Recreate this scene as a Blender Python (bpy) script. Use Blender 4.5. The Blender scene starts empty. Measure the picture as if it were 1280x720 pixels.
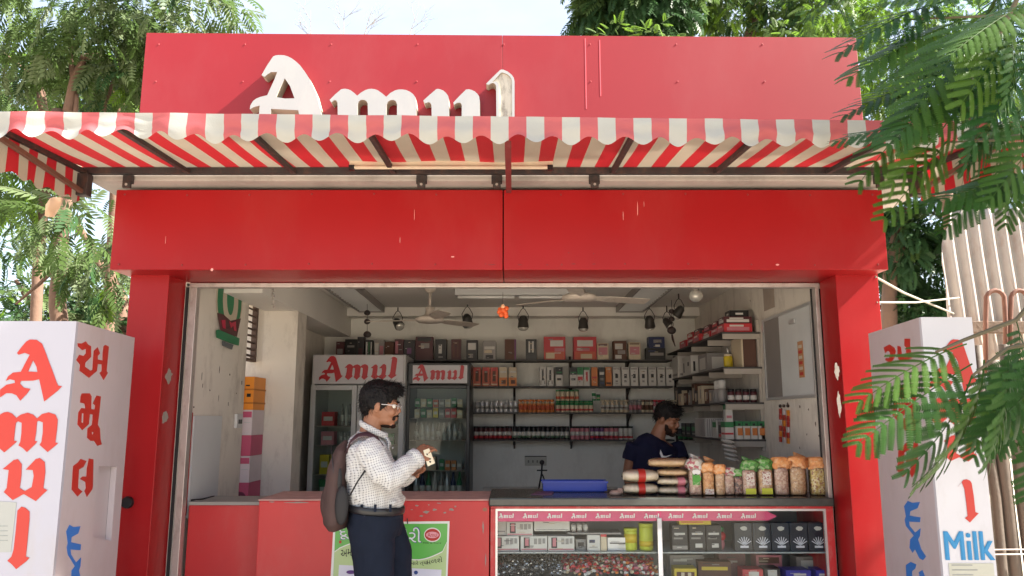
import bpy, bmesh, math, random
import numpy as np
from mathutils import Vector, Matrix, noise
from mathutils.geometry import tessellate_polygon
R = math.radians
rnd = random.Random(7)
scene = bpy.context.scene
COL = scene.collection

# ------------------------------------------------------------------ camera, sky, sun, exposure
PITCH = R(9.5); FPX = 967.0; EYE = Vector((0, 0, 1.5))
cam_d = bpy.data.cameras.new('camera'); cam = bpy.data.objects.new('camera', cam_d); COL.objects.link(cam)
cam.location = EYE; cam.rotation_euler = (R(90) + PITCH, 0, 0)
cam_d.sensor_width = 36; cam_d.lens = FPX / 1280 * 36; cam_d.clip_start = 0.05; cam_d.clip_end = 600
scene.camera = cam

SUN = Vector((0.70, -0.13, 0.65)).normalized()
world = bpy.data.worlds.new('World'); scene.world = world; world.use_nodes = True
wn = world.node_tree.nodes; wl = world.node_tree.links; wn.clear()
wo = wn.new('ShaderNodeOutputWorld'); bg = wn.new('ShaderNodeBackground')
sky = wn.new('ShaderNodeTexSky'); sky.sky_type = 'NISHITA'; sky.sun_disc = False
sky.sun_elevation = math.asin(SUN.z); sky.sun_rotation = math.atan2(SUN.x, SUN.y)
sky.air_density = 1.2; sky.dust_density = 2.0
tc = wn.new('ShaderNodeTexCoord'); mp = wn.new('ShaderNodeMapping'); mp.inputs['Scale'].default_value = (1.4, 1.4, 3.2)
cl = wn.new('ShaderNodeTexNoise'); cl.inputs['Scale'].default_value = 1.6; cl.inputs['Detail'].default_value = 7; cl.inputs['Roughness'].default_value = 0.55
cr = wn.new('ShaderNodeMapRange'); cr.inputs['From Min'].default_value = 0.36; cr.inputs['From Max'].default_value = 0.62
cr.inputs['To Min'].default_value = 0.35; cr.inputs['To Max'].default_value = 0.85
cm = wn.new('ShaderNodeMix'); cm.data_type = 'RGBA'; cm.inputs['B'].default_value = (2.55, 2.72, 3.15, 1)
wl.new(tc.outputs['Generated'], mp.inputs['Vector']); wl.new(mp.outputs['Vector'], cl.inputs['Vector'])
wl.new(cl.outputs['Fac'], cr.inputs['Value']); wl.new(cr.outputs['Result'], cm.inputs['Factor'])
wl.new(sky.outputs['Color'], cm.inputs['A']); wl.new(cm.outputs['Result'], bg.inputs['Color'])
bg.inputs['Strength'].default_value = 0.085
wl.new(bg.outputs['Background'], wo.inputs['Surface'])

sun_d = bpy.data.lights.new('sun', 'SUN'); sun_d.energy = 5.0; sun_d.angle = R(1.0); sun_d.color = (1.0, 0.94, 0.84)
sun = bpy.data.objects.new('sun', sun_d); COL.objects.link(sun)
sun.rotation_euler = SUN.to_track_quat('Z', 'Y').to_euler(); sun.location = SUN * 30
scene.view_settings.view_transform = 'Standard'; scene.view_settings.look = 'None'
scene.view_settings.exposure = 2.4; scene.view_settings.gamma = 1
scene.cycles.max_bounces = 8; scene.cycles.transparent_max_bounces = 24

# ------------------------------------------------------------------ photo point -> point on a real plane
def ray(px, py):
    u = Vector((1, 0, 0)) * (px - 640) + Vector((0, -math.sin(PITCH), math.cos(PITCH))) * (360 - py) \
        + Vector((0, math.cos(PITCH), math.sin(PITCH))) * FPX
    return u
def at(px, py, D):
    u = ray(px, py); return EYE + u * (D / u.y)
def onx(px, py, X):
    u = ray(px, py); return EYE + u * (X / u.x)
def onz(px, py, Z):
    u = ray(px, py); return EYE + u * ((Z - EYE.z) / u.z)
def onplane(px, py, p, n):
    u = ray(px, py); return EYE + u * ((p - EYE).dot(n) / u.dot(n))
def zat(py, D): return at(640, py, D).z
def xat(px, py, D): return at(px, py, D).x

# ------------------------------------------------------------------ materials
MATS = {}
def M(name, color=(0.5, 0.5, 0.5), rough=0.6, metal=0.0, var=0.12, scale=6.0, bump=0.0, bscale=40.0, coat=0.0, spec=0.5,
      dirt=None, dirt_amt=0.0, dirt_scale=3.0, trans=0.0, alpha=1.0):
    if name in MATS: return MATS[name]
    m = bpy.data.materials.new(name); m.use_nodes = True; nt = m.node_tree; n = nt.nodes; l = nt.links
    p = n['Principled BSDF']; out = n['Material Output']
    p.inputs['Roughness'].default_value = rough; p.inputs['Metallic'].default_value = metal
    p.inputs['Coat Weight'].default_value = coat; p.inputs['Coat Roughness'].default_value = 0.15
    p.inputs['Specular IOR Level'].default_value = spec
    t = n.new('ShaderNodeTexCoord')
    nz = n.new('ShaderNodeTexNoise'); nz.inputs['Scale'].default_value = scale; nz.inputs['Detail'].default_value = 6
    l.new(t.outputs['Object'], nz.inputs['Vector'])
    mx = n.new('ShaderNodeMix'); mx.data_type = 'RGBA'
    a = [max(0, c * (1 - var)) for c in color]; b = [min(1, c * (1 + var)) for c in color]
    mx.inputs['A'].default_value = (*a, 1); mx.inputs['B'].default_value = (*b, 1)
    l.new(nz.outputs['Fac'], mx.inputs['Factor']); last = mx.outputs['Result']
    if dirt_amt > 0:
        nd = n.new('ShaderNodeTexNoise'); nd.inputs['Scale'].default_value = dirt_scale; nd.inputs['Detail'].default_value = 10
        nd.inputs['Roughness'].default_value = 0.7
        mpp = n.new('ShaderNodeMapping'); mpp.inputs['Scale'].default_value = (1, 1, 0.45); mpp.inputs['Location'].default_value = (3.1, 1.7, 0.4)
        l.new(t.outputs['Object'], mpp.inputs['Vector']); l.new(mpp.outputs['Vector'], nd.inputs['Vector'])
        rg = n.new('ShaderNodeMapRange'); rg.inputs['From Min'].default_value = 0.5; rg.inputs['From Max'].default_value = 0.72
        rg.inputs['To Max'].default_value = dirt_amt
        l.new(nd.outputs['Fac'], rg.inputs['Value'])
        m2 = n.new('ShaderNodeMix'); m2.data_type = 'RGBA'; m2.inputs['B'].default_value = (*dirt, 1)
        l.new(rg.outputs['Result'], m2.inputs['Factor']); l.new(last, m2.inputs['A']); last = m2.outputs['Result']
    l.new(last, p.inputs['Base Color'])
    if bump > 0:
        nb = n.new('ShaderNodeTexNoise'); nb.inputs['Scale'].default_value = bscale; nb.inputs['Detail'].default_value = 5
        l.new(t.outputs['Object'], nb.inputs['Vector'])
        bp = n.new('ShaderNodeBump'); bp.inputs['Strength'].default_value = bump; bp.inputs['Distance'].default_value = 0.01
        l.new(nb.outputs['Fac'], bp.inputs['Height']); l.new(bp.outputs['Normal'], p.inputs['Normal'])
    sh = p.outputs['BSDF']
    if trans > 0:
        tl = n.new('ShaderNodeBsdfTranslucent'); l.new(last, tl.inputs['Color'])
        ms = n.new('ShaderNodeMixShader'); ms.inputs[0].default_value = trans
        l.new(sh, ms.inputs[1]); l.new(tl.outputs[0], ms.inputs[2]); sh = ms.outputs[0]
    if alpha < 1:
        tr = n.new('ShaderNodeBsdfTransparent'); ms = n.new('ShaderNodeMixShader'); ms.inputs[0].default_value = alpha
        l.new(tr.outputs[0], ms.inputs[1]); l.new(sh, ms.inputs[2]); sh = ms.outputs[0]
    l.new(sh, out.inputs['Surface'])
    MATS[name] = m; return m

def glass_mat(name, tint=(0.9, 0.95, 0.93), refl=0.10, ior=1.3, rough=.03, bump=0):
    if name in MATS: return MATS[name]
    m = bpy.data.materials.new(name); m.use_nodes = True; n = m.node_tree.nodes; l = m.node_tree.links; n.clear()
    o = n.new('ShaderNodeOutputMaterial'); tr = n.new('ShaderNodeBsdfTransparent'); tr.inputs[0].default_value = (*tint, 1)
    g = n.new('ShaderNodeBsdfGlossy'); g.inputs['Roughness'].default_value = rough
    fr = n.new('ShaderNodeFresnel'); fr.inputs[0].default_value = ior
    if bump:
        t_ = n.new('ShaderNodeTexCoord'); z_ = n.new('ShaderNodeTexNoise'); z_.inputs['Scale'].default_value = 55; z_.inputs['Detail'].default_value = 4; l.new(t_.outputs['Object'], z_.inputs['Vector'])
        b_ = n.new('ShaderNodeBump'); b_.inputs['Strength'].default_value = bump; b_.inputs['Distance'].default_value = .01; l.new(z_.outputs['Fac'], b_.inputs['Height']); l.new(b_.outputs['Normal'], g.inputs['Normal'])
    ad = n.new('ShaderNodeMath'); ad.operation = 'ADD'; ad.inputs[1].default_value = refl * 0.1
    l.new(fr.outputs[0], ad.inputs[0])
    s = n.new('ShaderNodeMixShader'); l.new(ad.outputs[0], s.inputs[0]); l.new(tr.outputs[0], s.inputs[1]); l.new(g.outputs[0], s.inputs[2])
    l.new(s.outputs[0], o.inputs[0]); MATS[name] = m; return m

def stripe_mat(name, c1, c2, period, offset, axis='X', trans=0.35, fade=0.0):
    m = M(name, c1, rough=0.75, trans=trans, var=0.05, bump=0.15, bscale=180)
    n = m.node_tree.nodes; l = m.node_tree.links
    t = n.new('ShaderNodeNewGeometry'); sp = n.new('ShaderNodeSeparateXYZ'); l.new(t.outputs['Position'], sp.inputs[0])
    def math_(op, a, b):
        k = n.new('ShaderNodeMath'); k.operation = op
        for i, v in ((0, a), (1, b)):
            if isinstance(v, (int, float)): k.inputs[i].default_value = v
            else: l.new(v, k.inputs[i])
        return k.outputs[0]
    x = math_('SUBTRACT', sp.outputs[axis], offset); x = math_('DIVIDE', x, period); x = math_('FRACT', math_('ADD', x, 100.0), 0)
    w = math_('LESS_THAN', x, 0.5)
    nz = n.new('ShaderNodeTexNoise'); nz.inputs['Scale'].default_value = 9; nz.inputs['Detail'].default_value = 7
    l.new(t.outputs['Position'], nz.inputs['Vector'])
    a = n.new('ShaderNodeMix'); a.data_type = 'RGBA'; a.inputs['A'].default_value = (*[c * .8 for c in c1], 1); a.inputs['B'].default_value = (*c1, 1)
    b = n.new('ShaderNodeMix'); b.data_type = 'RGBA'; b.inputs['A'].default_value = (*[c * .82 for c in c2], 1); b.inputs['B'].default_value = (*c2, 1)
    l.new(nz.outputs['Fac'], a.inputs['Factor']); l.new(nz.outputs['Fac'], b.inputs['Factor'])
    f = n.new('ShaderNodeMix'); f.data_type = 'RGBA'; l.new(w, f.inputs['Factor'])
    l.new(a.outputs['Result'], f.inputs['A']); l.new(b.outputs['Result'], f.inputs['B'])
    p = n['Principled BSDF']; l.new(f.outputs['Result'], p.inputs['Base Color'])
    for k in n:
        if k.type == 'BSDF_TRANSLUCENT': l.new(f.outputs['Result'], k.inputs['Color'])
    return m

# ------------------------------------------------------------------ mesh builder
class MB:
    def __init__(s): s.v = []; s.f = []; s.mi = []; s.mats = []; s.cur = 0; s.sm = []; s.smooth = False
    def m(s, mat):
        if mat not in s.mats: s.mats.append(mat)
        s.cur = s.mats.index(mat); return s
    def face(s, idx): s.f.append(tuple(idx)); s.mi.append(s.cur); s.sm.append(s.smooth)
    def add(s, vs, fs):
        b = len(s.v); s.v.extend([Vector(p) for p in vs])
        for f in fs: s.face([b + i for i in f])
        return s
    def box(s, x0, y0, z0, x1, y1, z1, rot=None, c=None):
        x0, x1 = min(x0, x1), max(x0, x1); y0, y1 = min(y0, y1), max(y0, y1); z0, z1 = min(z0, z1), max(z0, z1)
        vs = [Vector(p) for p in ((x0, y0, z0), (x1, y0, z0), (x1, y1, z0), (x0, y1, z0), (x0, y0, z1), (x1, y0, z1), (x1, y1, z1), (x0, y1, z1))]
        if rot is not None:
            cc = Vector(c) if c is not None else Vector(((x0 + x1) / 2, (y0 + y1) / 2, (z0 + z1) / 2))
            vs = [rot @ (p - cc) + cc for p in vs]
        return s.add(vs, [(0, 3, 2, 1), (4, 5, 6, 7), (0, 1, 5, 4), (1, 2, 6, 5), (2, 3, 7, 6), (3, 0, 4, 7)])
    def bar(s, p0, p1, w, h, up=(0, 0, 1)):
        p0 = Vector(p0); p1 = Vector(p1); d = (p1 - p0).normalized(); up = Vector(up)
        if abs(d.dot(up)) > 0.98: up = Vector((0, 1, 0))
        a = d.cross(up).normalized() * w / 2; b = a.cross(d).normalized() * h / 2
        vs = [p + sa * a + sb * b for p in (p0, p1) for sa, sb in ((-1, -1), (1, -1), (1, 1), (-1, 1))]
        return s.add(vs, [(0, 1, 2, 3), (7, 6, 5, 4), (0, 4, 5, 1), (1, 5, 6, 2), (2, 6, 7, 3), (3, 7, 4, 0)])
    def tube(s, pts, radii, n=10, caps=True, side=None, ry=None, round_end=False):
        """rings along a path; side = fixed lateral axis, ry = lateral radii"""
        pts = [Vector(p) for p in pts]
        if isinstance(radii, (int, float)): radii = [radii] * len(pts)
        if ry is None: ry = radii
        elif isinstance(ry, (int, float)): ry = [ry] * len(pts)
        b0 = len(s.v); N = len(pts); prev = None
        for i, p in enumerate(pts):
            d = (pts[min(i + 1, N - 1)] - pts[max(i - 1, 0)]).normalized()
            if side is not None: a = Vector(side)
            elif prev is not None: a = prev
            else: a = Vector((0, 0, 1)) if abs(d.z) < 0.9 else Vector((1, 0, 0))
            a = (a - d * a.dot(d)).normalized(); prev = a; b = d.cross(a)
            for k in range(n):
                t = 2 * math.pi * k / n
                s.v.append(p + a * math.cos(t) * ry[i] + b * math.sin(t) * radii[i])
        for i in range(N - 1):
            for k in range(n):
                k2 = (k + 1) % n
                s.face([b0 + i * n + k, b0 + i * n + k2, b0 + (i + 1) * n + k2, b0 + (i + 1) * n + k])
        if caps:
            s.face([b0 + k for k in range(n)][::-1]); s.face([b0 + (N - 1) * n + k for k in range(n)])
        return s
    def cyl(s, p0, p1, r0, r1=None, n=16, caps=True): return s.tube([p0, p1], [r0, r0 if r1 is None else r1], n, caps)
    def lathe(s, c, prof, n=16, axis=(0, 0, 1)):
        c = Vector(c); ax = Vector(axis).normalized(); pts = [c + ax * h for r, h in prof]
        b0 = len(s.v); a = Vector((1, 0, 0)) if abs(ax.x) < .9 else Vector((0, 1, 0)); a = (a - ax * a.dot(ax)).normalized(); b = ax.cross(a)
        for (r, h), p in zip(prof, pts):
            for k in range(n):
                t = 2 * math.pi * k / n; s.v.append(p + (a * math.cos(t) + b * math.sin(t)) * max(r, 1e-4))
        for i in range(len(prof) - 1):
            for k in range(n):
                k2 = (k + 1) % n; s.face([b0 + i * n + k, b0 + i * n + k2, b0 + (i + 1) * n + k2, b0 + (i + 1) * n + k])
        s.face([b0 + k for k in range(n)][::-1]); s.face([b0 + (len(prof) - 1) * n + k for k in range(n)]); return s
    def ell(s, c, r, seg=12, rings=8, rot=None):
        c = Vector(c); b0 = len(s.v)
        if isinstance(r, (int, float)): r = (r, r, r)
        pts = [Vector((0, 0, -r[2]))]
        for i in range(1, rings):
            t = math.pi * i / rings - math.pi / 2
            for k in range(seg):
                u = 2 * math.pi * k / seg; pts.append(Vector((r[0] * math.cos(t) * math.cos(u), r[1] * math.cos(t) * math.sin(u), r[2] * math.sin(t))))
        pts.append(Vector((0, 0, r[2])))
        for p in pts: s.v.append((rot @ p if rot is not None else p) + c)
        for k in range(seg):
            k2 = (k + 1) % seg
            s.face([b0, b0 + 1 + k2, b0 + 1 + k])
            for i in range(rings - 2):
                s.face([b0 + 1 + i * seg + k, b0 + 1 + i * seg + k2, b0 + 1 + (i + 1) * seg + k2, b0 + 1 + (i + 1) * seg + k])
            s.face([b0 + len(pts) - 1, b0 + 1 + (rings - 2) * seg + k, b0 + 1 + (rings - 2) * seg + k2])
        return s
    def prism(s, outer, holes=(), off=(0, 0.01, 0)):
        """flat outline (world points) pushed by off"""
        off = Vector(off); loops = [[Vector(p) for p in outer]] + [[Vector(p) for p in h] for h in holes]
        flat = [p for lp in loops for p in lp]; n = len(flat)
        tris = tessellate_polygon(loops); b = len(s.v)
        s.v.extend(flat); s.v.extend([p + off for p in flat])
        nrm = Vector((0, 0, 0)); lp = loops[0]
        for i in range(len(lp)): nrm += (lp[i] - lp[0]).cross(lp[(i + 1) % len(lp)] - lp[0])
        if not tris: return s
        for t in tris:
            tn = (flat[t[1]] - flat[t[0]]).cross(flat[t[2]] - flat[t[0]])
            if tn.length < 1e-12: continue
            if tn.dot(off) > 0: t = (t[0], t[2], t[1])
            s.face([b + i for i in t]); s.face([b + n + i for i in reversed(t)])
        k0 = 0
        for li, lp in enumerate(loops):
            m = len(lp); nn = Vector((0, 0, 0))
            for i in range(m): nn += (lp[i] - lp[0]).cross(lp[(i + 1) % m] - lp[0])
            flip = (nn.dot(off) > 0) ^ (li > 0)
            for i in range(m):
                j = (i + 1) % m; q = [b + k0 + i, b + k0 + j, b + n + k0 + j, b + n + k0 + i]
                s.face(q if flip else q[::-1])
            k0 += m
        return s

POS = {}
def bbox_base(vs):
    xs = [p.x for p in vs]; ys = [p.y for p in vs]; zs = [p.z for p in vs]
    return Vector(((min(xs) + max(xs)) / 2, (min(ys) + max(ys)) / 2, min(zs)))
def mk(name, mb, parent=None, bevel=0.0, kind=None, label=None, cat=None, group=None, autosmooth=False):
    me = bpy.data.meshes.new(name)
    base = bbox_base(mb.v)
    org = base
    me.from_pydata([p - org for p in mb.v], [], mb.f)
    for m in mb.mats: me.materials.append(m)
    me.polygons.foreach_set('material_index', mb.mi); me.polygons.foreach_set('use_smooth', mb.sm); me.update()
    o = bpy.data.objects.new(name, me); COL.objects.link(o)
    if parent is not None:
        o.parent = parent; o.location = org - POS[parent.name]
    else: o.location = org
    POS[o.name] = org
    if bevel > 0:
        b = o.modifiers.new('bevel', 'BEVEL'); b.width = bevel; b.segments = 2; b.limit_method = 'ANGLE'; b.angle_limit = R(40)
    if kind: o['kind'] = kind
    if label: o['label'] = label
    if cat: o['category'] = cat
    if group: o['group'] = group
    return o
def thing(name, loc, label, cat, group=None):
    o = bpy.data.objects.new(name, None); COL.objects.link(o); o.location = Vector(loc); POS[o.name] = Vector(loc)
    o.empty_display_size = 0.1
    o['label'] = label; o['category'] = cat
    if group: o['group'] = group
    return o
def clone(src, delta, label=None, rotz=0.0):
    """copy a thing with its parts and sub-parts"""
    def cp(o, par):
        c = o.copy(); COL.objects.link(c)
        if par is not None: c.parent = par
        for ch in [k for k in COL.objects if k.parent == o]: cp(ch, c)
        return c
    r = cp(src, None); r.location = src.location + Vector(delta); r.rotation_euler.z += rotz
    if label: r['label'] = label
    POS[r.name] = r.location.copy()
    return r
def text_polys(body, size, fnt=None, offset=0.0):
    """text as flat triangles in the XZ plane; returns verts, faces, width"""
    c = bpy.data.curves.new('t', 'FONT'); c.body = body; c.size = size; c.offset = offset; c.resolution_u = 3
    o = bpy.data.objects.new('t', c); COL.objects.link(o)
    bpy.context.view_layer.update()
    me = bpy.data.meshes.new_from_object(o.evaluated_get(bpy.context.evaluated_depsgraph_get()))
    vs = [Vector((v.co.x, 0, v.co.y)) for v in me.vertices]; fs = [tuple(reversed(p.vertices)) for p in me.polygons]
    bpy.data.objects.remove(o); bpy.data.curves.remove(c); bpy.data.meshes.remove(me)
    return vs, fs
def put_text(mb, body, org, ux, uz, height, width=None, offset=0.0):
    """lay text so its bounding box starts at org, along ux, up uz, with the given height (and width)"""
    vs, fs = text_polys(body, 1.0, offset=offset)
    if not vs: return
    x0 = min(v.x for v in vs); x1 = max(v.x for v in vs); z0 = min(v.z for v in vs); z1 = max(v.z for v in vs)
    sz = height / (z1 - z0); sx = sz if width is None else width / (x1 - x0)
    org = Vector(org); ux = Vector(ux).normalized(); uz = Vector(uz).normalized()
    n = ux.cross(uz)
    if n.y > 0 or True:
        mb.add([org + ux * (v.x - x0) * sx + uz * (v.z - z0) * sz for v in vs], fs)

# ------------------------------------------------------------------ lettering traced once, reused
L_A = [(155,190),(200,130),(240,85),(270,68),(330,70),(380,105),(405,165),(440,260),(475,350),(510,450),(525,482),(560,488),(520,530),(400,625),(385,560),(355,425),(300,438),(190,440),(183,465),(215,500),(275,512),(245,555),(185,618),(150,570),(110,552),(60,550),(0,590),(2,520),(60,475),(138,458),(133,435),(90,425),(55,440),(75,400),(120,365),(190,358),(240,260),(270,205),(225,188),(170,205)]
L_Ah = [(300,255),(255,355),(340,360),(330,310)]
L_m = [(-50,150),(10,90),(40,75),(70,70),(110,85),(150,125),(190,95),(250,78),(300,95),(335,130),(380,90),(440,75),(500,95),(522,140),(515,230),(500,345),(525,352),(500,375),(430,432),(395,400),(358,368),(375,340),(388,250),(388,165),(350,150),(335,160),(328,250),(315,330),(338,338),(310,370),(245,432),(205,395),(168,372),(185,340),(195,260),(198,170),(165,155),(145,170),(135,250),(128,330),(155,335),(130,360),(40,435),(-5,395),(-45,370),(-25,340),(-5,250),(0,165),(-25,150),(-42,165)]
L_u = [(15,185),(70,140),(90,135),(110,160),(108,220),(100,280),(125,295),(160,275),(170,220),(165,190),(130,188),(180,135),(200,130),(225,150),(228,200),(218,280),(238,290),(180,345),(120,310),(65,340),(20,300),(35,280),(45,190)]
L_l = [(160,130),(195,95),(230,105),(268,140),(268,200),(250,400),(235,545),(268,555),(235,590),(148,658),(105,610),(68,582),(105,545),(125,480),(145,300)]
def amul_word():
    """normalised word: letters in a unit high box, y up; list of (outer, holes)"""
    out = []
    def fit(poly, holes, box):
        xs = [p[0] for p in poly]; ys = [p[1] for p in poly]; a, b, c, d = min(xs), max(xs), min(ys), max(ys)
        x0, y0, x1, y1 = box
        f = lambda p: ((x0 + (p[0] - a) / (b - a) * (x1 - x0)), (y1 + (d - p[1]) / (d - c) * (y0 - y1)) if False else (y0 + (d - p[1]) / (d - c) * (y1 - y0)))
        out.append(([f(p) for p in poly], [[f(p) for p in h] for h in holes]))
    # boxes measured on the fridge header: word spans 160..1110 wide, 65..385 tall (scale 1/320)
    k = 320.0
    fit(L_A, [L_Ah], (0, 0, 290 / k, 1)); fit(L_m, [], (312 / k, 25 / k, 600 / k, 222 / k))
    fit(L_u, [], (628 / k, 30 / k, 828 / k, 222 / k)); l2 = L_l[:1] + [(110, 165)] + L_l[1:]
    fit([(160,130),(110,165),(160,110),(195,95),(230,105),(268,140),(268,200),(250,400),(235,545),(268,555),(235,590),(148,658),(105,610),(68,582),(105,545),(125,480),(150,200)], [], (838 / k, 40 / k, 950 / k, 310 / k))
    return out
WORD = amul_word()
def put_word(mb, org, ux, uz, width, depth=0.003):
    org = Vector(org); ux = Vector(ux).normalized(); uz = Vector(uz).normalized(); s = width / (950 / 320.0)
    n = ux.cross(uz)   # pushed away from the viewer side by -depth
    for outer, holes in WORD:
        f = lambda p: org + ux * p[0] * s + uz * p[1] * s
        mb.prism([f(p) for p in outer], [[f(p) for p in h] for h in holes], -n * (-depth))
# ------------------------------------------------------------------ shared materials
RED = M('red_panel', (0.29, 0.005, 0.007), rough=0.38, var=0.10, scale=2.5, coat=0.0, spec=0.28, bump=0.02, bscale=8, dirt=(0.32, 0.04, 0.035), dirt_amt=0.3, dirt_scale=2.5)
RED2 = M('red_sign_board', (0.225, 0.010, 0.016), rough=0.5, var=0.10, scale=1.6, coat=0.0, spec=0.4, dirt=(0.24, 0.035, 0.04), dirt_amt=0.4, dirt_scale=2.2)
REDP = M('red_counter_paint', (0.50, 0.026, 0.028), rough=0.45, var=0.14, scale=3, dirt=(0.46, 0.12, 0.10), dirt_amt=0.35, dirt_scale=3)
CONC = M('old_concrete', (0.36, 0.32, 0.29), rough=0.9, var=0.2, scale=5, bump=0.3, bscale=30, dirt=(0.12, 0.10, 0.09), dirt_amt=0.5)
WALL = M('cream_plaster', (0.70, 0.65, 0.58), rough=0.85, var=0.08, scale=3, bump=0.1, bscale=25, dirt=(0.22, 0.17, 0.14), dirt_amt=0.45, dirt_scale=6)
WALLB = M('back_plaster', (0.80, 0.79, 0.74), rough=0.85, var=0.06, scale=2, dirt=(0.3, 0.24, 0.2), dirt_amt=0.3, dirt_scale=3)
CEIL = M('ceiling_paint', (0.80, 0.77, 0.72), rough=0.8, var=0.06, scale=2)
FLOOR = M('floor_tiles', (0.62, 0.58, 0.52), rough=0.4, var=0.1, scale=3)
DARKM = M('dark_iron', (0.025, 0.02, 0.02), rough=0.6, var=0.3, scale=20, dirt=(0.12, 0.05, 0.03), dirt_amt=0.6, dirt_scale=15)
RUST = M('rusty_iron', (0.13, 0.055, 0.035), rough=0.8, var=0.3, scale=20, bump=0.2)
STEEL = M('pale_steel', (0.50, 0.45, 0.42), rough=0.4, metal=0.5, var=0.1, scale=20, dirt=(0.15, 0.07, 0.05), dirt_amt=0.5, dirt_scale=14)
ALU = M('aluminium', (0.62, 0.62, 0.62), rough=0.35, metal=0.6, var=0.06)
BLACK = M('black_plastic', (0.012, 0.012, 0.013), rough=0.35, var=0.2)
BLACKM = M('black_matt', (0.015, 0.014, 0.014), rough=0.8)
WHITE = M('white_enamel', (0.58, 0.58, 0.58), rough=0.4, var=0.04)
LETW = M('letter_face_white', (0.31, 0.32, 0.32), rough=0.45, var=0.04, scale=5, dirt=(0.45, 0.43, 0.40), dirt_amt=0.3, dirt_scale=5)
LETS = M('letter_side_cream', (0.36, 0.33, 0.26), rough=0.6, var=0.12, scale=8, dirt=(0.25, 0.2, 0.15), dirt_amt=0.4, dirt_scale=7)
FLEXW = M('sign_vinyl_white', (0.36, 0.36, 0.42), rough=0.45, var=0.03, scale=3, dirt=(0.36, 0.32, 0.29), dirt_amt=0.5, dirt_scale=4)
FLEXS = M('sign_side_sheet', (0.46, 0.41, 0.43), rough=0.5, var=0.05, scale=2, dirt=(0.35, 0.28, 0.26), dirt_amt=0.5, dirt_scale=2.5)
VRED = M('vinyl_red', (0.42, 0.024, 0.015), rough=0.5, var=0.06, scale=8)
VBLUE = M('vinyl_blue', (0.02, 0.16, 0.52), rough=0.5, var=0.1, scale=8)
VCYAN = M('vinyl_cyan', (0.012, 0.19, 0.42), rough=0.5, var=0.06)
PEEL = M('peeled_patch', (0.28, 0.25, 0.22), rough=0.8, var=0.15, scale=20)

# ------------------------------------------------------------------ ground
mb = MB().m(M('street_ground', (0.50, 0.43, 0.34), rough=0.95, var=0.2, scale=1.2, bump=0.4, bscale=12))
mb.add([(-250, -250, 0), (250, -250, 0), (250, 250, 0), (-250, 250, 0)], [(0, 1, 2, 3)])
mk('ground', mb, kind='structure')
mb = MB().m(M('pavement_concrete', (0.44, 0.40, 0.35), rough=0.9, var=0.15, scale=2, bump=0.2)); mb.box(-5, 1.2, 0.004, 5, 4.415, 0.06)
mk('pavement', mb, kind='structure', bevel=0.01)

# ------------------------------------------------------------------ kiosk
K = thing('milk_kiosk', (0, 6.2, 0), 'red and cream roadside dairy kiosk with open front and glass counter inside', 'kiosk')
XL, XR = -1.97, 1.93        # room walls
FD = 4.25
def part(name, mb, **k): return mk(name, mb, parent=K, **k)
b = MB().m(FLOOR); b.box(-2.22, 4.44, 0.0, 2.15, 8.4, 0.12); part('floor_slab', b)
# walls
b = MB().m(WALLB); b.box(-2.22, 8.12, 0.12, 2.15, 8.30, 2.80); part('back_wall', b)
b = MB().m(WALL); b.box(XR, 4.66, 0.12, 2.15, 8.12, 2.80); part('right_wall', b)
b = MB().m(WALL)   # left wall with the side opening
b.box(-2.22, 4.66, 0.12, XL, 5.74, 2.80); b.box(-2.22, 6.12, 0.12, XL, 8.12, 2.80)
b.box(-2.22, 5.74, 0.12, XL, 6.12, 0.86); b.box(-2.22, 5.74, 2.38, XL, 6.12, 2.80); part('left_wall', b)
b = MB().m(WALL); b.box(XL + .001, 6.10, 0.12, -1.70, 6.36, 2.335); part('column', b)
b = MB().m(CEIL); b.box(XL, 4.72, 2.62, XR, 8.12, 2.80); part('ceiling', b)
b = MB().m(CEIL); b.box(XL + .001, 5.2, 2.336, -1.70, 8.12, 2.62); part('ceiling_beam', b)
b = MB().m(CEIL); b.box(-1.699, 7.9, 2.53, XR, 8.12, 2.62); part('ceiling_beam', b)
# roof slab
b = MB().m(CONC); b.box(-2.36, 4.15, 2.80, 2.40, 8.6, 2.95); part('roof_slab', b, bevel=0.008)
# pillars
b = MB().m(RED); b.box(-2.215, 4.42, 0.0, -1.99, 4.655, 2.33); p1 = part('pillar', b, bevel=0.004)
b = MB().m(RED); b.box(1.878, 4.42, 0.0, 2.125, 4.655, 2.33); p2 = part('pillar', b, bevel=0.004)
# peeled patches on the pillars
def blob(cx, cz, w, h, y, n=14, seed=1, rough=.25):
    r_ = random.Random(seed); return [Vector((cx + math.cos(2 * math.pi * i / n) * w * (1 - rough * r_.random()), y, cz + math.sin(2 * math.pi * i / n) * h * (1 - rough * r_.random()))) for i in range(n)]
def patch(px, py, w, h, par, D, mat=PEEL, seed=1, name='peeled_patch', X=None):
    if X is None:
        c = at(px, py, D); pts = blob(c.x, c.z, w, h, c.y - .0015, seed=seed, rough=.45, n=19); off = (0, .0015, 0)
    else:
        c = onx(px, py, X); pts = [Vector((X, c.y + (p.x), c.z + (p.z))) for p in blob(0, 0, w, h, 0, seed=seed, rough=.5, n=19)]; off = (0.0015 if X < 0 else -0.0015, 0, 0)
    m_ = MB().m(mat); m_.prism(pts, off=off); return mk(name, m_, parent=par)
patch(211, 470, .055, .05, p1, 0, X=-1.99, seed=2); patch(206, 522, .05, .045, p1, 0, X=-1.99, seed=3)
patch(1046, 464, .018, .055, p2, 4.42, seed=4); patch(1049, 506, .014, .085, p2, 4.42, seed=5)
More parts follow.
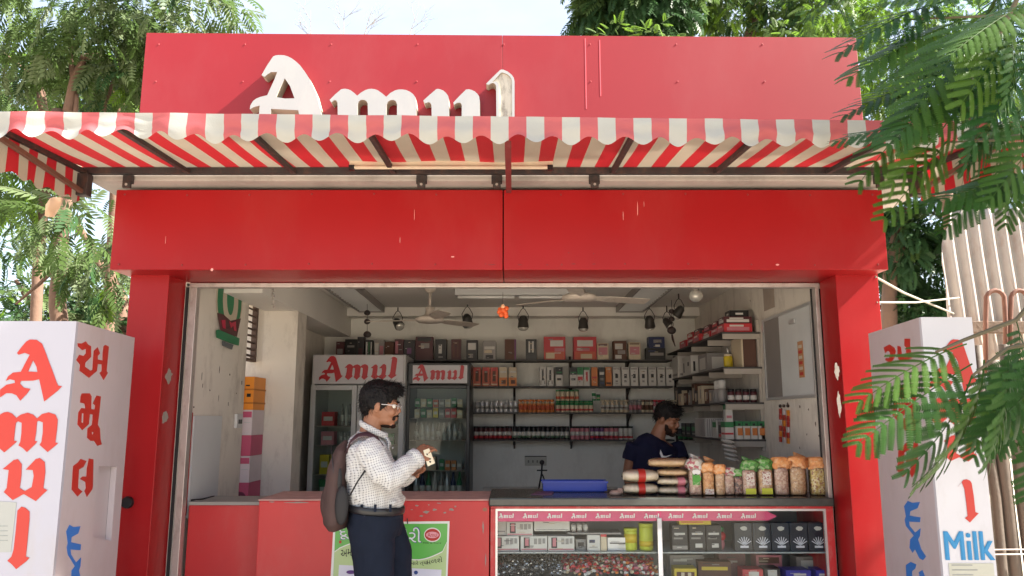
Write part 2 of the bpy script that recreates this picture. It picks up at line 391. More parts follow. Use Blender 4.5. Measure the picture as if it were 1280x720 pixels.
# fascia with two panels
b = MB().m(RED); xs = xat(629, 300, FD)
b.box(-2.25, FD, 2.315, xs - .003, 4.28, 2.778); b.box(-2.25, 4.28, 2.315, xs - .003, 4.74, 2.33); fl = part('fascia_panel', b, bevel=0.003)
b = MB().m(RED); b.box(xs + .003, FD, 2.315, 2.105, 4.28, 2.778); b.box(xs + .003, 4.28, 2.315, 2.105, 4.74, 2.33); part('fascia_panel', b, bevel=0.003)
b = MB().m(BLACKM); b.box(-2.24, 4.30, 2.332, 2.095, 4.66, 2.77); part('fascia_frame', b)
# small scars on the fascia
sc = MB().m(M('scar', (0.16, 0.03, 0.03), rough=.8))
for px, py, w in ((615, 331, .05), (607, 330, .015), (650, 331, .035), (684, 331, .018), (717, 330, .03), (742, 330, .03), (711, 316, .012), (742, 317, .01)):
    c = at(px, py, FD); sc.prism(blob(c.x, c.z, w * .55, .004, FD - .001, n=7, seed=int(px), rough=.6), off=(0, .001, 0))
part('scratches', sc)
sc = MB().m(M('drip', (0.72, 0.35, 0.33), rough=.8))
for px, py, w, h in ((518, 268, .0012, .04), (566, 321, .012, .004), (797, 262, .002, .05), (779, 270, .0015, .03), (805, 255, .001, .02), (500, 300, .0015, .02), (207, 300, .001, .03), (972, 331, .012, .006), (265, 337, .01, .01)):
    c = at(px, py, FD); sc.prism(blob(c.x, c.z, w, h, FD - .001, n=8, seed=int(px), rough=.3), off=(0, .001, 0))
part('paint_chips', sc)
# rolling shutter box rail
b = MB().m(STEEL); b.box(-1.99, 4.66, 2.285, 1.878, 4.72, 2.312); part('shutter_rail', b, bevel=0.004)
b = MB().m(STEEL); b.box(-1.9685, 4.665, 0.12, -1.925, 4.72, 2.285); part('shutter_track', b, bevel=0.003)
b = MB().m(STEEL); b.box(1.852, 4.665, 0.12, 1.877, 4.72, 2.285); part('shutter_track', b, bevel=0.003)
b = MB().m(BLACKM); b.box(-1.989, 4.657, 0.12, -1.969, 4.66, 2.285); b.box(1.845, 4.72, .12, 1.929, 4.73, 2.285); part('rubber_seal', b, kind='stuff')
b = MB().m(M('shutter_roll', (0.23, 0.20, 0.18), rough=.5, metal=.5)); b.tube([(-1.96, 4.9, 2.47), (1.92, 4.9, 2.47)], .12, 20); part('shutter_roll', b)
# lock on left pillar
b = MB().m(BLACK); c = at(160, 628, 4.42); b.cyl(c + Vector((0, .0, 0)), c + Vector((0, -.02, 0)), .034, .03, 20); l_ = mk('lock', b, parent=p1)
# little flag stick at the rear of left pillar edge: dark beaded cord
b = MB().m(M('cord_beads', (0.28, 0.10, 0.18), rough=.5, var=.8, scale=90));
pts = [at(151 - i * 13 / 28 + rnd.uniform(-.4, .4), 568 + i * 6.2, 4.38) for i in range(29)]
b.tube(pts, .009, 7)
o = mk('decorative_cord', b, label='dark red and white beaded cord hanging down beside left red pillar', cat='cord')

# ------------------------------------------------------------------ sign board
for i in range(13):
    for z in (2.345, 2.75):
        c = Vector((-2.2 + i * .354, FD - .002, z + .004 * math.sin(i * 5)))
        if abs(c.x - xs) < .03: continue
        b = MB().m(M('rivet_red', (.22, .02, .02), rough=.5)); b.smooth = True; b.ell(c, (.006, .003, .006), 8, 5); mk('rivet', b, parent=K)
S = thing('sign_board', (-.07, 4.45, 2.95), 'large red sign board on the kiosk roof with white raised letters', 'sign')
b = MB().m(RED2)
tl, tr, bl, br = at(183, 41, 4.40), at(1070, 47, 4.40), Vector((-2.235, 4.40, 2.952)), Vector((2.105, 4.40, 2.952))
xj = at(735, 100, 4.4).x; tj = at(735, 44.7, 4.4)
b.prism([tl, at(628, 44, 4.4), Vector((xat(628, 90, 4.4), 4.4, 2.952)), bl], off=(0, .035, 0)); mk('sign_panel', b, parent=S, bevel=.002)
b = MB().m(RED2); b.prism([at(628.15, 44, 4.4), tr, br, Vector((xat(628.15, 90, 4.4), 4.4, 2.952))], off=(0, .035, 0)); mk('sign_panel', b, parent=S, bevel=.002)
sm = M('seam_red', (.62, .09, .11), rough=.5)
for px, y0_, y1_ in ((731.5, 48, 136), (749.5, 50, 120)):
    b = MB().m(sm); p, q = at(px, y0_, 4.399), at(px, y1_, 4.399); b.box(p.x - .003, 4.3985, q.z, p.x + .003, 4.3998, p.z); mk('faded_streak', b, parent=S)
for i in range(9):
    for z in (3.1, 3.5, 3.74):
        c = Vector((-2.15 + i * .525, 4.399, z)); b = MB().m(M('rivet_sign', (.28, .03, .035), rough=.5)); b.ell(c, (.005, .003, .005), 8, 5); mk('rivet', b, parent=S)
b = MB().m(DARKM)
for x in (-2.1, -1.3, -.5, .3, 1.1, 2.0): b.bar((x, 4.46, 2.95), (x, 4.46, 3.76), .04, .04); b.bar((x, 4.5, 3.4), (x, 5.1, 2.96), .03, .03)
b.bar((-2.2, 4.46, 3.3), (2.07, 4.46, 3.3), .04, .04); b.box(xat(628, 44, 4.4) - .05, 4.437, 2.96, xat(628, 44, 4.4) + .05, 4.44, 3.76); mk('sign_frame', b, parent=S)
LF = 4.315
def lt(pts, ox, oy, sc_, D=LF): return [at(ox + x / sc_, oy + y / sc_, D) for x, y in pts]
def letter(pts, holes, ox, oy, sc_, name):
    b = MB().m(LETS); f = lt(pts, ox, oy, sc_); hs = [lt(h, ox, oy, sc_) for h in holes]
    b.prism([p + Vector((0, .003, 0)) for p in f], [[p + Vector((0, .003, 0)) for p in h] for h in hs], off=(0, .078, 0))
    b.m(LETW); b.prism(f, hs, off=(0, .0028, 0))
    return mk(name, b, parent=S)
letter([(215,270),(270,175),(330,85),(355,74),(385,70),(440,72),(480,84),(520,105),(560,135),(600,172),(645,232),(690,300),(725,372),(760,450),(810,640),(822,720),(600,720),(583,622),(310,608),(300,720),(185,720),(197,575),(140,590),(98,612),(103,575),(130,530),(160,507),(200,490),(272,472),(345,312),(372,240),(310,240),(272,265),(245,288)],
       [[(447,302),(356,490),(450,505),(545,503),(500,380)]], 300, 60, 8, 'letter_a')
letter([(110,410),(175,345),(240,290),(265,284),(290,283),(320,288),(350,300),(390,330),(425,362),(470,325),(520,297),(555,286),(590,283),(625,288),(660,300),(710,335),(757,375),(805,330),(860,300),(900,291),(940,290),(985,297),(1030,318),(1065,345),(1090,380),(1100,450),(1100,700),(880,700),(880,460),(868,425),(840,410),(805,412),(775,432),(760,465),(755,700),(550,700),(545,450),(528,420),(500,408),(465,410),(440,430),(430,460),(425,700),(205,700),(200,440),(185,415),(160,412),(130,440)], [], 400, 80, 9.143, 'letter_m')
letter([(-8,418),(60,355),(140,287),(160,284),(180,287),(220,303),(250,330),(275,362),(285,400),(285,600),(305,640),(400,640),(430,600),(432,470),(420,445),(400,440),(375,445),(345,465),(335,440),(410,360),(480,292),(510,288),(540,295),(580,312),(610,340),(630,370),(636,410),(640,700),(420,720),(90,700),(85,470),(70,440),(45,436),(12,450)], [], 530, 80, 9.143, 'letter_u')
# damaged letter with open face
pl = [(710,225),(800,135),(870,68),(890,62),(912,66),(960,88),(1000,120),(1025,155),(1035,195),(1035,700),(828,700),(824,250),(810,225),(790,215),(762,222),(735,238)]
cx_, cy_ = 930, 380
inner = [(775,210),(880,100),(895,95),(950,115),(985,145),(1003,180),(1006,215),(1006,680),(858,680),(856,240),(846,215),(820,196)]
b = MB().m(LETS); f = lt(pl, 530, 80, 9.143); h = lt(inner, 530, 80, 9.143)
b.prism([p + Vector((0, .003, 0)) for p in f], [[p + Vector((0, .003, 0)) for p in h]], off=(0, .078, 0))
b.m(LETW); b.prism(f, [h], off=(0, .0028, 0)); ol = mk('letter_l', b, parent=S)
b = MB().m(M('dirty_letter_core', (0.52, 0.50, 0.42), rough=.8, var=.25, scale=14, dirt=(0.10, 0.09, 0.08), dirt_amt=.9, dirt_scale=22)); b.prism([p + Vector((0, .012, 0)) for p in h], off=(0, .004, 0)); mk('letter_core', b, parent=ol)

# ------------------------------------------------------------------ striped awning
CR, CW = (0.40, 0.012, 0.018), (0.38, 0.32, 0.24)
PER = .1575
FAB = stripe_mat('awning_canvas', CR, CW, PER, .103 - PER / 4, 'X', trans=.12)
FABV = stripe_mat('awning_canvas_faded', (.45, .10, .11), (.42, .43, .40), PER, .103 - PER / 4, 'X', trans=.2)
AW = thing('striped_awning', (0, 4.15, 2.8), 'red and white striped canvas awning on a dark iron frame above kiosk front', 'awning')
AL, AR, YF, YB = -2.38, 2.25, 3.26, 4.135
def zf(x): return 2.826 - .030 * (x - AL) / (AR - AL) * 1.7      # front edge sinks a little to the right
ZB = 2.872
def sag(x, t, k):
    return -.016 * math.sin(math.pi * t) * (0.5 + 0.5 * math.cos(2 * math.pi * (x - AL) / .585)) + .004 * noise.noise(Vector((x * 3, t * 2, k)))
b = MB().m(FAB); b.smooth = True; NX, NY = 190, 10; b0 = 0
for j in range(NY + 1):
    for i in range(NX + 1):
        x = AL + (AR - AL) * i / NX; t = j / NY
        b.v.append(Vector((x, YF + (YB - YF) * t, zf(x) * (1 - t) + ZB * t + sag(x, t, 1))))
for j in range(NY):
    for i in range(NX):
        a = j * (NX + 1) + i; b.face([a, a + 1, a + NX + 2, a + NX + 1])
mk('awning_top', b, parent=AW)
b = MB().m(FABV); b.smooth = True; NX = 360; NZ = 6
for j in range(NZ + 1):
    for i in range(NX + 1):
        x = AL + (AR - AL) * i / NX; t = j / NZ
        low = .106 + .019 * math.cos(2 * math.pi * (x - .103) / PER) + .013 * noise.noise(Vector((x * 2.7, 7, 0)))
        y = YF - .012 - .012 * t * math.sin(2 * math.pi * x / .31 + 1.3 * math.sin(x * 2)) - .022 * noise.noise(Vector((x * 5, t * 2.5, 5))) * (0.3 + t)
        b.v.append(Vector((x, y, zf(x) + .012 - low * t)))
for j in range(NZ):
    for i in range(NX):
        a = j * (NX + 1) + i; b.face([a, a + 1, a + NX + 2, a + NX + 1])
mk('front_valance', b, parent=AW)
FABY = stripe_mat('awning_canvas_side', CR, CW, .155, 0.02, 'Y', trans=.25)
for X, sgn in ((AL, -1), (AR, 1)):
    b = MB().m(FABY); b.smooth = True; NXs = 80
    for j in range(5):
        for i in range(NXs + 1):
            y = YF + (YB + .02 - YF) * i / NXs; t = j / 4
            top = zf(X) * (1 - i / NXs) + ZB * i / NXs + .008
            low = .205 + .013 * math.cos(2 * math.pi * (y - .06) / .155)
            b.v.append(Vector((X + sgn * (.010 + .012 * t * math.sin(y * 17)), y, top - low * t)))
    for j in range(4):
        for i in range(NXs):
            a = j * (NXs + 1) + i; b.face([a, a + 1, a + NXs + 2, a + NXs + 1])
    mk('side_valance', b, parent=AW)
# iron frame
b = MB().m(DARKM); b.bar((AL, 4.125, ZB - .025), (AR, 4.125, ZB - .025), .035, .035); mk('wall_bar', b, parent=AW)
b = MB().m(DARKM); b.bar((AL, YF + .02, zf(AL) - .018), (AR, YF + .02, zf(AR) - .018), .025, .02); mk('front_bar', b, parent=AW)
for x in (AL + .02, -1.79, -1.205, -.655, .556, 1.13, 1.745, AR - .02):
    b = MB().m(DARKM); b.bar((x, YF + .03, zf(x) - .024), (x, 4.11, ZB - .034), .024, .024); mk('awning_arm', b, parent=AW)
for X in (AL + .02, AR - .02):
    b = MB().m(RUST); b.bar((X, YF + .04, zf(X) - .045), (X, 4.09, ZB - .15), .022, .022); mk('brace', b, parent=AW)
    b = MB().m(DARKM); b.box(X - .03, 4.09, ZB - .17, X + .03, 4.145, ZB - .045); mk('corner_post', b, parent=AW, bevel=.003)
b = MB().m(M('rust_red', (0.16, 0.02, 0.02), rough=.7, var=.3)); b.bar(at(635, 180, 3.34), at(636, 238, 4.20), .03, .03); mk('centre_strut', b, parent=AW)
for px in (160, 527, 621, 743, 1099):
    p = at(px, 229, 4.14); b = MB().m(DARKM); b.box(p.x - .03, 4.136, p.z - .004, p.x + .03, 4.149, p.z + .045); b.box(p.x - .022, 4.12, p.z - .03, p.x + .022, 4.14, p.z + .004)
    b.m(CONC).cyl((p.x, 4.118, p.z - .012), (p.x, 4.121, p.z - .012), .008, n=8); mk('bracket', b, parent=AW, bevel=.002)
# fluorescent batten under the awning
T = thing('tube_light_batten', at(566, 208, 4.02), 'long dusty beige tube light batten fixed under the awning canvas', 'lamp')
BEI = M('dusty_beige', (0.55, 0.44, 0.33), rough=.7, var=.15, scale=20)
x0, x1 = xat(437, 207, 4.0), xat(691, 207, 4.0); z_ = zat(206, 4.0)
b = MB().m(BEI); b.box(x0, 3.99, z_ - .008, x1, 4.05, z_ + .022); mk('batten_body', b, parent=T, bevel=.003)
b = MB().m(BEI); b.tube([(x0 + .03, 3.985, z_ - .02), (x1 - .03, 3.985, z_ - .02)], .010, 10); mk('tube', b, parent=T)
b = MB().m(BLACK); b.box(x0, 3.975, z_ - .035, x0 + .03, 4.0, z_ - .008); b.box(x1 - .03, 3.975, z_ - .035, x1, 4.0, z_ - .008); mk('tube_holder', b, parent=T)
# tattered paper lantern / pale cloth scrap left
b = MB().m(M('pale_rag', (0.72, 0.50, 0.34), rough=.9, trans=.3, var=.1)); b.smooth = True
rg = [(57, 256, 4.10), (64, 246, 4.08), (77, 247, 4.05), (74, 258, 4.09), (66, 271, 4.12), (56, 270, 4.10), (61, 262, 4.04)]
P_ = [at(*q) for q in rg]; b.add([p + Vector((0, dy, 0)) for dy in (0, .012) for p in P_], [(0, 1, 6), (1, 2, 3), (1, 3, 6), (3, 4, 6), (4, 5, 6), (5, 0, 6), (7, 13, 8), (8, 10, 9), (8, 13, 10), (10, 13, 11), (11, 13, 12), (12, 13, 7)])
b.m(DARKM).tube([at(60, 248, 4.06), at(95, 236, 4.10)], .003, 5)
mk('cloth_scrap', b, label='small pale orange cloth scrap hanging by the left awning corner', cat='rag')

# ------------------------------------------------------------------ advertising box left
def vplane(pa, pb):
    d = (pb - pa).normalized(); return pa, Vector((d.y, -d.x, 0)).normalized()
def tr_(pts, ox, oy, s, p, n): return [onplane(ox + x / s, oy + y / s, p, n) for x, y in pts]
GA = [[(145,125),(190,130),(240,105),(265,140),(300,160),(300,280),(235,345),(230,390),(290,435),(315,425),(320,330),(330,210),(375,170),(400,240),(375,270),(375,310),(430,320),(430,240),(440,160),(460,145),(500,165),(485,330),(475,440),(490,460),(440,540),(395,460),(420,440),(420,365),(375,360),(365,440),(275,515),(165,435),(175,370),(130,315),(165,255),(215,270),(240,240),(240,190),(200,205),(150,165)]]
GM = [(195,105),(285,105),(305,140),(300,285),(340,285),(345,240),(320,220),(360,130),(410,140),(395,300),(375,460),(400,500),(405,620),(420,680),(370,695),(335,640),(295,640),(255,605),(260,500),(310,460),(320,345),(285,340),(275,450),(200,520),(145,455),(155,320),(190,270),(235,275),(225,220),(175,210),(180,140)]
GMh = [[(195,330),(215,330),(210,440),(190,430)], [(305,535),(328,545),(315,580)]]
GL1 = [(240,110),(300,130),(270,190),(225,215),(215,400),(260,435),(210,485),(150,415),(165,180),(215,145)]
GL2 = [(325,105),(370,115),(365,380),(360,410),(305,490),(280,430),(295,400),(290,340),(235,310),(260,285),(300,285),(305,200)]
GD = [(165,105),(200,120),(265,115),(245,165),(185,190),(180,225),(270,240),(265,280),(175,275),(180,310),(225,365),(270,330),(265,390),(250,420),(275,500),(315,560),(290,590),(260,575),(225,500),(205,530),(180,490),(185,420),(215,390),(150,310),(140,260),(150,230),(135,150)]
GX = [(150,630),(190,605),(235,625),(225,660),(200,680),(200,720),(235,735),(262,715),(255,690),(285,670),(305,720),(300,800),(265,800),(265,760),(200,770),(155,740)]

B1 = thing('advertising_box', (-2.15, 3.75, 0), 'tall white dairy advertising box standing left of the kiosk, partly out of frame', 'sign box')
pc, pbk = Vector((-1.927, 3.40, 0)), Vector((-2.015, 4.12, 0)); sd = (pbk - pc).normalized(); fdv = Vector((-sd.y, sd.x, 0)) * 1.0
# front runs left from the corner
fdir = Vector((-1, -.02, 0)).normalized(); Wd = .46; zt = 1.92
f0 = pc + fdir * Wd; k0 = pbk + fdir * Wd
inn = Vector((-sd.y, sd.x, 0)) # into the box from the side face
if inn.x > 0: inn = -inn
b = MB().m(FLEXS)
c_ = [pc + inn * .03 + Vector((0, .02, 0)), pbk + inn * .03, k0, f0 + Vector((0, .02, 0))]
b.prism([p + Vector((0, 0, .0)) for p in c_], off=(0, 0, zt - .004)); mk('box_core', b, parent=B1)
b = MB().m(FLEXW); b.prism([pc, f0, f0 + Vector((0, 0, zt)), pc + Vector((0, 0, zt))], off=(0, .018, 0)); mk('front_sheet', b, parent=B1)
p0, nn = vplane(pc, pbk); side_out = -inn
b = MB().m(FLEXS)
so = [pc + Vector((0, .0185, 0)), pbk, pbk + Vector((0, 0, zt)), pc + Vector((0, .0185, zt))]
hole = [onplane(x, y, pc, nn) for x, y in ((123.5, 583), (146, 583.5), (139, 676), (116, 671))]
b.prism(so, [hole], off=inn * .028); mk('side_sheet', b, parent=B1)
def lay(poly_pts, nrm, mat, par, holes=(), name='letter', t=.0015):
    b = MB().m(mat); b.prism([p + nrm * .0025 for p in poly_pts], [[p + nrm * .0025 for p in h] for h in holes], off=-nrm * t); return mk(name, b, parent=par)
FN = Vector((0, -1, 0)); pf = pc.copy(); nf = Vector((fdir.y, -fdir.x, 0)).normalized()
if nf.y > 0: nf = -nf
lay(tr_(L_A, 0, 415, 7.2, pf, nf), nf, VRED, B1, [tr_(L_Ah, 0, 415, 7.2, pf, nf)])
lay(tr_(L_m, 0, 505, 7.2, pf, nf), nf, VRED, B1)
lay(tr_(L_u, 0, 540, 4, pf, nf), nf, VRED, B1)
lay(tr_(L_l, 0, 620, 7.2, pf, nf), nf, VRED, B1)
sn = side_out
lay(tr_(GA[0], 80, 415, 9, pc, nn), sn, VRED, B1)
lay(tr_(GM, 80, 480, 9, pc, nn), sn, VRED, B1, [tr_(h, 80, 480, 9, pc, nn) for h in GMh])
lay(tr_(GL1, 70, 560, 8, pc, nn), sn, VRED, B1); lay(tr_(GL2, 70, 560, 8, pc, nn), sn, VRED, B1)
def mapL(pts, w=25.5, h=86):   # the lower word taken at the shape it has on the other box
    return [(82 + (x - 135) / 180 * 25, 656 + (y - 105) / 485 * 88) for x, y in pts]
lay([onplane(x, y, pc, nn) for x, y in mapL(GD)], sn, VBLUE, B1)
lay([onplane(x, y, pc, nn) for x, y in mapL(GX)], sn, VBLUE, B1)
# faded notice low on the front
b = MB().m(M('faded_notice', (0.34, 0.35, 0.33), rough=.7, var=.05)); b.prism([onplane(x, y, pf, nf) + nf * .002 for x, y in ((-8, 626), (21, 628), (14, 690), (-16, 690))], off=-nf * .001)
b.m(M('faint_ink', (0.24, 0.26, 0.25), rough=.8))
for y in (657, 663, 669, 675): b.prism([onplane(x, yy, pf, nf) + nf * .003 for x, yy in ((-8, y), (10, y), (10, y + .9), (-8, y + .9))], off=-nf * .0008)
mk('notice', b, parent=B1)

# right advertising box
B2 = thing('advertising_box', (1.95, 3.75, 0), 'narrow white dairy advertising box with blue Milk lettering, behind branches right of the kiosk', 'sign box')
qc, qb = Vector((1.826, 3.43, 0)), Vector((1.905, 4.12, 0)); zt2 = 1.942; W2 = .228
q0, nq = vplane(qc, qb); outq = nq if nq.x < 0 else -nq
b = MB().m(FLEXS); b.prism([qc + Vector((0, .019, 0)), qb, qb + Vector((0, 0, zt2)), qc + Vector((0, .019, zt2))], off=-outq * .02); mk('side_sheet', b, parent=B2)
b = MB().m(FLEXS); b.prism([qc + Vector((.022, .02, 0)), qc + Vector((W2, .02, 0)), qb + Vector((W2, 0, 0)), qb + Vector((.022, 0, 0))], off=(0, 0, zt2 - .003)); mk('box_core', b, parent=B2)
b = MB().m(M('sign_vinyl_right', (0.50, 0.50, 0.55), rough=.45, var=.03, dirt=(.30, .27, .24), dirt_amt=.4, dirt_scale=4)); b.box(qc.x, 3.43, 0, qc.x + W2, 3.448, zt2); mk('front_sheet', b, parent=B2)  # vinyl coloured brighter than the left front to offset the frond shade
def rl(pts, ox, oy, s): return [onplane(ox + x / s, oy + y / s, qc, nq) for x, y in pts]
lay(rl([(45,310),(110,275),(165,310),(182,350),(165,430),(120,485),(62,450),(72,428),(105,430),(118,400),(115,362),(95,345),(62,372)], 1100, 400, 9), outq, VRED, B2)
lay(rl([(200,290),(240,300),(252,400),(300,380),(300,310),(280,290),(280,210),(345,210),(345,300),(365,430),(240,475),(205,430)], 1100, 400, 9), outq, VRED, B2)
def remap(pts, bx, tx):
    x0, y0, x1, y1 = bx; a, b_, c, d = tx
    return [onplane(a + (x - x0) / (x1 - x0) * (c - a), b_ + (y - y0) / (y1 - y0) * (d - b_), qc, nq) for x, y in pts]
lay(remap(GM, (145,105,420,695), (1116,481,1148,545)), outq, VRED, B2, [remap(h, (145,105,420,695), (1116,481,1148,545)) for h in GMh])
lay(remap(GL1, (150,105,370,490), (1122,553,1148,597)), outq, VRED, B2); lay(remap(GL2, (150,105,370,490), (1122,553,1148,597)), outq, VRED, B2)
lay([onplane(1110 + x / 6.543, 610 + y / 6.543, qc, nq) for x, y in GD], outq, VBLUE, B2)
lay([onplane(1110 + x / 6.543, 610 + y / 6.543, qc, nq) for x, y in GX], outq, VBLUE, B2)
def rf(poly, bx, tx, holes=()):
    x0, y0, x1, y1 = bx; a, b_, c, d = tx
    g = lambda q: [at(a + (x - x0) / (x1 - x0) * (c - a), b_ + (y - y0) / (y1 - y0) * (d - b_), 3.43) for x, y in q]
    lay(g(poly), FN, VRED, B2, [g(h) for h in holes])
rf(L_A, (0, 66, 560, 625), (1162, 424, 1222, 490), [L_Ah]); rf(L_m, (-50, 70, 525, 435), (1163, 497, 1222, 532)); rf(L_u, (15, 130, 238, 345), (1179, 543, 1221, 577)); rf([(160,130),(120,190),(180,100),(215,92),(250,110),(268,140),(290,300),(310,520),(345,535),(250,655),(195,600),(225,570),(210,400),(190,220)], (118, 92, 345, 655), (1197, 599, 1223, 653))
b = MB().m(VCYAN); pA = at(1181.5, 700, 3.43); [put_text(b, 'Milk', (pA.x + .0022 * k, 3.4275 - .0004 * k, pA.z), (1, 0, 0), (0, 0, 1), zat(664, 3.43) - zat(700, 3.43), width=xat(1241, 690, 3.43) - pA.x) for k in range(4)]
mk('milk_lettering', b, parent=B2)
b = MB().m(M('notice_paper', (0.42, 0.42, 0.36), rough=.7)); x0 = xat(1186, 712, 3.43); b.box(x0, 3.4275, zat(722, 3.43) - .03, x0 + .19, 3.4285, zat(704, 3.43))
b.m(M('notice_ink', (0.25, 0.26, 0.25), rough=.8))
for k in range(3): b.box(x0 + .012, 3.4265, zat(707 + k * 6, 3.43), x0 + .10 + .02 * (k % 2), 3.4273, zat(706 + k * 6, 3.43) + .001)
mk('notice', b, parent=B2)
# stray wires by the right box
b = MB().m(M('grey_wire', (0.28, 0.26, 0.22), rough=.6)); b.tube([at(1096, 378, 4.42), at(1145, 378, 5.0), at(1200, 372, 5.8)], .006, 6); mk('wire', b, label='pale straight wire tied from right pillar to the tin sheets', cat='wire')
b = MB().m(M('grey_wire')); b.tube([at(1094, 346, 4.42), at(1130, 366, 4.9), at(1192, 392, 5.8)], .008, 6); mk('wire', b, label='pale thicker wire sloping down from the right pillar', cat='wire')

# ------------------------------------------------------------------ corrugated sheets, rail, pipes, poles (right)
TIN = M('corrugated_tin', (0.36, 0.32, 0.29), rough=.5, metal=.25, var=.2, scale=5, dirt=(0.22, 0.10, 0.05), dirt_amt=.7, dirt_scale=4)
C_ = thing('tin_fence', (4.2, 5.9, 0), 'weathered corrugated tin sheet fence with a ragged top left corner beside kiosk', 'fence')
def tin(xa, xb, ybase, ztop, zbot, cut=None, name='tin_sheet'):
    b = MB().m(TIN); b.smooth = True; pit = .105; nx = int((xb - xa) / pit * 10); nz = 14
    for j in range(nz + 1):
        for i in range(nx + 1):
            x = xa + (xb - xa) * i / nx; t = j / nz
            zt_ = ztop(x) if callable(ztop) else ztop
            z = zbot + (zt_ - zbot) * t
            y = ybase + .022 * math.cos(2 * math.pi * x / pit) + .02 * noise.noise(Vector((x * 1.2, z * 1.2, 3)))
            b.v.append(Vector((x + .02 * noise.noise(Vector((x, z * 3, 9))) * (1 if i == 0 else 0) - .045 * (z - 2), y, z)))
    for j in range(nz):
        for i in range(nx):
            a = j * (nx + 1) + i; b.face([a, a + 1, a + nx + 2, a + nx + 1])
    o = mk(name, b, parent=C_); s = o.modifiers.new('thick', 'SOLIDIFY'); s.thickness = .002; return o
YT = 5.8
xl = xat(1186, 400, YT)
def top1(x):
    k = (x - xl)
    return zat(330, YT) + min(k, .14) / .14 * .42 if k < .14 else zat(330, YT) + .42 + .05 * (k - .14)
tin(xl, xl + .86, YT, top1, zat(410, YT) - .25)
tin(xl + .80, xl + 1.7, YT + .05, zat(250, YT) + .1, zat(410, YT) - .25)
b = MB().m(M('weathered_timber', (0.12, 0.08, 0.055), rough=.85, var=.35, scale=9, bump=.4)); b.box(xl + .1, YT - .12, zat(418, YT), xl + 2.2, YT - .05, zat(404, YT)); mk('fence_rail', b, parent=C_, bevel=.004)
# curved pipes
for k, (px, w) in enumerate(((1232, 24), (1263, 22))):
    D = 5.4; pts = [at(px, 470, D), at(px, 400, D)] + [at(px + w / 2 - w / 2 * math.cos(t), 376 - 13 * math.sin(t), D) for t in [math.pi * i / 8 for i in range(1, 8)]] + [at(px + w, 384, D), at(px + w + 1, 400, D), at(px + w + 1, 470, D)]
    b = MB().m(RUST); b.smooth = True; b.tube(pts, .016, 10); mk('hooped_pipe', b, label=('bent rusty pipe hoop nearest the kiosk above the timber rail', 'bent rusty pipe hoop at the frame edge above the timber rail')[k], cat='pipe')
# bamboo poles
BAM = M('bamboo_pole', (0.085, 0.065, 0.05), rough=.7, var=.3, scale=10, bump=.3, dirt=(0.1, .07, .05), dirt_amt=.6, dirt_scale=6)
F2 = thing('pole_fence', (3.2, 5.2, 0), 'fence of rough upright wooden poles tied with wire behind the right sign box', 'fence')
x = xat(1222, 650, 5.1); i = 0
while x < xat(1300, 650, 5.1) + .5:
    r_ = rnd.uniform(.028, .05); x += r_
    b = MB().m(BAM); b.smooth = True; h = rnd.uniform(1.85, 2.0)
    b.tube([(x + rnd.uniform(-.02, .02), 5.1 + rnd.uniform(-.02, .02), z) for z in (0, .5, 1.0, 1.5, h)], [r_, r_ * .97, r_ * .95, r_ * .93, r_ * .85], 10); mk('pole', b, parent=F2); x += r_ + .004
b = MB().m(STEEL)
for z in (zat(687, 5.05), zat(693, 5.05)): b.tube([(2.9, 5.04, z), (4.2, 5.04, z + .01)], .004, 5)
mk('tie_wire', b, parent=F2)
# ------------------------------------------------------------------ fittings inside the kiosk
def flat(mb, pts, off=(0, .002, 0)): mb.prism(pts, off=off)
def loose(name, mb, label, cat, group=None, bevel=0.0, kind=None): return mk(name, mb, label=label, cat=cat, group=group, bevel=bevel, kind=kind)
# louvre shutter in the side opening
LV = M('louvre_brown', (0.10, 0.06, 0.045), rough=.7)
o = thing('louvre_shutter', (XL - .05, 5.93, 1.93), 'brown slatted louvre shutter at the top of the left side opening', 'shutter')
b = MB().m(LV); b.box(XL - .09, 5.742, 1.93, XL - .05, 5.77, 2.378); b.box(XL - .09, 6.09, 1.93, XL - .05, 6.118, 2.378); b.box(XL - .09, 5.772, 1.93, XL - .05, 6.088, 1.95); mk('shutter_frame', b, parent=o)
for k in range(8):
    z = 1.97 + k * .052; b = MB().m(LV); b.box(XL - .085, 5.772, z, XL - .055, 6.088, z + .008, rot=Matrix.Rotation(R(35), 3, 'Y')); mk('slat', b, parent=o)
# cartons in the opening
PINK = M('pink_carton', (0.50, 0.08, 0.16), rough=.55); PALE = M('pale_print', (0.62, 0.54, 0.56), rough=.6); ORG = M('orange_crate', (0.75, 0.26, 0.02), rough=.5)
MARO = M('maroon_print', (0.14, 0.02, 0.05), rough=.5)
xa, xb = XL - .16, XL + .05
for (z0, z1, mat, lab) in ((.862, 1.03, PINK, 'pink carton with a round logo at the bottom of the stack in side opening'), (1.031, 1.22, PALE, 'plain whitish carton second from bottom of the stack in side opening'),
                           (1.221, 1.37, PINK, 'pink carton below a paler one in the side opening stack'), (1.371, 1.555, PALE, 'pale pink carton just under the orange crate in side opening'),):
    b = MB().m(mat); b.box(xa, 5.80, z0, xb, 6.07, z1)
    if mat is PALE: b.m(PINK).box(xa + .01, 5.798, z1 - .055, xb - .005, 5.7995, z1 - .012); b.m(M('print_grey')).box(xb - .06, 5.798, z0 + .09, xb - .01, 5.7995, z0 + .096)
    if z0 < .9: b.m(MARO).lathe((xb - .06, 5.7995, z0 + .06), [(.045, 0), (.045, .002)], 18, axis=(0, -1, 0)); b.m(PALE).lathe((xb - .055, 5.797, z0 + .06), [(.018, 0), (.018, .001)], 5, axis=(0, -1, 0))
    loose('carton', b, lab, 'carton', 'cartons stacked in the side opening', bevel=.003)
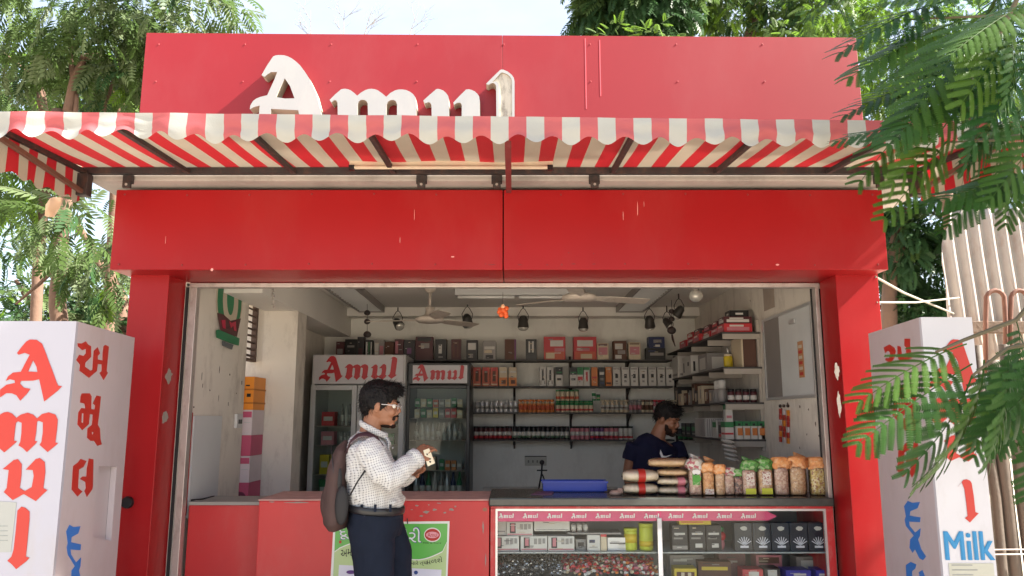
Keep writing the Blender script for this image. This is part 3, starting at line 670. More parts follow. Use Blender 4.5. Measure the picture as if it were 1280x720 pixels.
b = MB().m(ORG); b.box(xa, 5.80, 1.556, xb, 6.07, 1.80); b.m(M('crate_rib', (0.45, 0.14, 0.01))).box(xa - .004, 5.795, 1.70, xb + .004, 6.075, 1.712); b.box(xa - .004, 5.795, 1.60, xb + .004, 6.075, 1.612)
b.m(BLACKM).box(xb - .05, 5.797, 1.65, xb - .02, 5.7995, 1.675); b.box(xb - .06, 5.797, 1.73, xb - .03, 5.7995, 1.74)
loose('crate', b, 'orange plastic crate on top of the pink cartons in side opening', 'crate', bevel=.004)
# painted oval emblem on the left wall
E = thing('wall_emblem', onx(286, 430, XL), 'green oval emblem with cream leaf and maroon base painted on left wall', 'emblem')
GRN = M('emblem_green', (0.03, 0.20, 0.09), rough=.6, var=.2); CRM = M('emblem_cream', (0.55, 0.48, 0.38), rough=.7)
def lw(pts, k=0): return [Vector((XL + .002 + k * .0022, p.y, p.z)) for p in (onx(x, y, XL) for x, y in pts)]
def ov(cx, cy, rx, ry, a0=0, a1=360, n=24): return [(cx + rx * math.cos(R(a0 + (a1 - a0) * i / n)), cy + ry * math.sin(R(a0 + (a1 - a0) * i / n))) for i in range(n)]
for nm, pts, mat, k in (('emblem_rim', ov(286, 376, 16.5, 42), CRM, 0), ('emblem_oval', ov(286, 376, 15, 40), GRN, 1), ('emblem_field', ov(287, 376, 9.5, 33), CRM, 2), ('leaf', ov(286.5, 374, 4.3, 20), GRN, 3),
                        ('emblem_base', [(269.5, 391), (277, 393), (286, 401), (299, 398), (294, 421), (274, 416)], M('emblem_maroon', (0.10, .03, .035)), 4), ('ribbon', [(267.5, 413), (271, 412), (297, 423), (296, 432), (288, 430), (268, 422)], GRN, 5), ('emblem_foot', [(275, 426), (289, 431), (287, 437), (275, 432)], M('emblem_grey', (.12, .13, .14)), 6)):
    b = MB().m(mat); b.prism(lw(pts, k), off=(.0018, 0, 0)); mk(nm, b, parent=E)
b = MB().m(M('emblem_red', (0.45, .02, .06)))
for pts in ([(274, 400), (279, 400), (279.5, 411), (276, 410)], [(284, 401), (287, 404), (292, 402), (293, 414), (290, 413), (289, 407), (286, 410)]): b.prism(lw(pts, 5.2), off=(.0018, 0, 0))
mk('emblem_letters', b, parent=E)
# white sheet with red strip, leaning on the left wall
b = MB().m(M('white_sheet', (0.55, 0.56, 0.56), rough=.5, var=.05)); b.box(XL + .004, 4.82, .90, XL + .02, 5.28, 1.51, ); o = loose('white_panel', b, 'plain whitish sheet standing against the left wall above counter', 'panel', bevel=.002)
b = MB().m(VRED); b.box(XL + .004, 4.775, .92, XL + .016, 4.805, 1.53); loose('red_strip', b, 'narrow red strip standing beside the shutter track on left wall', 'strip', bevel=.002)
o = thing('switch_board', onx(298, 540, XL), 'small white switch board on the left wall near the side opening', 'switch')
b = MB().m(WHITE); y0_, z0_ = onx(296, 535, XL).y, onx(296, 535, XL).z; b.box(XL, y0_ - .06, z0_, XL + .02, y0_ + .06, z0_ + .10); mk('plate', b, parent=o, bevel=.003)
for k in range(2):
    b = MB().m(BLACK); b.box(XL + .02, y0_ - .03 + k * .04, z0_ + .03, XL + .026, y0_ - .01 + k * .04, z0_ + .06); mk('switch', b, parent=o)
# dirt smears on the left wall: shallow scuffs with a shape of their own
b = MB().m(M('smear', (0.14, 0.11, 0.09), rough=.9))
for px, py, w, h in ((274, 463, .006, .03), (273, 497, .004, .03), (252, 470, .004, .04), (253, 482, .005, .02), (287, 468, .012, .012), (302, 478, .018, .02), (236, 508, .02, .012), (242, 509, .02, .012), (285, 505, .01, .02), (243, 411, .012, .012), (295, 492, .01, .01), (262, 488, .01, .01)):
    p = onx(px, py, XL); b.prism([Vector((XL + .0015, p.y + q.x, p.z + q.z)) for q in blob(0, 0, w, h, 0, n=9, seed=int(px * 3 + py), rough=.7)], off=(.001, 0, 0))
part('wall_scuffs', b, kind='stuff')
b = MB().m(M('smear'))
for px, py, w, h in ((977, 512, .03, .02), (985, 505, .02, .02), (1000, 508, .02, .015), (1011, 512, .012, .01), (960, 496, .02, .01), (1020, 530, .012, .02), (1009, 543, .008, .01), (1000, 560, .008, .02), (1024, 545, .008, .012), (955, 372, .01, .005), (938, 376, .01, .01)):
    p = onx(px, py, XR); b.prism([Vector((XR - .0015, p.y + q.x, p.z + q.z)) for q in blob(0, 0, w, h, 0, n=9, seed=int(px * 3 + py), rough=.7)], off=(-.001, 0, 0))
part('wall_scuffs', b, kind='stuff')

# ceiling lights with slatted reflectors
def reflector(xa, xb, ya, yb, lab):
    t = thing('reflector_light', ((xa + xb) / 2, (ya + yb) / 2, 2.56), lab, 'lamp', 'slatted ceiling lights')
    b = MB().m(M('reflector_edge', (.3, .28, .26), rough=.5)); 
    for q in ((xa, ya, xa + .012, yb), (xb - .012, ya, xb, yb)): b.box(q[0], q[1], 2.555, q[2], q[3], 2.62)
    b.box(xa + .012, ya, 2.555, xb - .012, ya + .012, 2.62); b.box(xa + .012, yb - .012, 2.555, xb - .012, yb, 2.62); mk('frame', b, parent=t)
    b = MB().m(M('mirror_tray', (.62, .62, .6), rough=.25, metal=.8)); b.box(xa + .013, ya + .013, 2.60, xb - .013, yb - .013, 2.612); mk('tray', b, parent=t)
    n_ = 15
    for k in range(n_):
        y = ya + .05 + (yb - ya - .1) * k / (n_ - 1); b = MB().m(ALU); b.box(xa + .013, y, 2.562, xb - .013, y + .006, 2.595); mk('slat', b, parent=t)
    for dx in (.28, .72):
        b = MB().m(WHITE); b.smooth = True; x = xa + (xb - xa) * dx; b.tube([(x, ya + .04, 2.597), (x, yb - .04, 2.597)], .012, 8); mk('tube', b, parent=t)
reflector(-1.56, -1.30, 6.25, 7.82, 'slatted reflector ceiling light on the left above the double fridge')
reflector(1.06, 1.34, 6.25, 7.82, 'slatted reflector ceiling light on the right above the side shelves')
# long white tube fitting in the centre
t = thing('tube_light', (.02, 6.7, 2.52), 'long white tube light fitting across the ceiling centre', 'lamp')
b = MB().m(WHITE); b.box(-.50, 6.68, 2.555, .56, 6.78, 2.619); mk('fitting', b, parent=t, bevel=.004)
b = MB().m(M('tube_white', (.82, .82, .80), rough=.2)); b.smooth = True; b.tube([(-.47, 6.665, 2.535), (.02, 6.665, 2.535)], .014, 10); mk('tube', b, parent=t)
b = MB().m(M('tube_white')); b.smooth = True; b.tube([(.06, 6.665, 2.535), (.53, 6.665, 2.535)], .014, 10); mk('tube', b, parent=t)
# ceiling fans
def fan(hx, hy, hz, ang, lab):
    FW = M('fan_cream', (.60, .53, .46), rough=.4, var=.08, dirt=(.2, .15, .1), dirt_amt=.5, dirt_scale=12)
    t = thing('ceiling_fan', (hx, hy, hz), lab, 'fan', 'ceiling fans')
    b = MB().m(FW); b.smooth = True; b.lathe((hx, hy, hz - .03), [(.02, 0), (.10, .004), (.125, .02), (.125, .04), (.09, .055), (.045, .07), (.035, .12), (.045, .13), (.018, .14)], 24); mk('motor', b, parent=t)
    b = MB().m(FW); b.smooth = True; b.cyl((hx, hy, hz + .10), (hx, hy, 2.58), .011, n=10); b.lathe((hx, hy, 2.56), [(.02, 0), (.045, .02), (.05, .06)], 16); mk('rod', b, parent=t)
    for k in range(3):
        a = R(ang + 120 * k); d = Vector((math.cos(a), math.sin(a), 0)); s_ = Vector((-math.sin(a), math.cos(a), 0)); c = Vector((hx, hy, hz))
        b = MB().m(FW); pts = []
        for r_, w in ((.11, .018), (.17, .03), (.22, .055), (.40, .062), (.52, .060), (.56, .05)):
            pts.append((r_, w))
        for r_, w in pts: b.v += [c + d * r_ - s_ * w + Vector((0, 0, .010)), c + d * r_ + s_ * w + Vector((0, 0, -.010)), c + d * r_ + s_ * w + Vector((0, 0, -.014)), c + d * r_ - s_ * w + Vector((0, 0, .006))]
        for i in range(len(pts) - 1):
            for e in range(4): b.face([i * 4 + e, i * 4 + (e + 1) % 4, i * 4 + 4 + (e + 1) % 4, i * 4 + 4 + e])
        b.face([3, 2, 1, 0]); n_ = len(pts) * 4 - 4; b.face([n_, n_ + 1, n_ + 2, n_ + 3]); mk('blade', b, parent=t)
fan(-.707, 6.6, 2.33, 48, 'cream ceiling fan on a long rod between left ceiling light and tube')
fan(.49, 5.55, 2.36, 20, 'cream ceiling fan nearer the front, right of the orange ornament')
# spot lamps on the beam
def spot(px, py, D, tilt, yaw, lab, size=1.0, head='bright'):
    c = at(px, py, D); t = thing('spot_lamp', c, lab, 'lamp', 'spot lamps hanging from the back beam')
    b = MB().m(DARKM)
    for s_ in (-1, 1): b.tube([c + Vector((s_ * .036 * size, 0, -.0)), c + Vector((s_ * .045 * size, 0, .05 * size)), c + Vector((s_ * .02, 0, .10 * size)), c + Vector((0, 0, .115 * size))], .004, 5)
    b.cyl(c + Vector((0, 0, .11 * size)), c + Vector((0, 0, max(.16, 2.53 - c.z))), .007, n=6); mk('bracket', b, parent=t)
    rot = Matrix.Rotation(R(yaw), 3, 'Z') @ Matrix.Rotation(R(tilt), 3, 'X'); ax = rot @ Vector((0, 0, -1))
    b = MB().m(M('lamp_can', (.05, .045, .04), rough=.5)); b.smooth = True; b.lathe(c - ax * .05 * size, [(.02 * size, 0), (.035 * size, .02 * size), (.045 * size, .085 * size), (.047 * size, .10 * size)], 16, axis=ax); mk('lamp_housing', b, parent=t)
    b = MB().m(M('lamp_glass', (.75, .74, .68), rough=.12, var=.3, scale=60, metal=.4)); b.smooth = True; b.lathe(c + ax * .052 * size, [(.044 * size, 0), (.038 * size, .014 * size), (.02 * size, .024 * size), (.003, .026 * size)], 16, axis=ax); mk('bulb', b, parent=t)
spot(497, 404, 7.7, -50, 40, 'spot lamp tilted sideways above the white double fridge', 1.1)
spot(584, 400, 7.7, 35, -10, 'spot lamp facing the shop front, just right of the left fan', 1.2)
spot(654, 402, 7.7, 0, 0, 'spot lamp pointing down, left of the two big pink boxes', 1.2)
spot(729, 404, 7.7, 0, 10, 'spot lamp pointing down above the right big pink box', 1.1)
spot(812, 402, 7.7, 30, -15, 'spot lamp facing front, first of the cluster by right corner', 1.15)
spot(834, 403, 7.3, -40, 60, 'spot lamp turned away in the right corner cluster', .9)
spot(849, 389, 6.9, 40, 50, 'spot lamp turned right in the right corner cluster', 1.0)
o = thing('bulkhead_lamp', at(870, 370, 6.0), 'round glass bulkhead lamp at upper right under the shutter box', 'lamp')
c = at(870, 370, 6.0); b = MB().m(M('lamp_glass')); b.smooth = True; b.ell(c, (.055, .055, .05), 18, 12); mk('globe', b, parent=o)
b = MB().m(STEEL); b.cyl(c + Vector((0, 0, .045)), c + Vector((0, 0, .12)), .03, .022, 14); b.cyl(c + Vector((0, 0, .12)), (c.x, c.y, 2.62), .006, n=6); mk('fixture', b, parent=o)
# hanging strings of dark discs
def hang(px, ys, D, lab, top):
    c = at(px, ys[0][0], D); o = thing('hanging_charm', c, lab, 'charm', 'dark charms hanging on strings')
    b = MB().m(BLACKM); b.cyl(at(px, top, D), at(px, ys[-1][0] + 3, D), .0025, n=5); mk('string', b, parent=o)
    for y, r_ in ys:
        p = at(px, y, D); b = MB().m(DARKM); b.smooth = True; b.ell(p, (r_, r_ * .6, r_ * .85), 12, 8); mk('disc', b, parent=o)
hang(459, [(391, .030), (402, .030), (418, .036)], 7.0, 'string of dark discs hanging above the white fridge header', 380)
hang(839.5, [(389, .026), (399, .028), (413, .040)], 6.8, 'string of dark discs with a tassel hanging in right corner', 375)
c = at(842, 428, 6.8); b = MB().m(DARKM); b.tube([at(840, 418, 6.8), at(841, 424, 6.8), at(844, 433, 6.8)], [.008, .01, .004], 6); loose('tassel', b, 'thin dark tassel hanging below the right string of discs', 'tassel')
o = thing('lemon_charm', at(340, 372, 5.4), 'small beaded charm string hanging near the left side opening', 'charm')
b = MB().m(STEEL)
for k in range(8): b.ell(at(341 + (k % 2), 361 + k * 3.2, 5.4), (.008, .006, .009), 6, 5)
mk('beads', b, parent=o, kind='stuff')
# orange ornament hanging at the centre
c = at(628.5, 388, 4.95); o = thing('orange_ornament', c, 'small bright orange and red ornament hanging at the centre of opening', 'ornament')
b = MB().m(M('orange_flower', (.80, .13, .03), rough=.6, var=.3, scale=60)); b.smooth = True
for k in range(9):
    a = k * 2.4; b.ell(c + Vector((math.cos(a) * .022, math.sin(a) * .012, .012 - k * .006)), (.017, .014, .017), 8, 6)
mk('petals', b, parent=o, kind='stuff')
b = MB().m(M('orange_light', (.85, .45, .25))); b.smooth = True; b.ell(c + Vector((0, -.015, .024)), (.014, .012, .014), 10, 8); mk('knob', b, parent=o)
b = MB().m(DARKM); b.cyl(c + Vector((0, 0, .02)), (c.x, c.y, 2.30), .0015, n=5); mk('string', b, parent=o)

# ------------------------------------------------------------------ whiteboard and things on the right wall
o = thing('whiteboard', (XR, 5.4, 1.63), 'whiteboard with metal frame and a grey left part on the right wall', 'board')
ya, yb, za, zb = 4.93, 5.86, 1.645, 2.215; X_ = XR - .012
b = MB().m(M('board_white', (.58, .60, .60), rough=.3)); b.box(X_, ya, za, XR - .001, ya + .60, zb); mk('white_half', b, parent=o)
b = MB().m(M('board_grey', (.22, .20, .19), rough=.6)); b.box(X_, ya + .601, za, XR - .001, yb, zb); mk('grey_half', b, parent=o)
b = MB().m(ALU)
for q in ((ya - .02, za - .02, yb + .02, za), (ya - .02, zb, yb + .02, zb + .02), (ya - .02, za, ya, zb), (yb, za, yb + .02, zb)): b.box(X_ - .008, q[0], q[1], XR - .001, q[2], q[3])
mk('board_frame', b, parent=o)
o2 = thing('price_strip', (X_ - .002, 5.13, 1.74), 'narrow orange price strip stuck on the whiteboard', 'notice')
b = MB().m(M('strip_orange', (.45, .22, .10), rough=.6)); b.box(X_ - .004, 5.09, 1.76, X_ - .001, 5.18, 2.0); mk('strip_sheet', b, parent=o2)
for k in range(6):
    b = MB().m((VRED, CRM)[k % 2]); b.box(X_ - .006, 5.105, 1.775 + k * .036, X_ - .0045, 5.165, 1.795 + k * .036); mk('strip_picture', b, parent=o2)
b = MB().m(ALU); b.box(X_ - .012, 5.20, 2.13, X_ - .001, 5.30, 2.16); loose('board_clip', b, 'small metal clip near the top of the whiteboard', 'clip')
b = MB().m(M('old_paper', (.36, .30, .25), rough=.8, var=.2, scale=15)); b.box(XR - .004, 5.62, 2.30, XR - .001, 5.86, 2.52); b.m(DARKM).box(XR - .008, 5.73, 2.49, XR - .004, 5.75, 2.51); loose('wall_paper_sheet', b, 'small brownish paper pinned high on right wall above the whiteboard', 'paper')
o = thing('sachet_strips', (XR - .02, 5.52, 1.25), 'strips of red sachets hanging on the right wall below whiteboard', 'sachets')
for k, (px, h) in enumerate(((975.5, 42), (980, 41), (985, 44))):
    for j in range(6):
        p = onx(px, 514 + j * 7 + k, XR - .01); b = MB().m((VRED, VRED, PALE, VRED, ORG)[(k * 2 + j) % 5]); b.box(p.x - .004, p.y - .022, p.z - .020, p.x + .004, p.y + .022, p.z + .018); mk('sachet', b, parent=o, bevel=.002)
    p = onx(px, 511, XR - .01); b = MB().m(DARKM); b.ell(p + Vector((0, 0, .02)), (.012, .014, .012), 8, 6); mk('hook', b, parent=o)

# ------------------------------------------------------------------ shelves on the back wall
SHD = M('shelf_board', (.06, .055, .055), rough=.6)
SH = thing('wall_shelf', (.4, 7.9, 1.29), 'dark shelf boards on thin uprights across the back wall', 'shelf')
BZ = [zat(449.5, 7.86), zat(482.5, 7.86), zat(515.5, 7.86), zat(549.5, 7.86)]   # top faces
xsl = [(xat(418, 449, 7.86), 1.62), (xat(590, 482, 7.86), 1.62), (xat(590, 515, 7.86), 1.62), (xat(590, 549, 7.86), 1.62)]
for z, (a, c_) in zip(BZ, xsl): b = MB().m(SHD); b.box(a, 7.85, z - .016, c_, 8.119, z); mk('shelf_board', b, parent=SH)
for px in (643, 713, 784, 845):
    x = xat(px, 500, 8.1); b = MB().m(DARKM); b.box(x - .012, 8.105, 1.22, x + .012, 8.119, 2.13); mk('upright', b, parent=SH)
    for z in BZ: b = MB().m(DARKM); b.add([(x - .008, 8.104, z - .017), (x + .008, 8.104, z - .017), (x + .008, 8.104, z - .10), (x - .008, 8.104, z - .10), (x - .008, 7.90, z - .017), (x + .008, 7.90, z - .017)], [(0, 1, 2, 3), (0, 4, 5, 1), (4, 3, 2, 5), (0, 3, 4), (1, 5, 2)]); mk('shelf_arm', b, parent=SH)
SR = thing('side_shelf', (1.78, 7.0, 1.3), 'dusty grey shelf boards running along the right wall', 'shelf')
RZ = [2.155, 1.885, 1.615, 1.335]; YN = 5.98
SHP = M('shelf_pale', (.40, .36, .32), rough=.7, var=.1)
for i, z in enumerate(RZ):
    b = MB().m(SHD); b.box(1.625, YN + .004, z - .014, 1.929, 8.10, z); mk('shelf_board', b, parent=SR)
    b = MB().m(SHP); b.box(1.635, YN, z - .055, 1.925, YN + .02, z - .0145); mk('shelf_lip', b, parent=SR)
    for y in (6.5, 7.1, 7.7): b = MB().m(SHP); b.box(1.65, y, z - .06, 1.928, y + .018, z - .0145); mk('shelf_arm', b, parent=SR)
b = MB().m(SHP); b.box(1.905, YN + .02, 1.25, 1.928, YN + .045, 2.25); mk('upright', b, parent=SR)

# ------------------------------------------------------------------ goods
CA = dict(
 white=M('card_white', (.60, .58, .55), rough=.5), dark=M('card_dark', (.018, .015, .018), rough=.45), maroon=M('card_maroon', (.08, .015, .02), rough=.45),
 red=M('card_red', (.50, .03, .04), rough=.45), orange=M('card_orange', (.62, .20, .05), rough=.5), ored=M('card_orange_red', (.50, .10, .05), rough=.5),
 cream=M('card_cream', (.60, .50, .36), rough=.55), pink=M('card_pink', (.52, .18, .22), rough=.5), green=M('card_green', (.03, .20, .07), rough=.5),
 blue=M('card_navy', (.02, .03, .10), rough=.4), brown=M('card_brown', (.12, .05, .03), rough=.6), silver=M('can_silver', (.55, .55, .58), rough=.35, metal=.4),
 grey=M('card_grey', (.28, .26, .25), rough=.5), purple=M('card_purple', (.16, .05, .16), rough=.5), yellow=M('tub_yellow', (.62, .46, .02), rough=.4), black=BLACK)
def carton(px0, px1, py0, py1, D, base, prints, label, cat='box', group=None, dep=None, name='carton', zb=None):
    """upright pack: pixel extents on its front plane, real depth; prints = (u0,v0,u1,v1,material) in 0..1 of the face"""
    x0, x1 = xat(px0, (py0 + py1) / 2, D), xat(px1, (py0 + py1) / 2, D); z0 = zb if zb is not None else zat(py1, D); z1 = zat(py0, D)
    dep = dep or min(.14, (x1 - x0) * .9)
    b = MB().m(CA[base]); b.box(x0, D, z0, x1, D + dep, z1)
    for i, (u0, v0, u1, v1, m_) in enumerate(prints):
        b.m(CA[m_]); t_ = .0008 + .0006 * i; b.box(x0 + (x1 - x0) * u0, D - t_, z0 + (z1 - z0) * v0, x0 + (x1 - x0) * u1, D + .0002, z0 + (z1 - z0) * v1)
    if x1 - x0 > .05:
        for k in range(3):
            u = rcart.uniform(.1, .5); v = rcart.uniform(.08, .88); b.m(CA[rcart.choice(('grey', 'dark', 'cream', 'white'))]); b.box(x0 + (x1 - x0) * u, D - .0042 - .0005 * k, z0 + (z1 - z0) * v, x0 + (x1 - x0) * (u + rcart.uniform(.1, .4)), D - .0008, z0 + (z1 - z0) * (v + .035))
    o = mk(name, b, label=label, cat=cat, group=group, bevel=.002); o.rotation_euler.z = R(rcart.uniform(-3.2, 3.2)); o.location.y += rcart.uniform(0, .006); return o
rcart = random.Random(31)
def can(px, r, py0, D, base, bands, label, cat, group=None, zb=0, name='can', lid=None, taper=False, n=12):
    x = xat(px, py0, D); z1 = zat(py0, D); h = z1 - zb; c = (x, D + r, zb)
    b = MB().m(CA[base]); b.smooth = True
    prof = [(r * .92, 0), (r, .006), (r, h * .93), (r * .9, h)] if not taper else [(r * .92, 0), (r, .006), (r, h * .62), (r * .5, h * .80), (r * .42, h)]
    b.lathe(c, prof, n)
    for a, e, m_ in bands: b.m(CA[m_]); b.lathe((c[0], c[1], zb + h * a), [(r * 1.012, 0), (r * 1.012, h * (e - a))], n)
    if lid: b.m(CA[lid]); b.lathe((c[0], c[1], zb + h * .86), [(r * 1.04, 0), (r * 1.04, h * .13), (r * .98, h * .15)], n)
    return mk(name, b, label=label, cat=cat, group=group)
D0 = 7.88; z0, z1, z2, z3 = [z + .001 for z in BZ]
G0 = 'packs on the top back shelf'
tl_ = ' on the top back shelf'
for a, c_, t, base, pr, lab in (
 (420, 430, 427, 'maroon', [(.15, .3, .85, .6, 'grey')], 'small maroon box at the left end of the top back shelf'),
 (431, 446, 424, 'black', [(.2, .6, .8, .7, 'grey')], 'wide black box left of the tall dark bag, top back shelf'),
 (446.5, 455, 421, 'dark', [(.2, .2, .8, .5, 'maroon')], 'taller dark box touching the wide black box, top back shelf'),
 (456, 465, 425, 'dark', [(.1, .1, .3, .9, 'white'), (.45, .1, .6, .9, 'green'), (.75, .1, .9, .9, 'white')], 'dark box with white and green upright bars, top back shelf'),
 (467, 480, 425, 'grey', [(.1, .1, .45, .85, 'white'), (.55, .2, .9, .7, 'pink')], 'grey box with pale print above the white fridge header'),
 (481, 492, 427, 'brown', [(.1, .1, .9, .3, 'cream')], 'brown box with a cream foot band above the white fridge'),
 (493, 504, 424, 'maroon', [(.1, .3, .4, .9, 'pink')], 'maroon box with a pink side strip, top back shelf'),
 (504.5, 518, 425, 'dark', [(.3, .3, .7, .6, 'purple')], 'dark box with purple patch above the gap between fridges'),
 (519.5, 541, 421, 'maroon', [(.1, .82, .9, .97, 'black'), (.3, .5, .8, .72, 'grey')], 'largest maroon gift box with black lid above the black fridge'),
 (544, 558, 424, 'dark', [(.3, .3, .6, .75, 'white'), (.3, .1, .7, .16, 'grey')], 'dark box with a white figure print, top back shelf'),
 (564, 576, 424, 'maroon', [(.2, .1, .35, .9, 'brown'), (.6, .1, .75, .9, 'brown')], 'maroon box with two brown stripes, top back shelf'),
 (583, 597, 425, 'dark', [(.15, .5, .85, .85, 'white'), (.3, .1, .6, .3, 'grey')], 'dark box with white label right of the striped maroon box'),
 (604, 620, 426, 'grey', [(.1, .55, .9, .7, 'white'), (.1, .35, .7, .5, 'cream'), (.2, .05, .8, .25, 'dark')], 'grey and cream box standing alone, top back shelf'),
 (631, 645, 424, 'brown', [(.85, 0, .99, 1, 'purple')], 'plain dark brown box standing alone, top back shelf'),
 (657.5, 671, 424, 'black', [(.25, .35, .42, .9, 'white'), (.55, .35, .75, .9, 'white')], 'black box with two upright white marks, top back shelf'),
 (680, 707, 421, 'red', [(.3, .58, .9, .85, 'white'), (.05, .02, .95, .35, 'ored'), (.1, .05, .5, .3, 'cream'), (.5, .35, .95, .5, 'pink')], 'large red sweet box with white lettering, left of the pair'),
 (717, 745.5, 421, 'red', [(.15, .58, .85, .85, 'white'), (.05, .02, .95, .35, 'ored'), (.3, .05, .8, .25, 'cream'), (.2, .38, .7, .5, 'pink')], 'large red sweet box with white lettering, right of the pair'),
 (747, 761, 429, 'cream', [(.1, .3, .9, .75, 'pink'), (.1, .85, .9, .95, 'maroon')], 'cream and pink box beside the right large red box'),
 (767, 783, 426, 'brown', [(.1, .55, .7, .85, 'white'), (.3, .3, .9, .5, 'grey'), (.1, .05, .6, .25, 'white')], 'brown box with pale scribble print between two cream boxes'),
 (786, 801, 428, 'cream', [(.1, .3, .9, .75, 'pink'), (.1, .88, .9, .95, 'brown')], 'cream and pink box left of the stacked navy boxes'),
 (808, 832, 435, 'black', [(.2, .35, .9, .6, 'grey'), (.1, .7, .5, .8, 'blue')], 'black box with grey print under the navy box'),
 (811, 831, 421, 'blue', [(.3, .45, .8, .75, 'grey'), (.4, .1, .7, .3, 'white')], 'navy box resting on the black box at the shelf end')):
    zb_ = z0 if lab[:9] != 'navy box ' else zat(435, D0) + .001
    carton(a, c_, t, 448, D0, base, pr, lab, group=G0, zb=zb_, dep=.10)
# second shelf
for i, a in enumerate((591.5, 602.5, 613)): carton(a, a + 9.5, 459, 481, D0, 'ored', [(.3, .25, .7, .85, 'brown'), (.1, .05, .9, .12, 'cream'), (.15, .8, .85, .95, 'red')], 'orange-red milk carton at the left end of second back shelf', 'carton', 'orange-red cartons on the second shelf', zb=z1)
for i, a in enumerate((624, 635.7)): carton(a, a + 10, 459, 481, D0, 'cream', [(0, 0, 1, .45, 'orange'), (.3, .12, .8, .32, 'brown'), (.1, .7, .9, .8, 'white')], 'cream carton with orange lower half right of the orange-red ones', 'carton', 'cream and orange cartons on the second shelf', zb=z1)
for i, a in enumerate((674.5, 684)): carton(a, a + 8, 459, 481, D0, 'white', [(.35, .3, .65, .85, 'dark'), (.1, .05, .3, .3, 'grey'), (.7, .1, .9, .3, 'grey')], 'white carton with dark centre mark before the dark cartons', 'carton', 'white cartons with dark marks', zb=z1)
for i, a in enumerate((694.5, 712.5)): carton(a, a + 8.5, 459, 481, D0, 'white', [(0, .6, 1, 1, 'dark'), (.2, .3, .8, .42, 'dark'), (.1, .68, .9, .76, 'green')], ('white carton with black top just left of a gap, second shelf', 'white carton with black top just right of a gap, second shelf')[i], 'carton', 'black and white cartons', zb=z1)
carton(721.5, 729, 459, 481, D0, 'white', [(0, .6, 1, 1, 'green'), (.1, .3, .9, .5, 'red')], 'white carton with green top and red band, second shelf', 'carton', zb=z1)
carton(729.7, 737, 459, 481, D0, 'white', [(.35, .25, .7, .75, 'red'), (0, .85, 1, 1, 'green')], 'white carton with red mark next to the bright orange one', 'carton', zb=z1)
carton(739.5, 747, 459, 481, D0, 'orange', [(.1, .4, .9, .5, 'red')], 'bright orange carton in the middle of second back shelf', 'carton', zb=z1)
carton(749, 756, 459, 481, D0, 'dark', [(.1, .6, .9, .75, 'white'), (.2, .3, .8, .42, 'grey'), (.1, .1, .9, .2, 'blue')], 'dark patterned carton between two orange cartons', 'carton', zb=z1)
carton(757, 764.5, 459, 481, D0, 'orange', [(.2, .85, .8, .95, 'cream'), (.1, .1, .9, .2, 'brown')], 'orange carton beside the first white black-dotted carton', 'carton', zb=z1)
for i in range(7):
    a = 766 + i * 11.15; carton(a, a + 9.6, 459, 481, D0, 'white', [(.32, .42, .68, .64, 'dark'), (.35, .2, .65, .3, 'grey'), (.1, .88, .9, .95, 'grey')], 'white carton with a round black mark in the long row, second shelf', 'carton', 'white cartons with a black dot', zb=z1)
# third shelf
for i in range(9): can(596.5 + i * 6, .0235, 501, D0, 'silver', [(.25, .6, 'white'), (.3, .5, 'grey')], 'silver drink can in the row at the left of third shelf', 'can', 'silver cans on the third shelf', zb=z2, taper=(i % 3 == 0), lid='white')
for i in range(8): can(651 + i * 5.6, .022, 499.5, D0, 'orange', [(.2, .55, 'ored'), (.7, .8, 'cream')], 'orange drink bottle in the row on the third shelf', 'bottle', 'orange bottles on the third shelf', zb=z2, taper=True, name='bottle', lid='orange')
for i in range(8): can(697.5 + i * 5.9, .023, 501, D0, 'cream', [(.15, .3, 'red'), (.62, .85, 'green')], 'small cream tin with green top in the lower row of third shelf', 'tin', 'green topped tins, lower row', zb=z2, name='tin', lid='green')
zt_ = zat(501, D0) + .002
for i in range(5): can(697.5 + i * 5.9, .022, 487.5, D0, 'cream', [(.15, .4, 'ored')], 'small tin with dark green lid stacked on the green topped row', 'tin', 'green topped tins, upper row', zb=zt_, name='tin', lid='green')
can(742.5, .02, 491.5, D0, 'green', [(.2, .6, 'white')], 'green topped tin standing alone on the lower row end', 'tin', zb=zt_, name='tin', lid='green')
can(748, .02, 493, D0, 'green', [(.3, .5, 'cream')], 'last dark green tin beside the row of cream tapered cans', 'tin', zb=zt_, name='tin', lid='black')
for i in range(6): can(754 + i * 5.8, .023, 500, D0, 'cream', [(.2, .6, 'white'), (.3, .45, 'brown')], 'cream tapered bottle in the row right of the green tins', 'bottle', 'cream bottles on the third shelf', zb=z2, taper=True, name='bottle', lid='cream')
for i in range(3): can(789 + i * 5.3, .02, 500, D0, 'grey', [(.2, .6, 'pink')], 'grey-pink bottle in a short row behind the shopkeeper', 'bottle', 'grey-pink bottles', zb=z2, taper=True, name='bottle', lid='grey')
for i in range(3): can(804 + i * 5.2, .02, 500, D0, 'cream', [(.2, .6, 'brown')], 'olive-cream bottle left of the red topped bottles', 'bottle', 'olive-cream bottles', zb=z2, taper=True, name='bottle', lid='brown')
for i in range(3): can(819 + i * 5.2, .02, 500, D0, 'pink', [(.2, .5, 'white')], 'pink bottle with red cap above the shopkeeper head', 'bottle', 'pink bottles with red caps', zb=z2, taper=True, name='bottle', lid='red')
for i in range(4): can(836 + i * 5.2, .02, 500, D0, 'cream', [(.2, .6, 'orange')], 'cream-orange bottle at the right end of the third shelf', 'bottle', 'bottles at the right end of third shelf', zb=z2, taper=True, name='bottle', lid='cream')
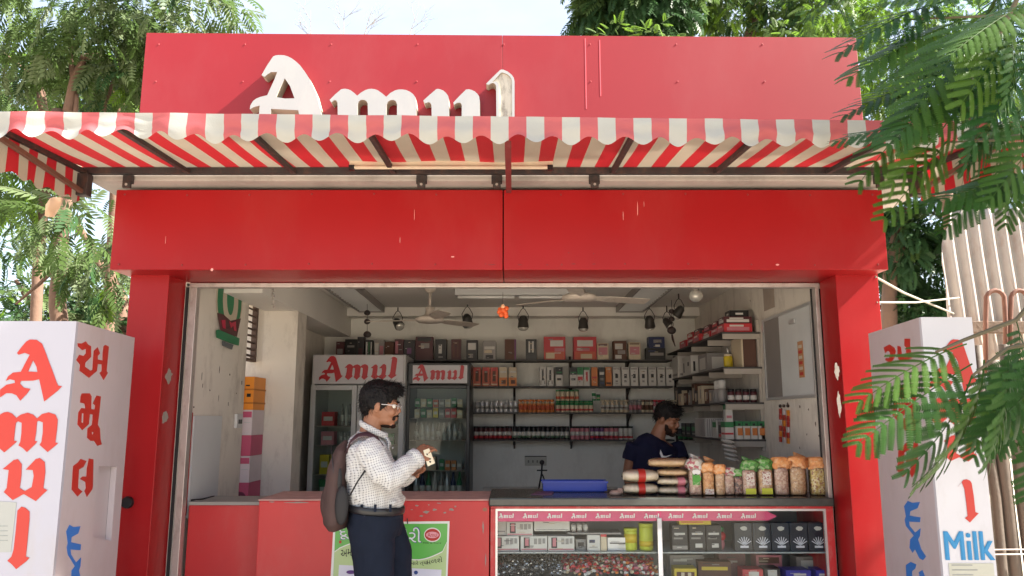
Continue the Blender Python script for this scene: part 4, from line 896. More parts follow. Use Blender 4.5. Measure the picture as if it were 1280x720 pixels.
# fourth shelf: jars with dark lids
for i in range(8): can(595 + i * 6, .024, 533, D0, 'maroon', [(.1, .35, 'red'), (.25, .6, 'white')], 'small jar with dark lid and red label at shelf left end', 'jar', 'red labelled jars on the fourth shelf', zb=z3, name='jar', lid='black')
for i in range(12): can(643.5 + i * 5.9, .0235, 533, D0, 'dark', [(.12, .6, 'white'), (.12, .3, 'green')], 'small dark lidded jar with greenish white label on fourth shelf', 'jar', 'green-white labelled jars on the fourth shelf', zb=z3, name='jar', lid='black')
for i in range(4): can(716 + i * 6, .0235, 533, D0, 'pink', [(.3, .6, 'white')], 'small jar with pink label in the middle of fourth shelf', 'jar', 'pink labelled jars on the fourth shelf', zb=z3, name='jar', lid='black')
for i in range(9): can(740.5 + i * 6, .0235, 533, D0, ('purple', 'pink', 'white')[i // 3 % 3], [(.3, .6, 'white'), (.1, .25, 'red')], 'small jar with ' + ('purple', 'pink', 'pale')[i // 3 % 3] + ' label left of the shopkeeper, fourth shelf', 'jar', ('purple', 'pink', 'pale')[i // 3 % 3] + ' labelled jars near the shopkeeper', zb=z3, name='jar', lid='black')
for i in range(3): can(851 + i * 6.2, .024, 536, D0 - .2, 'dark', [(.12, .5, 'green')], 'dark green labelled jar right of the shopkeeper', 'jar', 'dark jars right of the shopkeeper', zb=z3, name='jar', lid='black')

# right wall shelves: things face the room (-x)
def sidebox(y0, y1, sh, h, base, prints, label, x0=1.66, dep=.18, cat='box', group=None, lift=0, name='carton', lean=0):
    z = RZ[sh] + .001 + lift; b = MB().m(CA[base]); b.box(x0, y0, z, x0 + dep, y1, z + h)
    for i, (u0, v0, u1, v1, m_) in enumerate(prints):
        t_ = .0008 + .0006 * i; b.m(CA[m_]); b.box(x0 - t_, y0 + (y1 - y0) * (1 - u1), z + h * v0, x0 + .0002, y0 + (y1 - y0) * (1 - u0), z + h * v1)
        b.box(x0 + dep * u0, y0 - t_, z + h * v0, x0 + dep * u1, y0 + .0002, z + h * v1)
    return mk(name, b, label=label, cat=cat, group=group, bevel=.002)
rr = random.Random(5)
# top shelf: heaps of red and pink packets
y = 6.02; k = 0
for y, dy, h, base, m2, lab in ((6.02, .20, .07, 'red', 'pink', 'red and pink packet at the near end of the top side shelf'), (6.03, .16, .055, 'maroon', 'white', 'dark maroon packet lying on the near red packet'),
        (6.24, .20, .06, 'pink', 'red', 'pink packet second from the near end, top side shelf'), (6.25, .17, .05, 'maroon', 'red', 'dark packet on the second pink packet'),
        (6.48, .24, .065, 'red', 'white', 'red packet midway along the top side shelf'), (6.50, .2, .05, 'maroon', 'pink', 'maroon packet on the midway red packet'),
        (6.76, .24, .07, 'red', 'pink', 'red packet past the middle of top side shelf'), (6.78, .22, .05, 'dark', 'red', 'dark long packet on the packets past the middle'),
        (7.06, .28, .065, 'pink', 'maroon', 'pink packet near the far end, top side shelf'), (7.08, .22, .05, 'red', 'white', 'bright red packet on the far pink packet'), (7.40, .28, .08, 'red', 'pink', 'farthest red packet at the corner, top side shelf')):
    up = k if False else (0 if 'on the' not in lab.replace('on the top', '') else .071)
    sidebox(y, y + dy, 0, h, base, [(.1, .2, .9, .6, m2), (.2, .65, .7, .85, 'white')], lab, x0=1.64 + rr.uniform(0, .03), dep=.22, cat='packet', group='packets on the top side shelf', lift=up, name='packet')
sidebox(6.06, 6.20, 0, .05, 'black', [(.3, .3, .7, .6, 'white')], 'black packet topmost of the near heap, top side shelf', x0=1.72, dep=.15, cat='packet', lift=.130, name='packet')
# second: white packs in the back corner, pot, brown board
sidebox(7.62, 7.98, 1, .21, 'white', [(.1, .1, .9, .2, 'grey')], 'big whitish carton at the far corner of the second side shelf', x0=1.63, dep=.2)
sidebox(7.15, 7.5, 1, .18, 'white', [(.1, .2, .2, .7, 'dark'), (.6, .5, .75, .7, 'dark')], 'whitish carton with dark spots, second side shelf', x0=1.65, dep=.2)
sidebox(6.75, 7.08, 1, .17, 'grey', [(.2, .2, .8, .8, 'white')], 'grey carton behind the yellow pot, second side shelf', x0=1.70, dep=.2)
b = MB().m(CA['yellow']); b.smooth = True; b.lathe((1.735, 6.22, RZ[1] + .001), [(.032, 0), (.036, .03), (.036, .09), (.03, .10)], 16); b.m(CA['cream']); b.lathe((1.735, 6.22, RZ[1] + .10), [(.032, 0), (.032, .015), (.01, .02)], 16); b.m(ALU); b.lathe((1.735, 6.22, RZ[1] + .12), [(.008, 0), (.008, .05)], 8); loose('yellow_pot', b, 'yellow pot with thin spout at the near end of second side shelf', 'pot')
b = MB().m(M('brown_board', (.10, .045, .03), rough=.6, var=.3)); b.box(1.80, 6.02, RZ[1] + .001, 1.90, 6.30, RZ[1] + .235); b.m(CA['cream']).box(1.785, 6.018, RZ[1] + .001, 1.799, 6.30, RZ[1] + .235); loose('file_folder', b, 'tall brown folder with cream edge standing on the second side shelf', 'folder', bevel=.002)
# third: jars
for i in range(4): 
    x = 1.70 + i * .058; b = MB().m(CA['maroon']); b.smooth = True; b.lathe((x, 6.06, RZ[2] + .001), [(.024, 0), (.026, .01), (.026, .075), (.022, .085)], 14); b.m(CA['white']); b.lathe((x, 6.06, RZ[2] + .02), [(.0265, 0), (.0265, .035)], 14); b.m(BLACK); b.lathe((x, 6.06, RZ[2] + .082), [(.026, 0), (.026, .02)], 14)
    loose('jar', b, 'small maroon jar with white label at near end, third side shelf', 'jar', 'jars at the near end of the third side shelf')
for i in range(2):
    x = 1.67; b = MB().m(CA['grey']); b.smooth = True; b.lathe((x + .005, 6.22 + i * .11, RZ[2] + .001), [(.034, 0), (.038, .02), (.038, .09), (.03, .11)], 14); b.m(CA['white']); b.lathe((x + .005, 6.22 + i * .11, RZ[2] + .112), [(.033, 0), (.033, .06), (.02, .07)], 14)
    loose('canister', b, ('pale canister with white lid nearer the shop front, third side shelf', 'pale canister with white lid farther in, third side shelf')[i], 'canister')
for i in range(9): sidebox(6.46 + i * .165, 6.60 + i * .165, 2, rr.uniform(.10, .2), ('grey', 'brown', 'cream', 'dark', 'brown')[i % 5], [(.2, .2, .5, .8, 'cream'), (.6, .3, .8, .8, 'grey')], 'dusty ' + ('grey', 'brown', 'cream', 'dark', 'brown')[i % 5] + ' pack on third side shelf', cat='pack', group='dusty ' + ('grey', 'brown', 'cream', 'dark', 'brown')[i % 5] + ' packs', name='pack', x0=1.65 + rr.uniform(0, .03))
# fourth: green white orange cartons
for i in range(4): x = 1.71 + i * .056; b = MB().m(CA['white']); b.box(x, 6.0, RZ[3] + .001, x + .05, 6.06, RZ[3] + .135); b.m(CA['green']).box(x - .001, 5.999, RZ[3] + .10, x + .051, 6.061, RZ[3] + .1365); b.m(CA['orange']).box(x + .012, 5.9985, RZ[3] + .03, x + .05, 6.0, RZ[3] + .085); b.m(CA['dark']).box(x + .015, 5.998, RZ[3] + .104, x + .035, 5.9988, RZ[3] + .12); loose('carton', b, 'small green white and orange carton at near end of lowest side shelf', 'carton', 'green and orange cartons at the lowest side shelf', bevel=.0015)
b = MB().m(CA['white']); b.box(1.632, 6.02, RZ[3] + .001, 1.698, 6.14, RZ[3] + .13); b.m(CA['green']).box(1.631, 6.019, RZ[3] + .09, 1.699, 6.141, RZ[3] + .1315); b.m(CA['red']).box(1.631, 6.019, RZ[3] + .035, 1.695, 6.13, RZ[3] + .05); loose('carton', b, 'white carton with green top and red line left of the four green ones', 'carton', bevel=.0015)
b = MB().m(CA['white']); b.box(1.645, 6.03, RZ[3] + .133, 1.698, 6.10, RZ[3] + .26); b.m(CA['green']).box(1.644, 6.029, RZ[3] + .225, 1.70, 6.101, RZ[3] + .262); b.m(CA['pink']).box(1.650, 6.029, RZ[3] + .16, 1.69, 6.03, RZ[3] + .18); loose('carton', b, 'single carton with green top stacked above the lowest side shelf row', 'carton', bevel=.0015)
sidebox(6.2, 6.34, 3, .13, 'grey', [(.2, .3, .8, .8, 'dark'), (.2, .1, .8, .25, 'red')], 'grey and dark pack right behind the red lined carton', cat='pack', name='pack')
sidebox(6.38, 6.52, 3, .14, 'white', [(.1, .6, .9, .9, 'green')], 'pale green topped pack between grey and large white pack', cat='pack', name='pack')
sidebox(6.6, 7.0, 3, .16, 'white', [(.05 + .1 * k, .05, .09 + .1 * k, .95, 'grey') for k in range(9)], 'large white ribbed tray pack on the lowest side shelf', cat='pack', name='pack', x0=1.63)
for i in range(3): sidebox(7.1 + i * .22, 7.27 + i * .22, 3, .11, 'dark', [(.1, .4, .9, .7, 'green'), (.1, .1, .9, .2, 'grey')], 'dark green pack deep on the lowest side shelf', cat='pack', group='dark green packs', name='pack')
# bundle hanging under lowest shelf
b = MB().m(CA['white']); b.smooth = True
for k in range(5):
    for j in range(2): b.ell(at(908 + 4 * j + k * 1.2, 552 + k * 5.5, 5.9 + j * .06), (.045, .04, .012), 10, 6, rot=Matrix.Rotation(R(18), 3, 'Y'))
loose('cup_bundle', b, 'bundle of white cups hanging under the lowest side shelf', 'cups')

# back table, tray, small items
t = thing('back_table', (-.1, 7.3, 0), 'low white topped table against the back wall behind the counter', 'table')
zt_ = zat(616, 7.0); b = MB().m(WHITE); b.box(xat(601, 620, 7.0), 7.0, zt_ - .03, 1.0, 7.6, zt_); mk('table_top', b, parent=t, bevel=.004)
for x in (xat(603, 620, 7.0), .96):
    for y in (7.02, 7.55): b = MB().m(STEEL); b.box(x, y, .12, x + .03, y + .03, zt_ - .03); mk('leg', b, parent=t)
# switch board on back wall with a dark knob and cord
o = thing('switch_board', at(669, 580, 8.11), 'pale switch board with two rows on back wall above the table', 'switch')
p0_, p1_ = at(656, 582, 8.118), at(683, 571, 8.118); b = MB().m(M('board_pale', (.50, .48, .42), rough=.5)); b.box(p0_.x, 8.10, p0_.z, p1_.x, 8.119, p1_.z); mk('plate', b, parent=o, bevel=.003)
b = MB().m(DARKM); b.box(p0_.x, 8.097, p1_.z + .001, p1_.x, 8.119, p1_.z + .008); mk('top_edge', b, parent=o)
for k in range(4): b = MB().m(M('switch_grey', (.2, .19, .17))); b.box(p0_.x + .03 + k * .045, 8.096, p0_.z + .03, p0_.x + .045 + k * .045, 8.10, p0_.z + .055); mk('switch', b, parent=o)
# cutout stand: thin black desk stand with round head and cord
b = MB().m(BLACK); b.smooth = True
b.tube([at(673, 614, 6.9), at(677, 592, 6.9), at(677.5, 580, 6.9)], .008, 8); b.ell(at(677.5, 578, 6.9), (.022, .018, .022), 12, 8); b.tube([at(671, 588, 6.9), at(684, 588, 6.9)], .006, 6); b.tube([at(678, 593, 6.9), at(682, 604, 6.9), at(683, 614, 6.9)], .006, 6)
b.m(CA['yellow']).lathe(at(673, 617, 6.9), [(.02, 0), (.018, .025)], 10); loose('microphone_stand', b, 'small black stand with round head and crossbar behind the counter', 'stand')
BLU = M('blue_tray_plastic', (.012, .045, .38), rough=.35)
t = thing('blue_tray', (.35, 5.1, 1.045), 'shallow blue plastic tray on the black counter top', 'tray')
zc = 1.045
xa_, xb_, ya_, yb_ = xat(679, 620, 4.92), xat(759, 620, 4.92), 4.92, 5.05
b = MB().m(BLU); h_ = .062; e = .006
b.box(xa_ + .015, ya_ + .01, zc, xb_ - .015, yb_ - .01, zc + .006)
for q in ((xa_, ya_, xb_, ya_ + e), (xa_, yb_ - e, xb_, yb_), (xa_, ya_ + e, xa_ + e, yb_ - e), (xb_ - e, ya_ + e, xb_, yb_ - e)): b.box(q[0], q[1], zc + .0065, q[2], q[3], zc + h_)
mk('tray_body', b, parent=t, bevel=.002)
b = MB().m(BLU)
for q in ((xa_ - .008, ya_ - .008, xb_ + .008, ya_ - .0005), (xa_ - .008, yb_ + .0005, xb_ + .008, yb_ + .008)): b.box(q[0], q[1], zc + h_ - .008, q[2], q[3], zc + h_ + .004)
mk('tray_rim', b, parent=t)

# ------------------------------------------------------------------ upright fridges
def fridge(xa, xb, D, ztop, body, frame, zhead, doors, lab, depth=.62, header=None, wordw=.8):
    t = thing('display_fridge', ((xa + xb) / 2, D + depth / 2, .12), lab, 'fridge')
    th = .03; b = MB().m(body)
    b.box(xa, D + .03, .12, xa + th, D + depth, ztop); b.box(xb - th, D + .03, .12, xb, D + depth, ztop); b.box(xa + th, D + depth - th, .12, xb - th, D + depth, ztop)
    b.box(xa + th, D + .03, ztop - th, xb - th, D + depth - th, ztop); b.box(xa + th, D + .03, .12, xb - th, D + depth - th, .32); mk('cabinet', b, parent=t, bevel=.004)
    b = MB().m(M('fridge_liner', (.60, .60, .58), rough=.5)); b.box(xa + th + .001, D + depth - th - .012, .321, xb - th - .001, D + depth - th - .001, zhead); mk('liner', b, parent=t)
    b = MB().m(header); b.box(xa + .012, D, zhead + .008, xb - .012, D + .029, ztop - .006); hd = mk('header', b, parent=t, bevel=.004)
    w = (xb - xa) * wordw; hh = w / (950 / 320); b = MB().m(M('word_red', (.46, .012, .02), rough=.4)); put_word(b, (xa + (xb - xa - w) / 2, D - .001, (zhead + ztop) / 2 - hh * .48), (1, 0, 0), (0, 0, 1), w, .003); mk('header_lettering', b, parent=hd)
    n = doors; wd = (xb - xa) / n
    for k in range(n):
        a, c_ = xa + k * wd + .004, xa + (k + 1) * wd - .004; f = .045 if n > 1 else .03; zb_ = .34; zt_ = zhead - .004
        b = MB().m(frame); b.box(a, D - .012, zb_, a + f, D + .028, zt_); b.box(c_ - f, D - .012, zb_, c_, D + .028, zt_); b.box(a + f, D - .012, zt_ - f, c_ - f, D + .028, zt_); b.box(a + f, D - .012, zb_, c_ - f, D + .028, zb_ + f); dr = mk('door', b, parent=t, bevel=.004)
        b = MB().m(glass_mat('fridge_glass', (.84, .88, .86), .06, ior=1.22)); b.box(a + f + .001, D + .004, zb_ + f + .001, c_ - f - .001, D + .009, zt_ - f - .001); mk('door_glass', b, parent=dr)
        b = MB().m(BLACK if frame is not WHITE else ALU); x = c_ - .03 if (k == 0 and n == 1) else (c_ - .02 if k == 0 else a + .02); b.box(x - .008, D - .04, 1.0, x + .008, D - .025, 1.28); b.box(x - .006, D - .0255, 1.01, x + .006, D - .0115, 1.03); b.box(x - .006, D - .0255, 1.25, x + .006, D - .0115, 1.27); mk('handle', b, parent=dr, bevel=.002)
    return t
f1a, f1b = xat(389, 470, 7.2), xat(506, 470, 7.2)
DF1, DF2 = 7.2, 7.35
f2a, f2b = xat(508.5, 470, 7.35), xat(588, 470, 7.35)
HW = M('header_white', (.56, .54, .56), rough=.4)
F1_ = fridge(f1a, f1b, DF1, zat(443, DF1), WHITE, M('door_frame_grey', (.50, .50, .50), rough=.4), zat(481, DF1), 2, 'white double door display fridge with large red lettering on its header', header=HW, wordw=.83)
F2_ = fridge(f2a, f2b, DF2, zat(453, DF2), BLACK, BLACK, zat(481, DF2), 1, 'black single door display fridge with smaller red lettering on its header', header=BLACK, wordw=.80)
b = MB().m(HW); b.box(xat(516, 466, DF2), DF2 - .004, zat(479, DF2), xat(584, 466, DF2), DF2 - .0002, zat(456.5, DF2)); mk('header_plate', b, parent=F2_)
for o in COL.objects:   # bring the lettering in front of the plate
    if o.name.startswith('header_lettering') and o.parent.parent == F2_: o.location.y -= .006
# wire shelves + goods inside
def fshelf(x0, x1, D, z, lab_):
    b = MB().m(STEEL)
    for k in range(2): b.tube([(x0, D + .05 + k * .35, z), (x1, D + .05 + k * .35, z)], .005, 5)
    for k in range(14): x = x0 + (x1 - x0) * (k + .5) / 14; b.tube([(x, D + .05, z + .004), (x, D + .42, z + .004)], .002, 4)
    return b
for x0, x1, D, zs, T_ in ((f1a + .035, f1b - .035, DF1, [zat(533, DF1), zat(557, DF1), zat(594, DF1), .75], F1_), (f2a + .035, f2b - .035, DF2, [zat(523, DF2), zat(551, DF2), zat(589, DF2), .75], F2_)):
    for z in zs: mk('wire_shelf', fshelf(x0, x1, D, z, ''), parent=T_)
def stock(x0, x1, D, z, h, kinds, label, cat, group, n, name, tp=False):
    for i in range(n):
        x = x0 + (x1 - x0) * (i + .5) / n; r_ = (x1 - x0) / n * .42; kk = kinds[i % len(kinds)]; b = MB()
        if name == 'bottle':
            b.m(CA[kk]); b.smooth = True; b.lathe((x, D + .05 + r_, z + .006), [(r_ * .9, 0), (r_, .01), (r_, h * .6), (r_ * .45, h * .82), (r_ * .4, h)], 10); b.m(CA['white']); b.lathe((x, D + .05 + r_, z + .006 + h * .2), [(r_ * 1.02, 0), (r_ * 1.02, h * .3)], 10)
        else:
            hh = h * rr.uniform(.8, 1); b.m(CA[kk]); b.box(x - r_, D + .05, z + .006, x + r_, D + .05 + r_ * 2.2, z + .006 + hh); b.m(CA['white' if kk != 'white' else 'red']); b.box(x - r_ * .7, D + .0485, z + .006 + hh * .35, x + r_ * .7, D + .05, z + .006 + hh * .65)
        mk(name, b, label=label, cat=cat, group=group)
i1a, i1b = f1a + .09, (f1a + f1b) / 2 - .06
stock(i1a, i1a + .14, DF1, zat(533, DF1), .15, ['red'], 'red box on the top shelf of the white fridge left door', 'box', None, 1, 'carton')
stock(i1a + .18, i1b, DF1, zat(533, DF1), .20, ['grey', 'white'], 'grey-white bottle on the top shelf of white fridge left door', 'bottle', 'bottles in the white fridge top shelf', 3, 'bottle')
stock(i1a, i1a + .14, DF1, zat(557, DF1), .12, ['pink'], 'dull pink box on the second shelf of the white fridge', 'box', None, 1, 'carton')
stock(i1a + .18, i1b, DF1, zat(557, DF1), .12, ['grey'], 'grey pack on the second shelf of the white fridge', 'pack', 'grey packs in the white fridge', 3, 'pack')
stock(i1a, i1a + .20, DF1, zat(594, DF1), .19, ['yellow'], 'yellow tub on the third shelf of the white fridge', 'tub', 'yellow tubs in the white fridge', 2, 'pack')
stock(i1a, i1b, DF1, .75, .22, ['green', 'grey', 'green'], 'green or grey pack low in the white fridge left door', 'pack', 'packs low in the white fridge', 3, 'pack')
j1a, j1b = (f1a + f1b) / 2 + .06, f1b - .09
for zz, h, ks in ((zat(533, DF1), .17, ['white', 'green', 'grey']), (zat(557, DF1), .12, ['cream', 'green']), (zat(594, DF1), .18, ['green', 'yellow', 'white']), (.75, .2, ['grey', 'white'])):
    stock(j1a, j1b, DF1, zz, h, ks, 'mixed pack on ' + {.17: 'the top', .12: 'the second', .18: 'the third', .2: 'the lowest'}[h] + ' shelf behind the white fridge right door', 'pack', 'packs behind the white fridge right door', 4, 'pack')
i2a, i2b = f2a + .07, f2b - .07
stock(i2a, i2b, DF2, zat(523, DF2), .09, ['cream', 'green', 'cream', 'yellow', 'grey', 'red', 'red'], 'small pack in the lower row of black fridge top shelf', 'pack', 'packs on the black fridge top shelf', 8, 'pack')
stock(i2a, i2b, DF2, zat(523, DF2) + .10, .085, ['green', 'cream', 'green', 'ored', 'grey', 'cream'], 'small pack stacked in the upper row of black fridge top shelf', 'pack', 'stacked packs on the black fridge top shelf', 8, 'pack')
stock(i2a, i2b, DF2, zat(551, DF2), .16, ['grey', 'white', 'silver', 'silver'], 'milk bottle on the second shelf of the black fridge', 'bottle', 'bottles on the black fridge second shelf', 9, 'bottle')
stock(i2a, i2a + .22, DF2, zat(589, DF2), .12, ['ored', 'cream'], 'butter pack left on the third shelf of black fridge', 'pack', 'butter packs left', 2, 'pack')
stock(i2a + .24, i2b, DF2, zat(589, DF2), .10, ['green', 'orange', 'orange', 'grey'], 'low pack right on the third shelf of black fridge', 'pack', 'packs right in the black fridge', 4, 'pack')
stock(i2a, i2b, DF2, .75, .24, ['silver', 'blue', 'green', 'white', 'grey'], 'cold drink bottle on the lowest visible shelf of black fridge', 'bottle', 'bottles low in the black fridge', 8, 'bottle')

# ------------------------------------------------------------------ counter
CN = thing('red_counter', (-.9, 4.8, .12), 'chipped red counter cabinet with a green poster at the front', 'counter')
cl_, cr_ = xat(322, 660, 4.60), xat(611.5, 660, 4.60); zc1 = zat(624.5, 4.6)
b = MB().m(REDP); b.box(cl_, 4.60, .12, cr_, 5.10, zc1 - .006); mk('cabinet', b, parent=CN, bevel=.006)
b = MB().m(M('worn_edge', (.50, .30, .26), rough=.7, var=.35, scale=12)); b.box(cl_ - .004, 4.594, zc1 - .006, cr_ - .002, 5.10, zc1 + .002); mk('counter_top', b, parent=CN, bevel=.002)
pe = thing('x', (0, 0, 0), 'x', 'x'); COL.objects.unlink(pe); bpy.data.objects.remove(pe)
for k, (px, py, w, h) in enumerate(((533, 640, .022, .010), (543, 637, .018, .008), (527, 645, .014, .005), (521, 632, .012, .006), (564, 637, .020, .008), (556, 641, .010, .006), (549, 629, .018, .004), (340, 627.5, .02, .004), (372, 628, .09, .005), (569, 633, .008, .006), (604, 660, .006, .05), (607, 700, .004, .05), (515, 637, .01, .003), (536, 631, .007, .004))):
    c = at(px, py, 4.6); b = MB().m(PEEL); b.prism(blob(c.x, c.z, w, h, 4.5985, n=11, seed=k + 40, rough=.6), off=(0, .0013, 0)); mk('paint_chip', b, parent=CN)
c = at(606, 637, 4.6); b = MB().m(M('brown_stain', (.30, .14, .09), rough=.8)); b.prism(blob(c.x, c.z, .015, .012, 4.5988, seed=9), off=(0, .001, 0)); mk('stain', b, parent=CN)
b = MB().m(REDP); b.box(-1.92, 4.75, .12, cl_ - .006, 4.79, .985); SP = loose('red_side_panel', b, 'plain faded red panel closing the gap left of the counter', 'panel', bevel=.003)
b = MB().m(M('ledge_grey', (.30, .29, .26), rough=.7)); b.box(-1.92, 4.745, .986, cl_ - .006, 5.1, 1.005); mk('ledge', b, parent=SP)
b = MB().m(BLACKM)
b.tube([at(222, 627, 4.85), at(240, 625.5, 4.85), at(252, 624, 4.85), at(268, 620, 4.85)], [.004, .007, .005, .003], 6); loose('dark_cable', b, 'short black cable end lying on the ledge by the left track', 'cable')
# poster on the counter
PO = thing('green_poster', at(490, 690, 4.59), 'green dairy price poster with white border stuck on the red counter', 'poster')
PG, PGL = M('poster_green', (.10, .42, .07), rough=.35, var=.05), M('poster_pale_green', (.42, .56, .26), rough=.4)
PW = M('poster_white', (.72, .72, .70), rough=.4); PN = M('poster_navy', (.02, .05, .22), rough=.4)
YP = 4.5975
def pp(pts, k=0): return [Vector((p.x, YP - k * .0012, p.z)) for p in (at(x, y, 4.597) for x, y in pts)]
def pprism(name, pts, mat, k): b = MB().m(mat); b.prism(pp(pts, k), off=(0, .0011, 0)); return mk(name, b, parent=PO)
pprism('poster_sheet', [(417, 653), (562, 651.5), (558, 760), (411, 760)], PW, 0)
pprism('poster_field', [(419.5, 655.5), (559.5, 654.5), (556, 756), (415, 756)], PG, 1)
curve = [(418.3, 690)] + [(419 + 140 * t, 688 - 10 * math.sin(math.pi * min(t * 2.2, 1)) * (t < .46) + (12 * math.sin(math.pi * (t - .46) / .54) if t > .46 else 0) - 6 * max(0, t - .75)) for t in [i / 24 for i in range(1, 24)]] + [(558.6, 678)]
low = [(556.2, 754), (415.3, 754)]
pprism('poster_lower', curve + low, PGL, 2)
cv2 = [(x, y - .9) for x, y in curve]; b = MB().m(PW)
b.prism(pp(cv2 + [(x, y + 1.3) for x, y in reversed(cv2)], 3), off=(0, .0011, 0)); mk('poster_swoosh', b, parent=PO)
pprism('price_card', [(424, 706), (552, 712), (550, 752), (421, 752)], M('poster_lilac', (.62, .63, .74), rough=.4), 3)
def ptext(body, x, y, h, mat, k, w=None, up=0):
    b = MB().m(mat); p = pp([(x, y)], k)[0]; hz = h / 967 * 4.45; ww = None if w is None else w / 967 * 4.45
    put_text(b, body, p, (1, 0, up), (0, 0, 1), hz, ww); return b
for body, x, y, h, w, up in (('દૂધ', 424, 674, 14, 22, 0), ('ડેરી', 500, 678, 18, 26, .0)):
    b = ptext(body, x - .6, y + .8, h + 1.6, PN, 3, w + 1.4, up); mk('poster_word', b, parent=PO)
    b = ptext(body, x, y, h, M('poster_word_white', (.7, .74, .78)), 4, w, up); mk('poster_word_face', b, parent=PO)
for body, x, y, h, w, up in (('અમા', 426, 697, 9, 16, .18), ('અમારે ત્યાં', 507, 708, 7, 28, .03), ('મળશે', 533, 706, 7, 20, .18), ('તાજું', 458, 694, 8, 16, 0)):
    b = ptext(body, x, y, h, BLACKM, 3.2, w, up); mk('poster_caption', b, parent=PO)
e = at(540.5, 668.5, 4.597)
for r1, r2, m_, k in ((10.5, 9, PW, 2), (9.5, 7.6, VRED, 3), (8, 4, M('logo_pink', (.75, .35, .40)), 4)):
    pprism('round_logo', ov(540.5, 668.5, r1, r2, n=26), m_, k)
b = ptext('Amul', 534.5, 671, 5, VRED, 5.2, 12, 0); mk('round_logo_text', b, parent=PO)
b = ptext('Milk & Curd', 529, 679.5, 1.7, BLACKM, 3, 22); mk('poster_footnote', b, parent=PO)
pprism('poster_pack', ov(439, 715, 6, 2.4, n=16), M('poster_purple', (.10, .03, .2)), 4.5); pprism('poster_pack', ov(520, 715.5, 2.5, 2.5, n=14), PN, 4.5)
b = MB().m(VRED); b.box(at(424, 679, 4.6).x, YP - .0045, at(424, 679, 4.6).z, at(427, 679, 4.6).x, YP - .0035, at(424, 675.5, 4.6).z); mk('poster_mark', b, parent=PO)
b = MB().m(DARKM); b.tube([at(509, 648, 4.595), at(509.5, 655, 4.59)], .003, 5); loose('nail', b, 'tiny dark nail holding the green poster at its top edge', 'nail')

# ------------------------------------------------------------------ glass showcase
G = thing('glass_showcase', (.87, 4.9, .12), 'red framed glass showcase with a black stone top and stocked shelves', 'showcase')
GD_ = 4.60; ga, gb = xat(613, 660, GD_), xat(1043, 660, GD_) 
zt_g = zat(632.5, 4.60); ztt = 1.044
b = MB().m(M('black_stone', (.05, .055, .05), rough=.25, var=.3, scale=30)); b.box(xat(611, 627, 4.58), 4.575, zt_g, gb + .0, 5.16, ztt); mk('stone_top', b, parent=G, bevel=.008)
fr = M('showcase_red', (.48, .025, .03), rough=.4, dirt=(.6, .35, .3), dirt_amt=.4, dirt_scale=14)
zf_ = zt_g - .002
b = MB().m(fr); b.box(ga, 4.60, zat(636, 4.6), gb, 4.64, zf_); mk('frame_rail', b, parent=G, bevel=.002)
for a, c_ in ((ga, ga + .028), (gb - .04, gb)): b = MB().m(fr); b.box(a, 4.601, .12, c_, 4.64, zat(636, 4.6) - .001); mk('frame_post', b, parent=G, bevel=.002)
b = MB().m(fr); b.box(ga + .03, 4.60, .12, gb - .042, 4.64, .42); mk('base_panel', b, parent=G)
for a, c_ in ((ga + .0, ga + .03), (gb - .03, gb)): b = MB().m(fr); b.box(a, 4.645, .12, c_, 5.14, zf_); mk('side_panel', b, parent=G)
b = MB().m(ALU); x0_, x1_ = ga + .029, gb - .041; zA, zB_ = .421, zat(636, 4.6) - .001
for q in ((x0_, zB_ - .012, x1_, zB_), (x0_, zA, x1_, zA + .012), (x0_, zA + .0125, x0_ + .012, zB_ - .0125), (x1_ - .012, zA + .0125, x1_, zB_ - .0125)): b.box(q[0], 4.606, q[1], q[2], 4.622, q[3])
mk('bead_trim', b, parent=G)
xm = xat(825, 680, 4.61)
b = MB().m(WHITE); b.box(xm - .012, 4.603, zA + .013, xm + .012, 4.626, zat(648, 4.6)); mk('divider', b, parent=G)
for a, c_ in ((x0_ + .013, xm - .013), (xm + .013, x1_ - .013)):
    b = MB().m(glass_mat('showcase_glass', (.95, .97, .96), .04, ior=1.17)); b.box(a, 4.612, zA + .013, c_, 4.616, zB_ - .013); mk('glass_pane', b, parent=G)
ZS = [zat(688, 4.72), zat(722, 4.72) - .02, .43]
for z in ZS[:2]:
    b = MB().m(M('inner_shelf', (.34, .38, .40), rough=.2)); b.box(ga + .032, 4.66, z - .007, gb - .032, 5.10, z); mk('inner_shelf', b, parent=G)
b = MB().m(M('inner_back', (.42, .43, .44), rough=.6)); b.box(ga + .031, 5.11, .43, gb - .031, 5.125, zf_ - .01); mk('back_panel', b, parent=G)
# pink strip with repeated lettering inside the glass
o = thing('brand_strip', at(790, 650, 4.635), 'magenta pink strip with repeated white lettering along the showcase top', 'strip')
PKS = M('strip_pink', (.62, .045, .17), rough=.3)
b = MB().m(PKS); za_, zb_ = zat(652, 4.63), zat(638.5, 4.63); b.prism([Vector((xat(620, 640, 4.63), 4.63, zb_)), Vector((xat(618, 640, 4.63), 4.63, (za_ + zb_) / 2)), Vector((xat(622, 640, 4.63), 4.63, za_)), Vector((xat(960, 640, 4.63), 4.63, za_ + .006)), Vector((xat(971, 640, 4.63), 4.63, (za_ + zb_) / 2)), Vector((xat(958, 640, 4.63), 4.63, zb_))], off=(0, .003, 0)); mk('strip_sheet', b, parent=o)
for k in range(12):
    px = 623 + k * 30.3; c = at(px, 648.3, 4.629); b = MB().m(PW); put_word(b, (c.x, 4.6295, c.z), (1, 0, 0), (0, 0, 1), 19 / 967 * 4.5, .0012)
    if px < 955: mk('strip_lettering', b, parent=o)
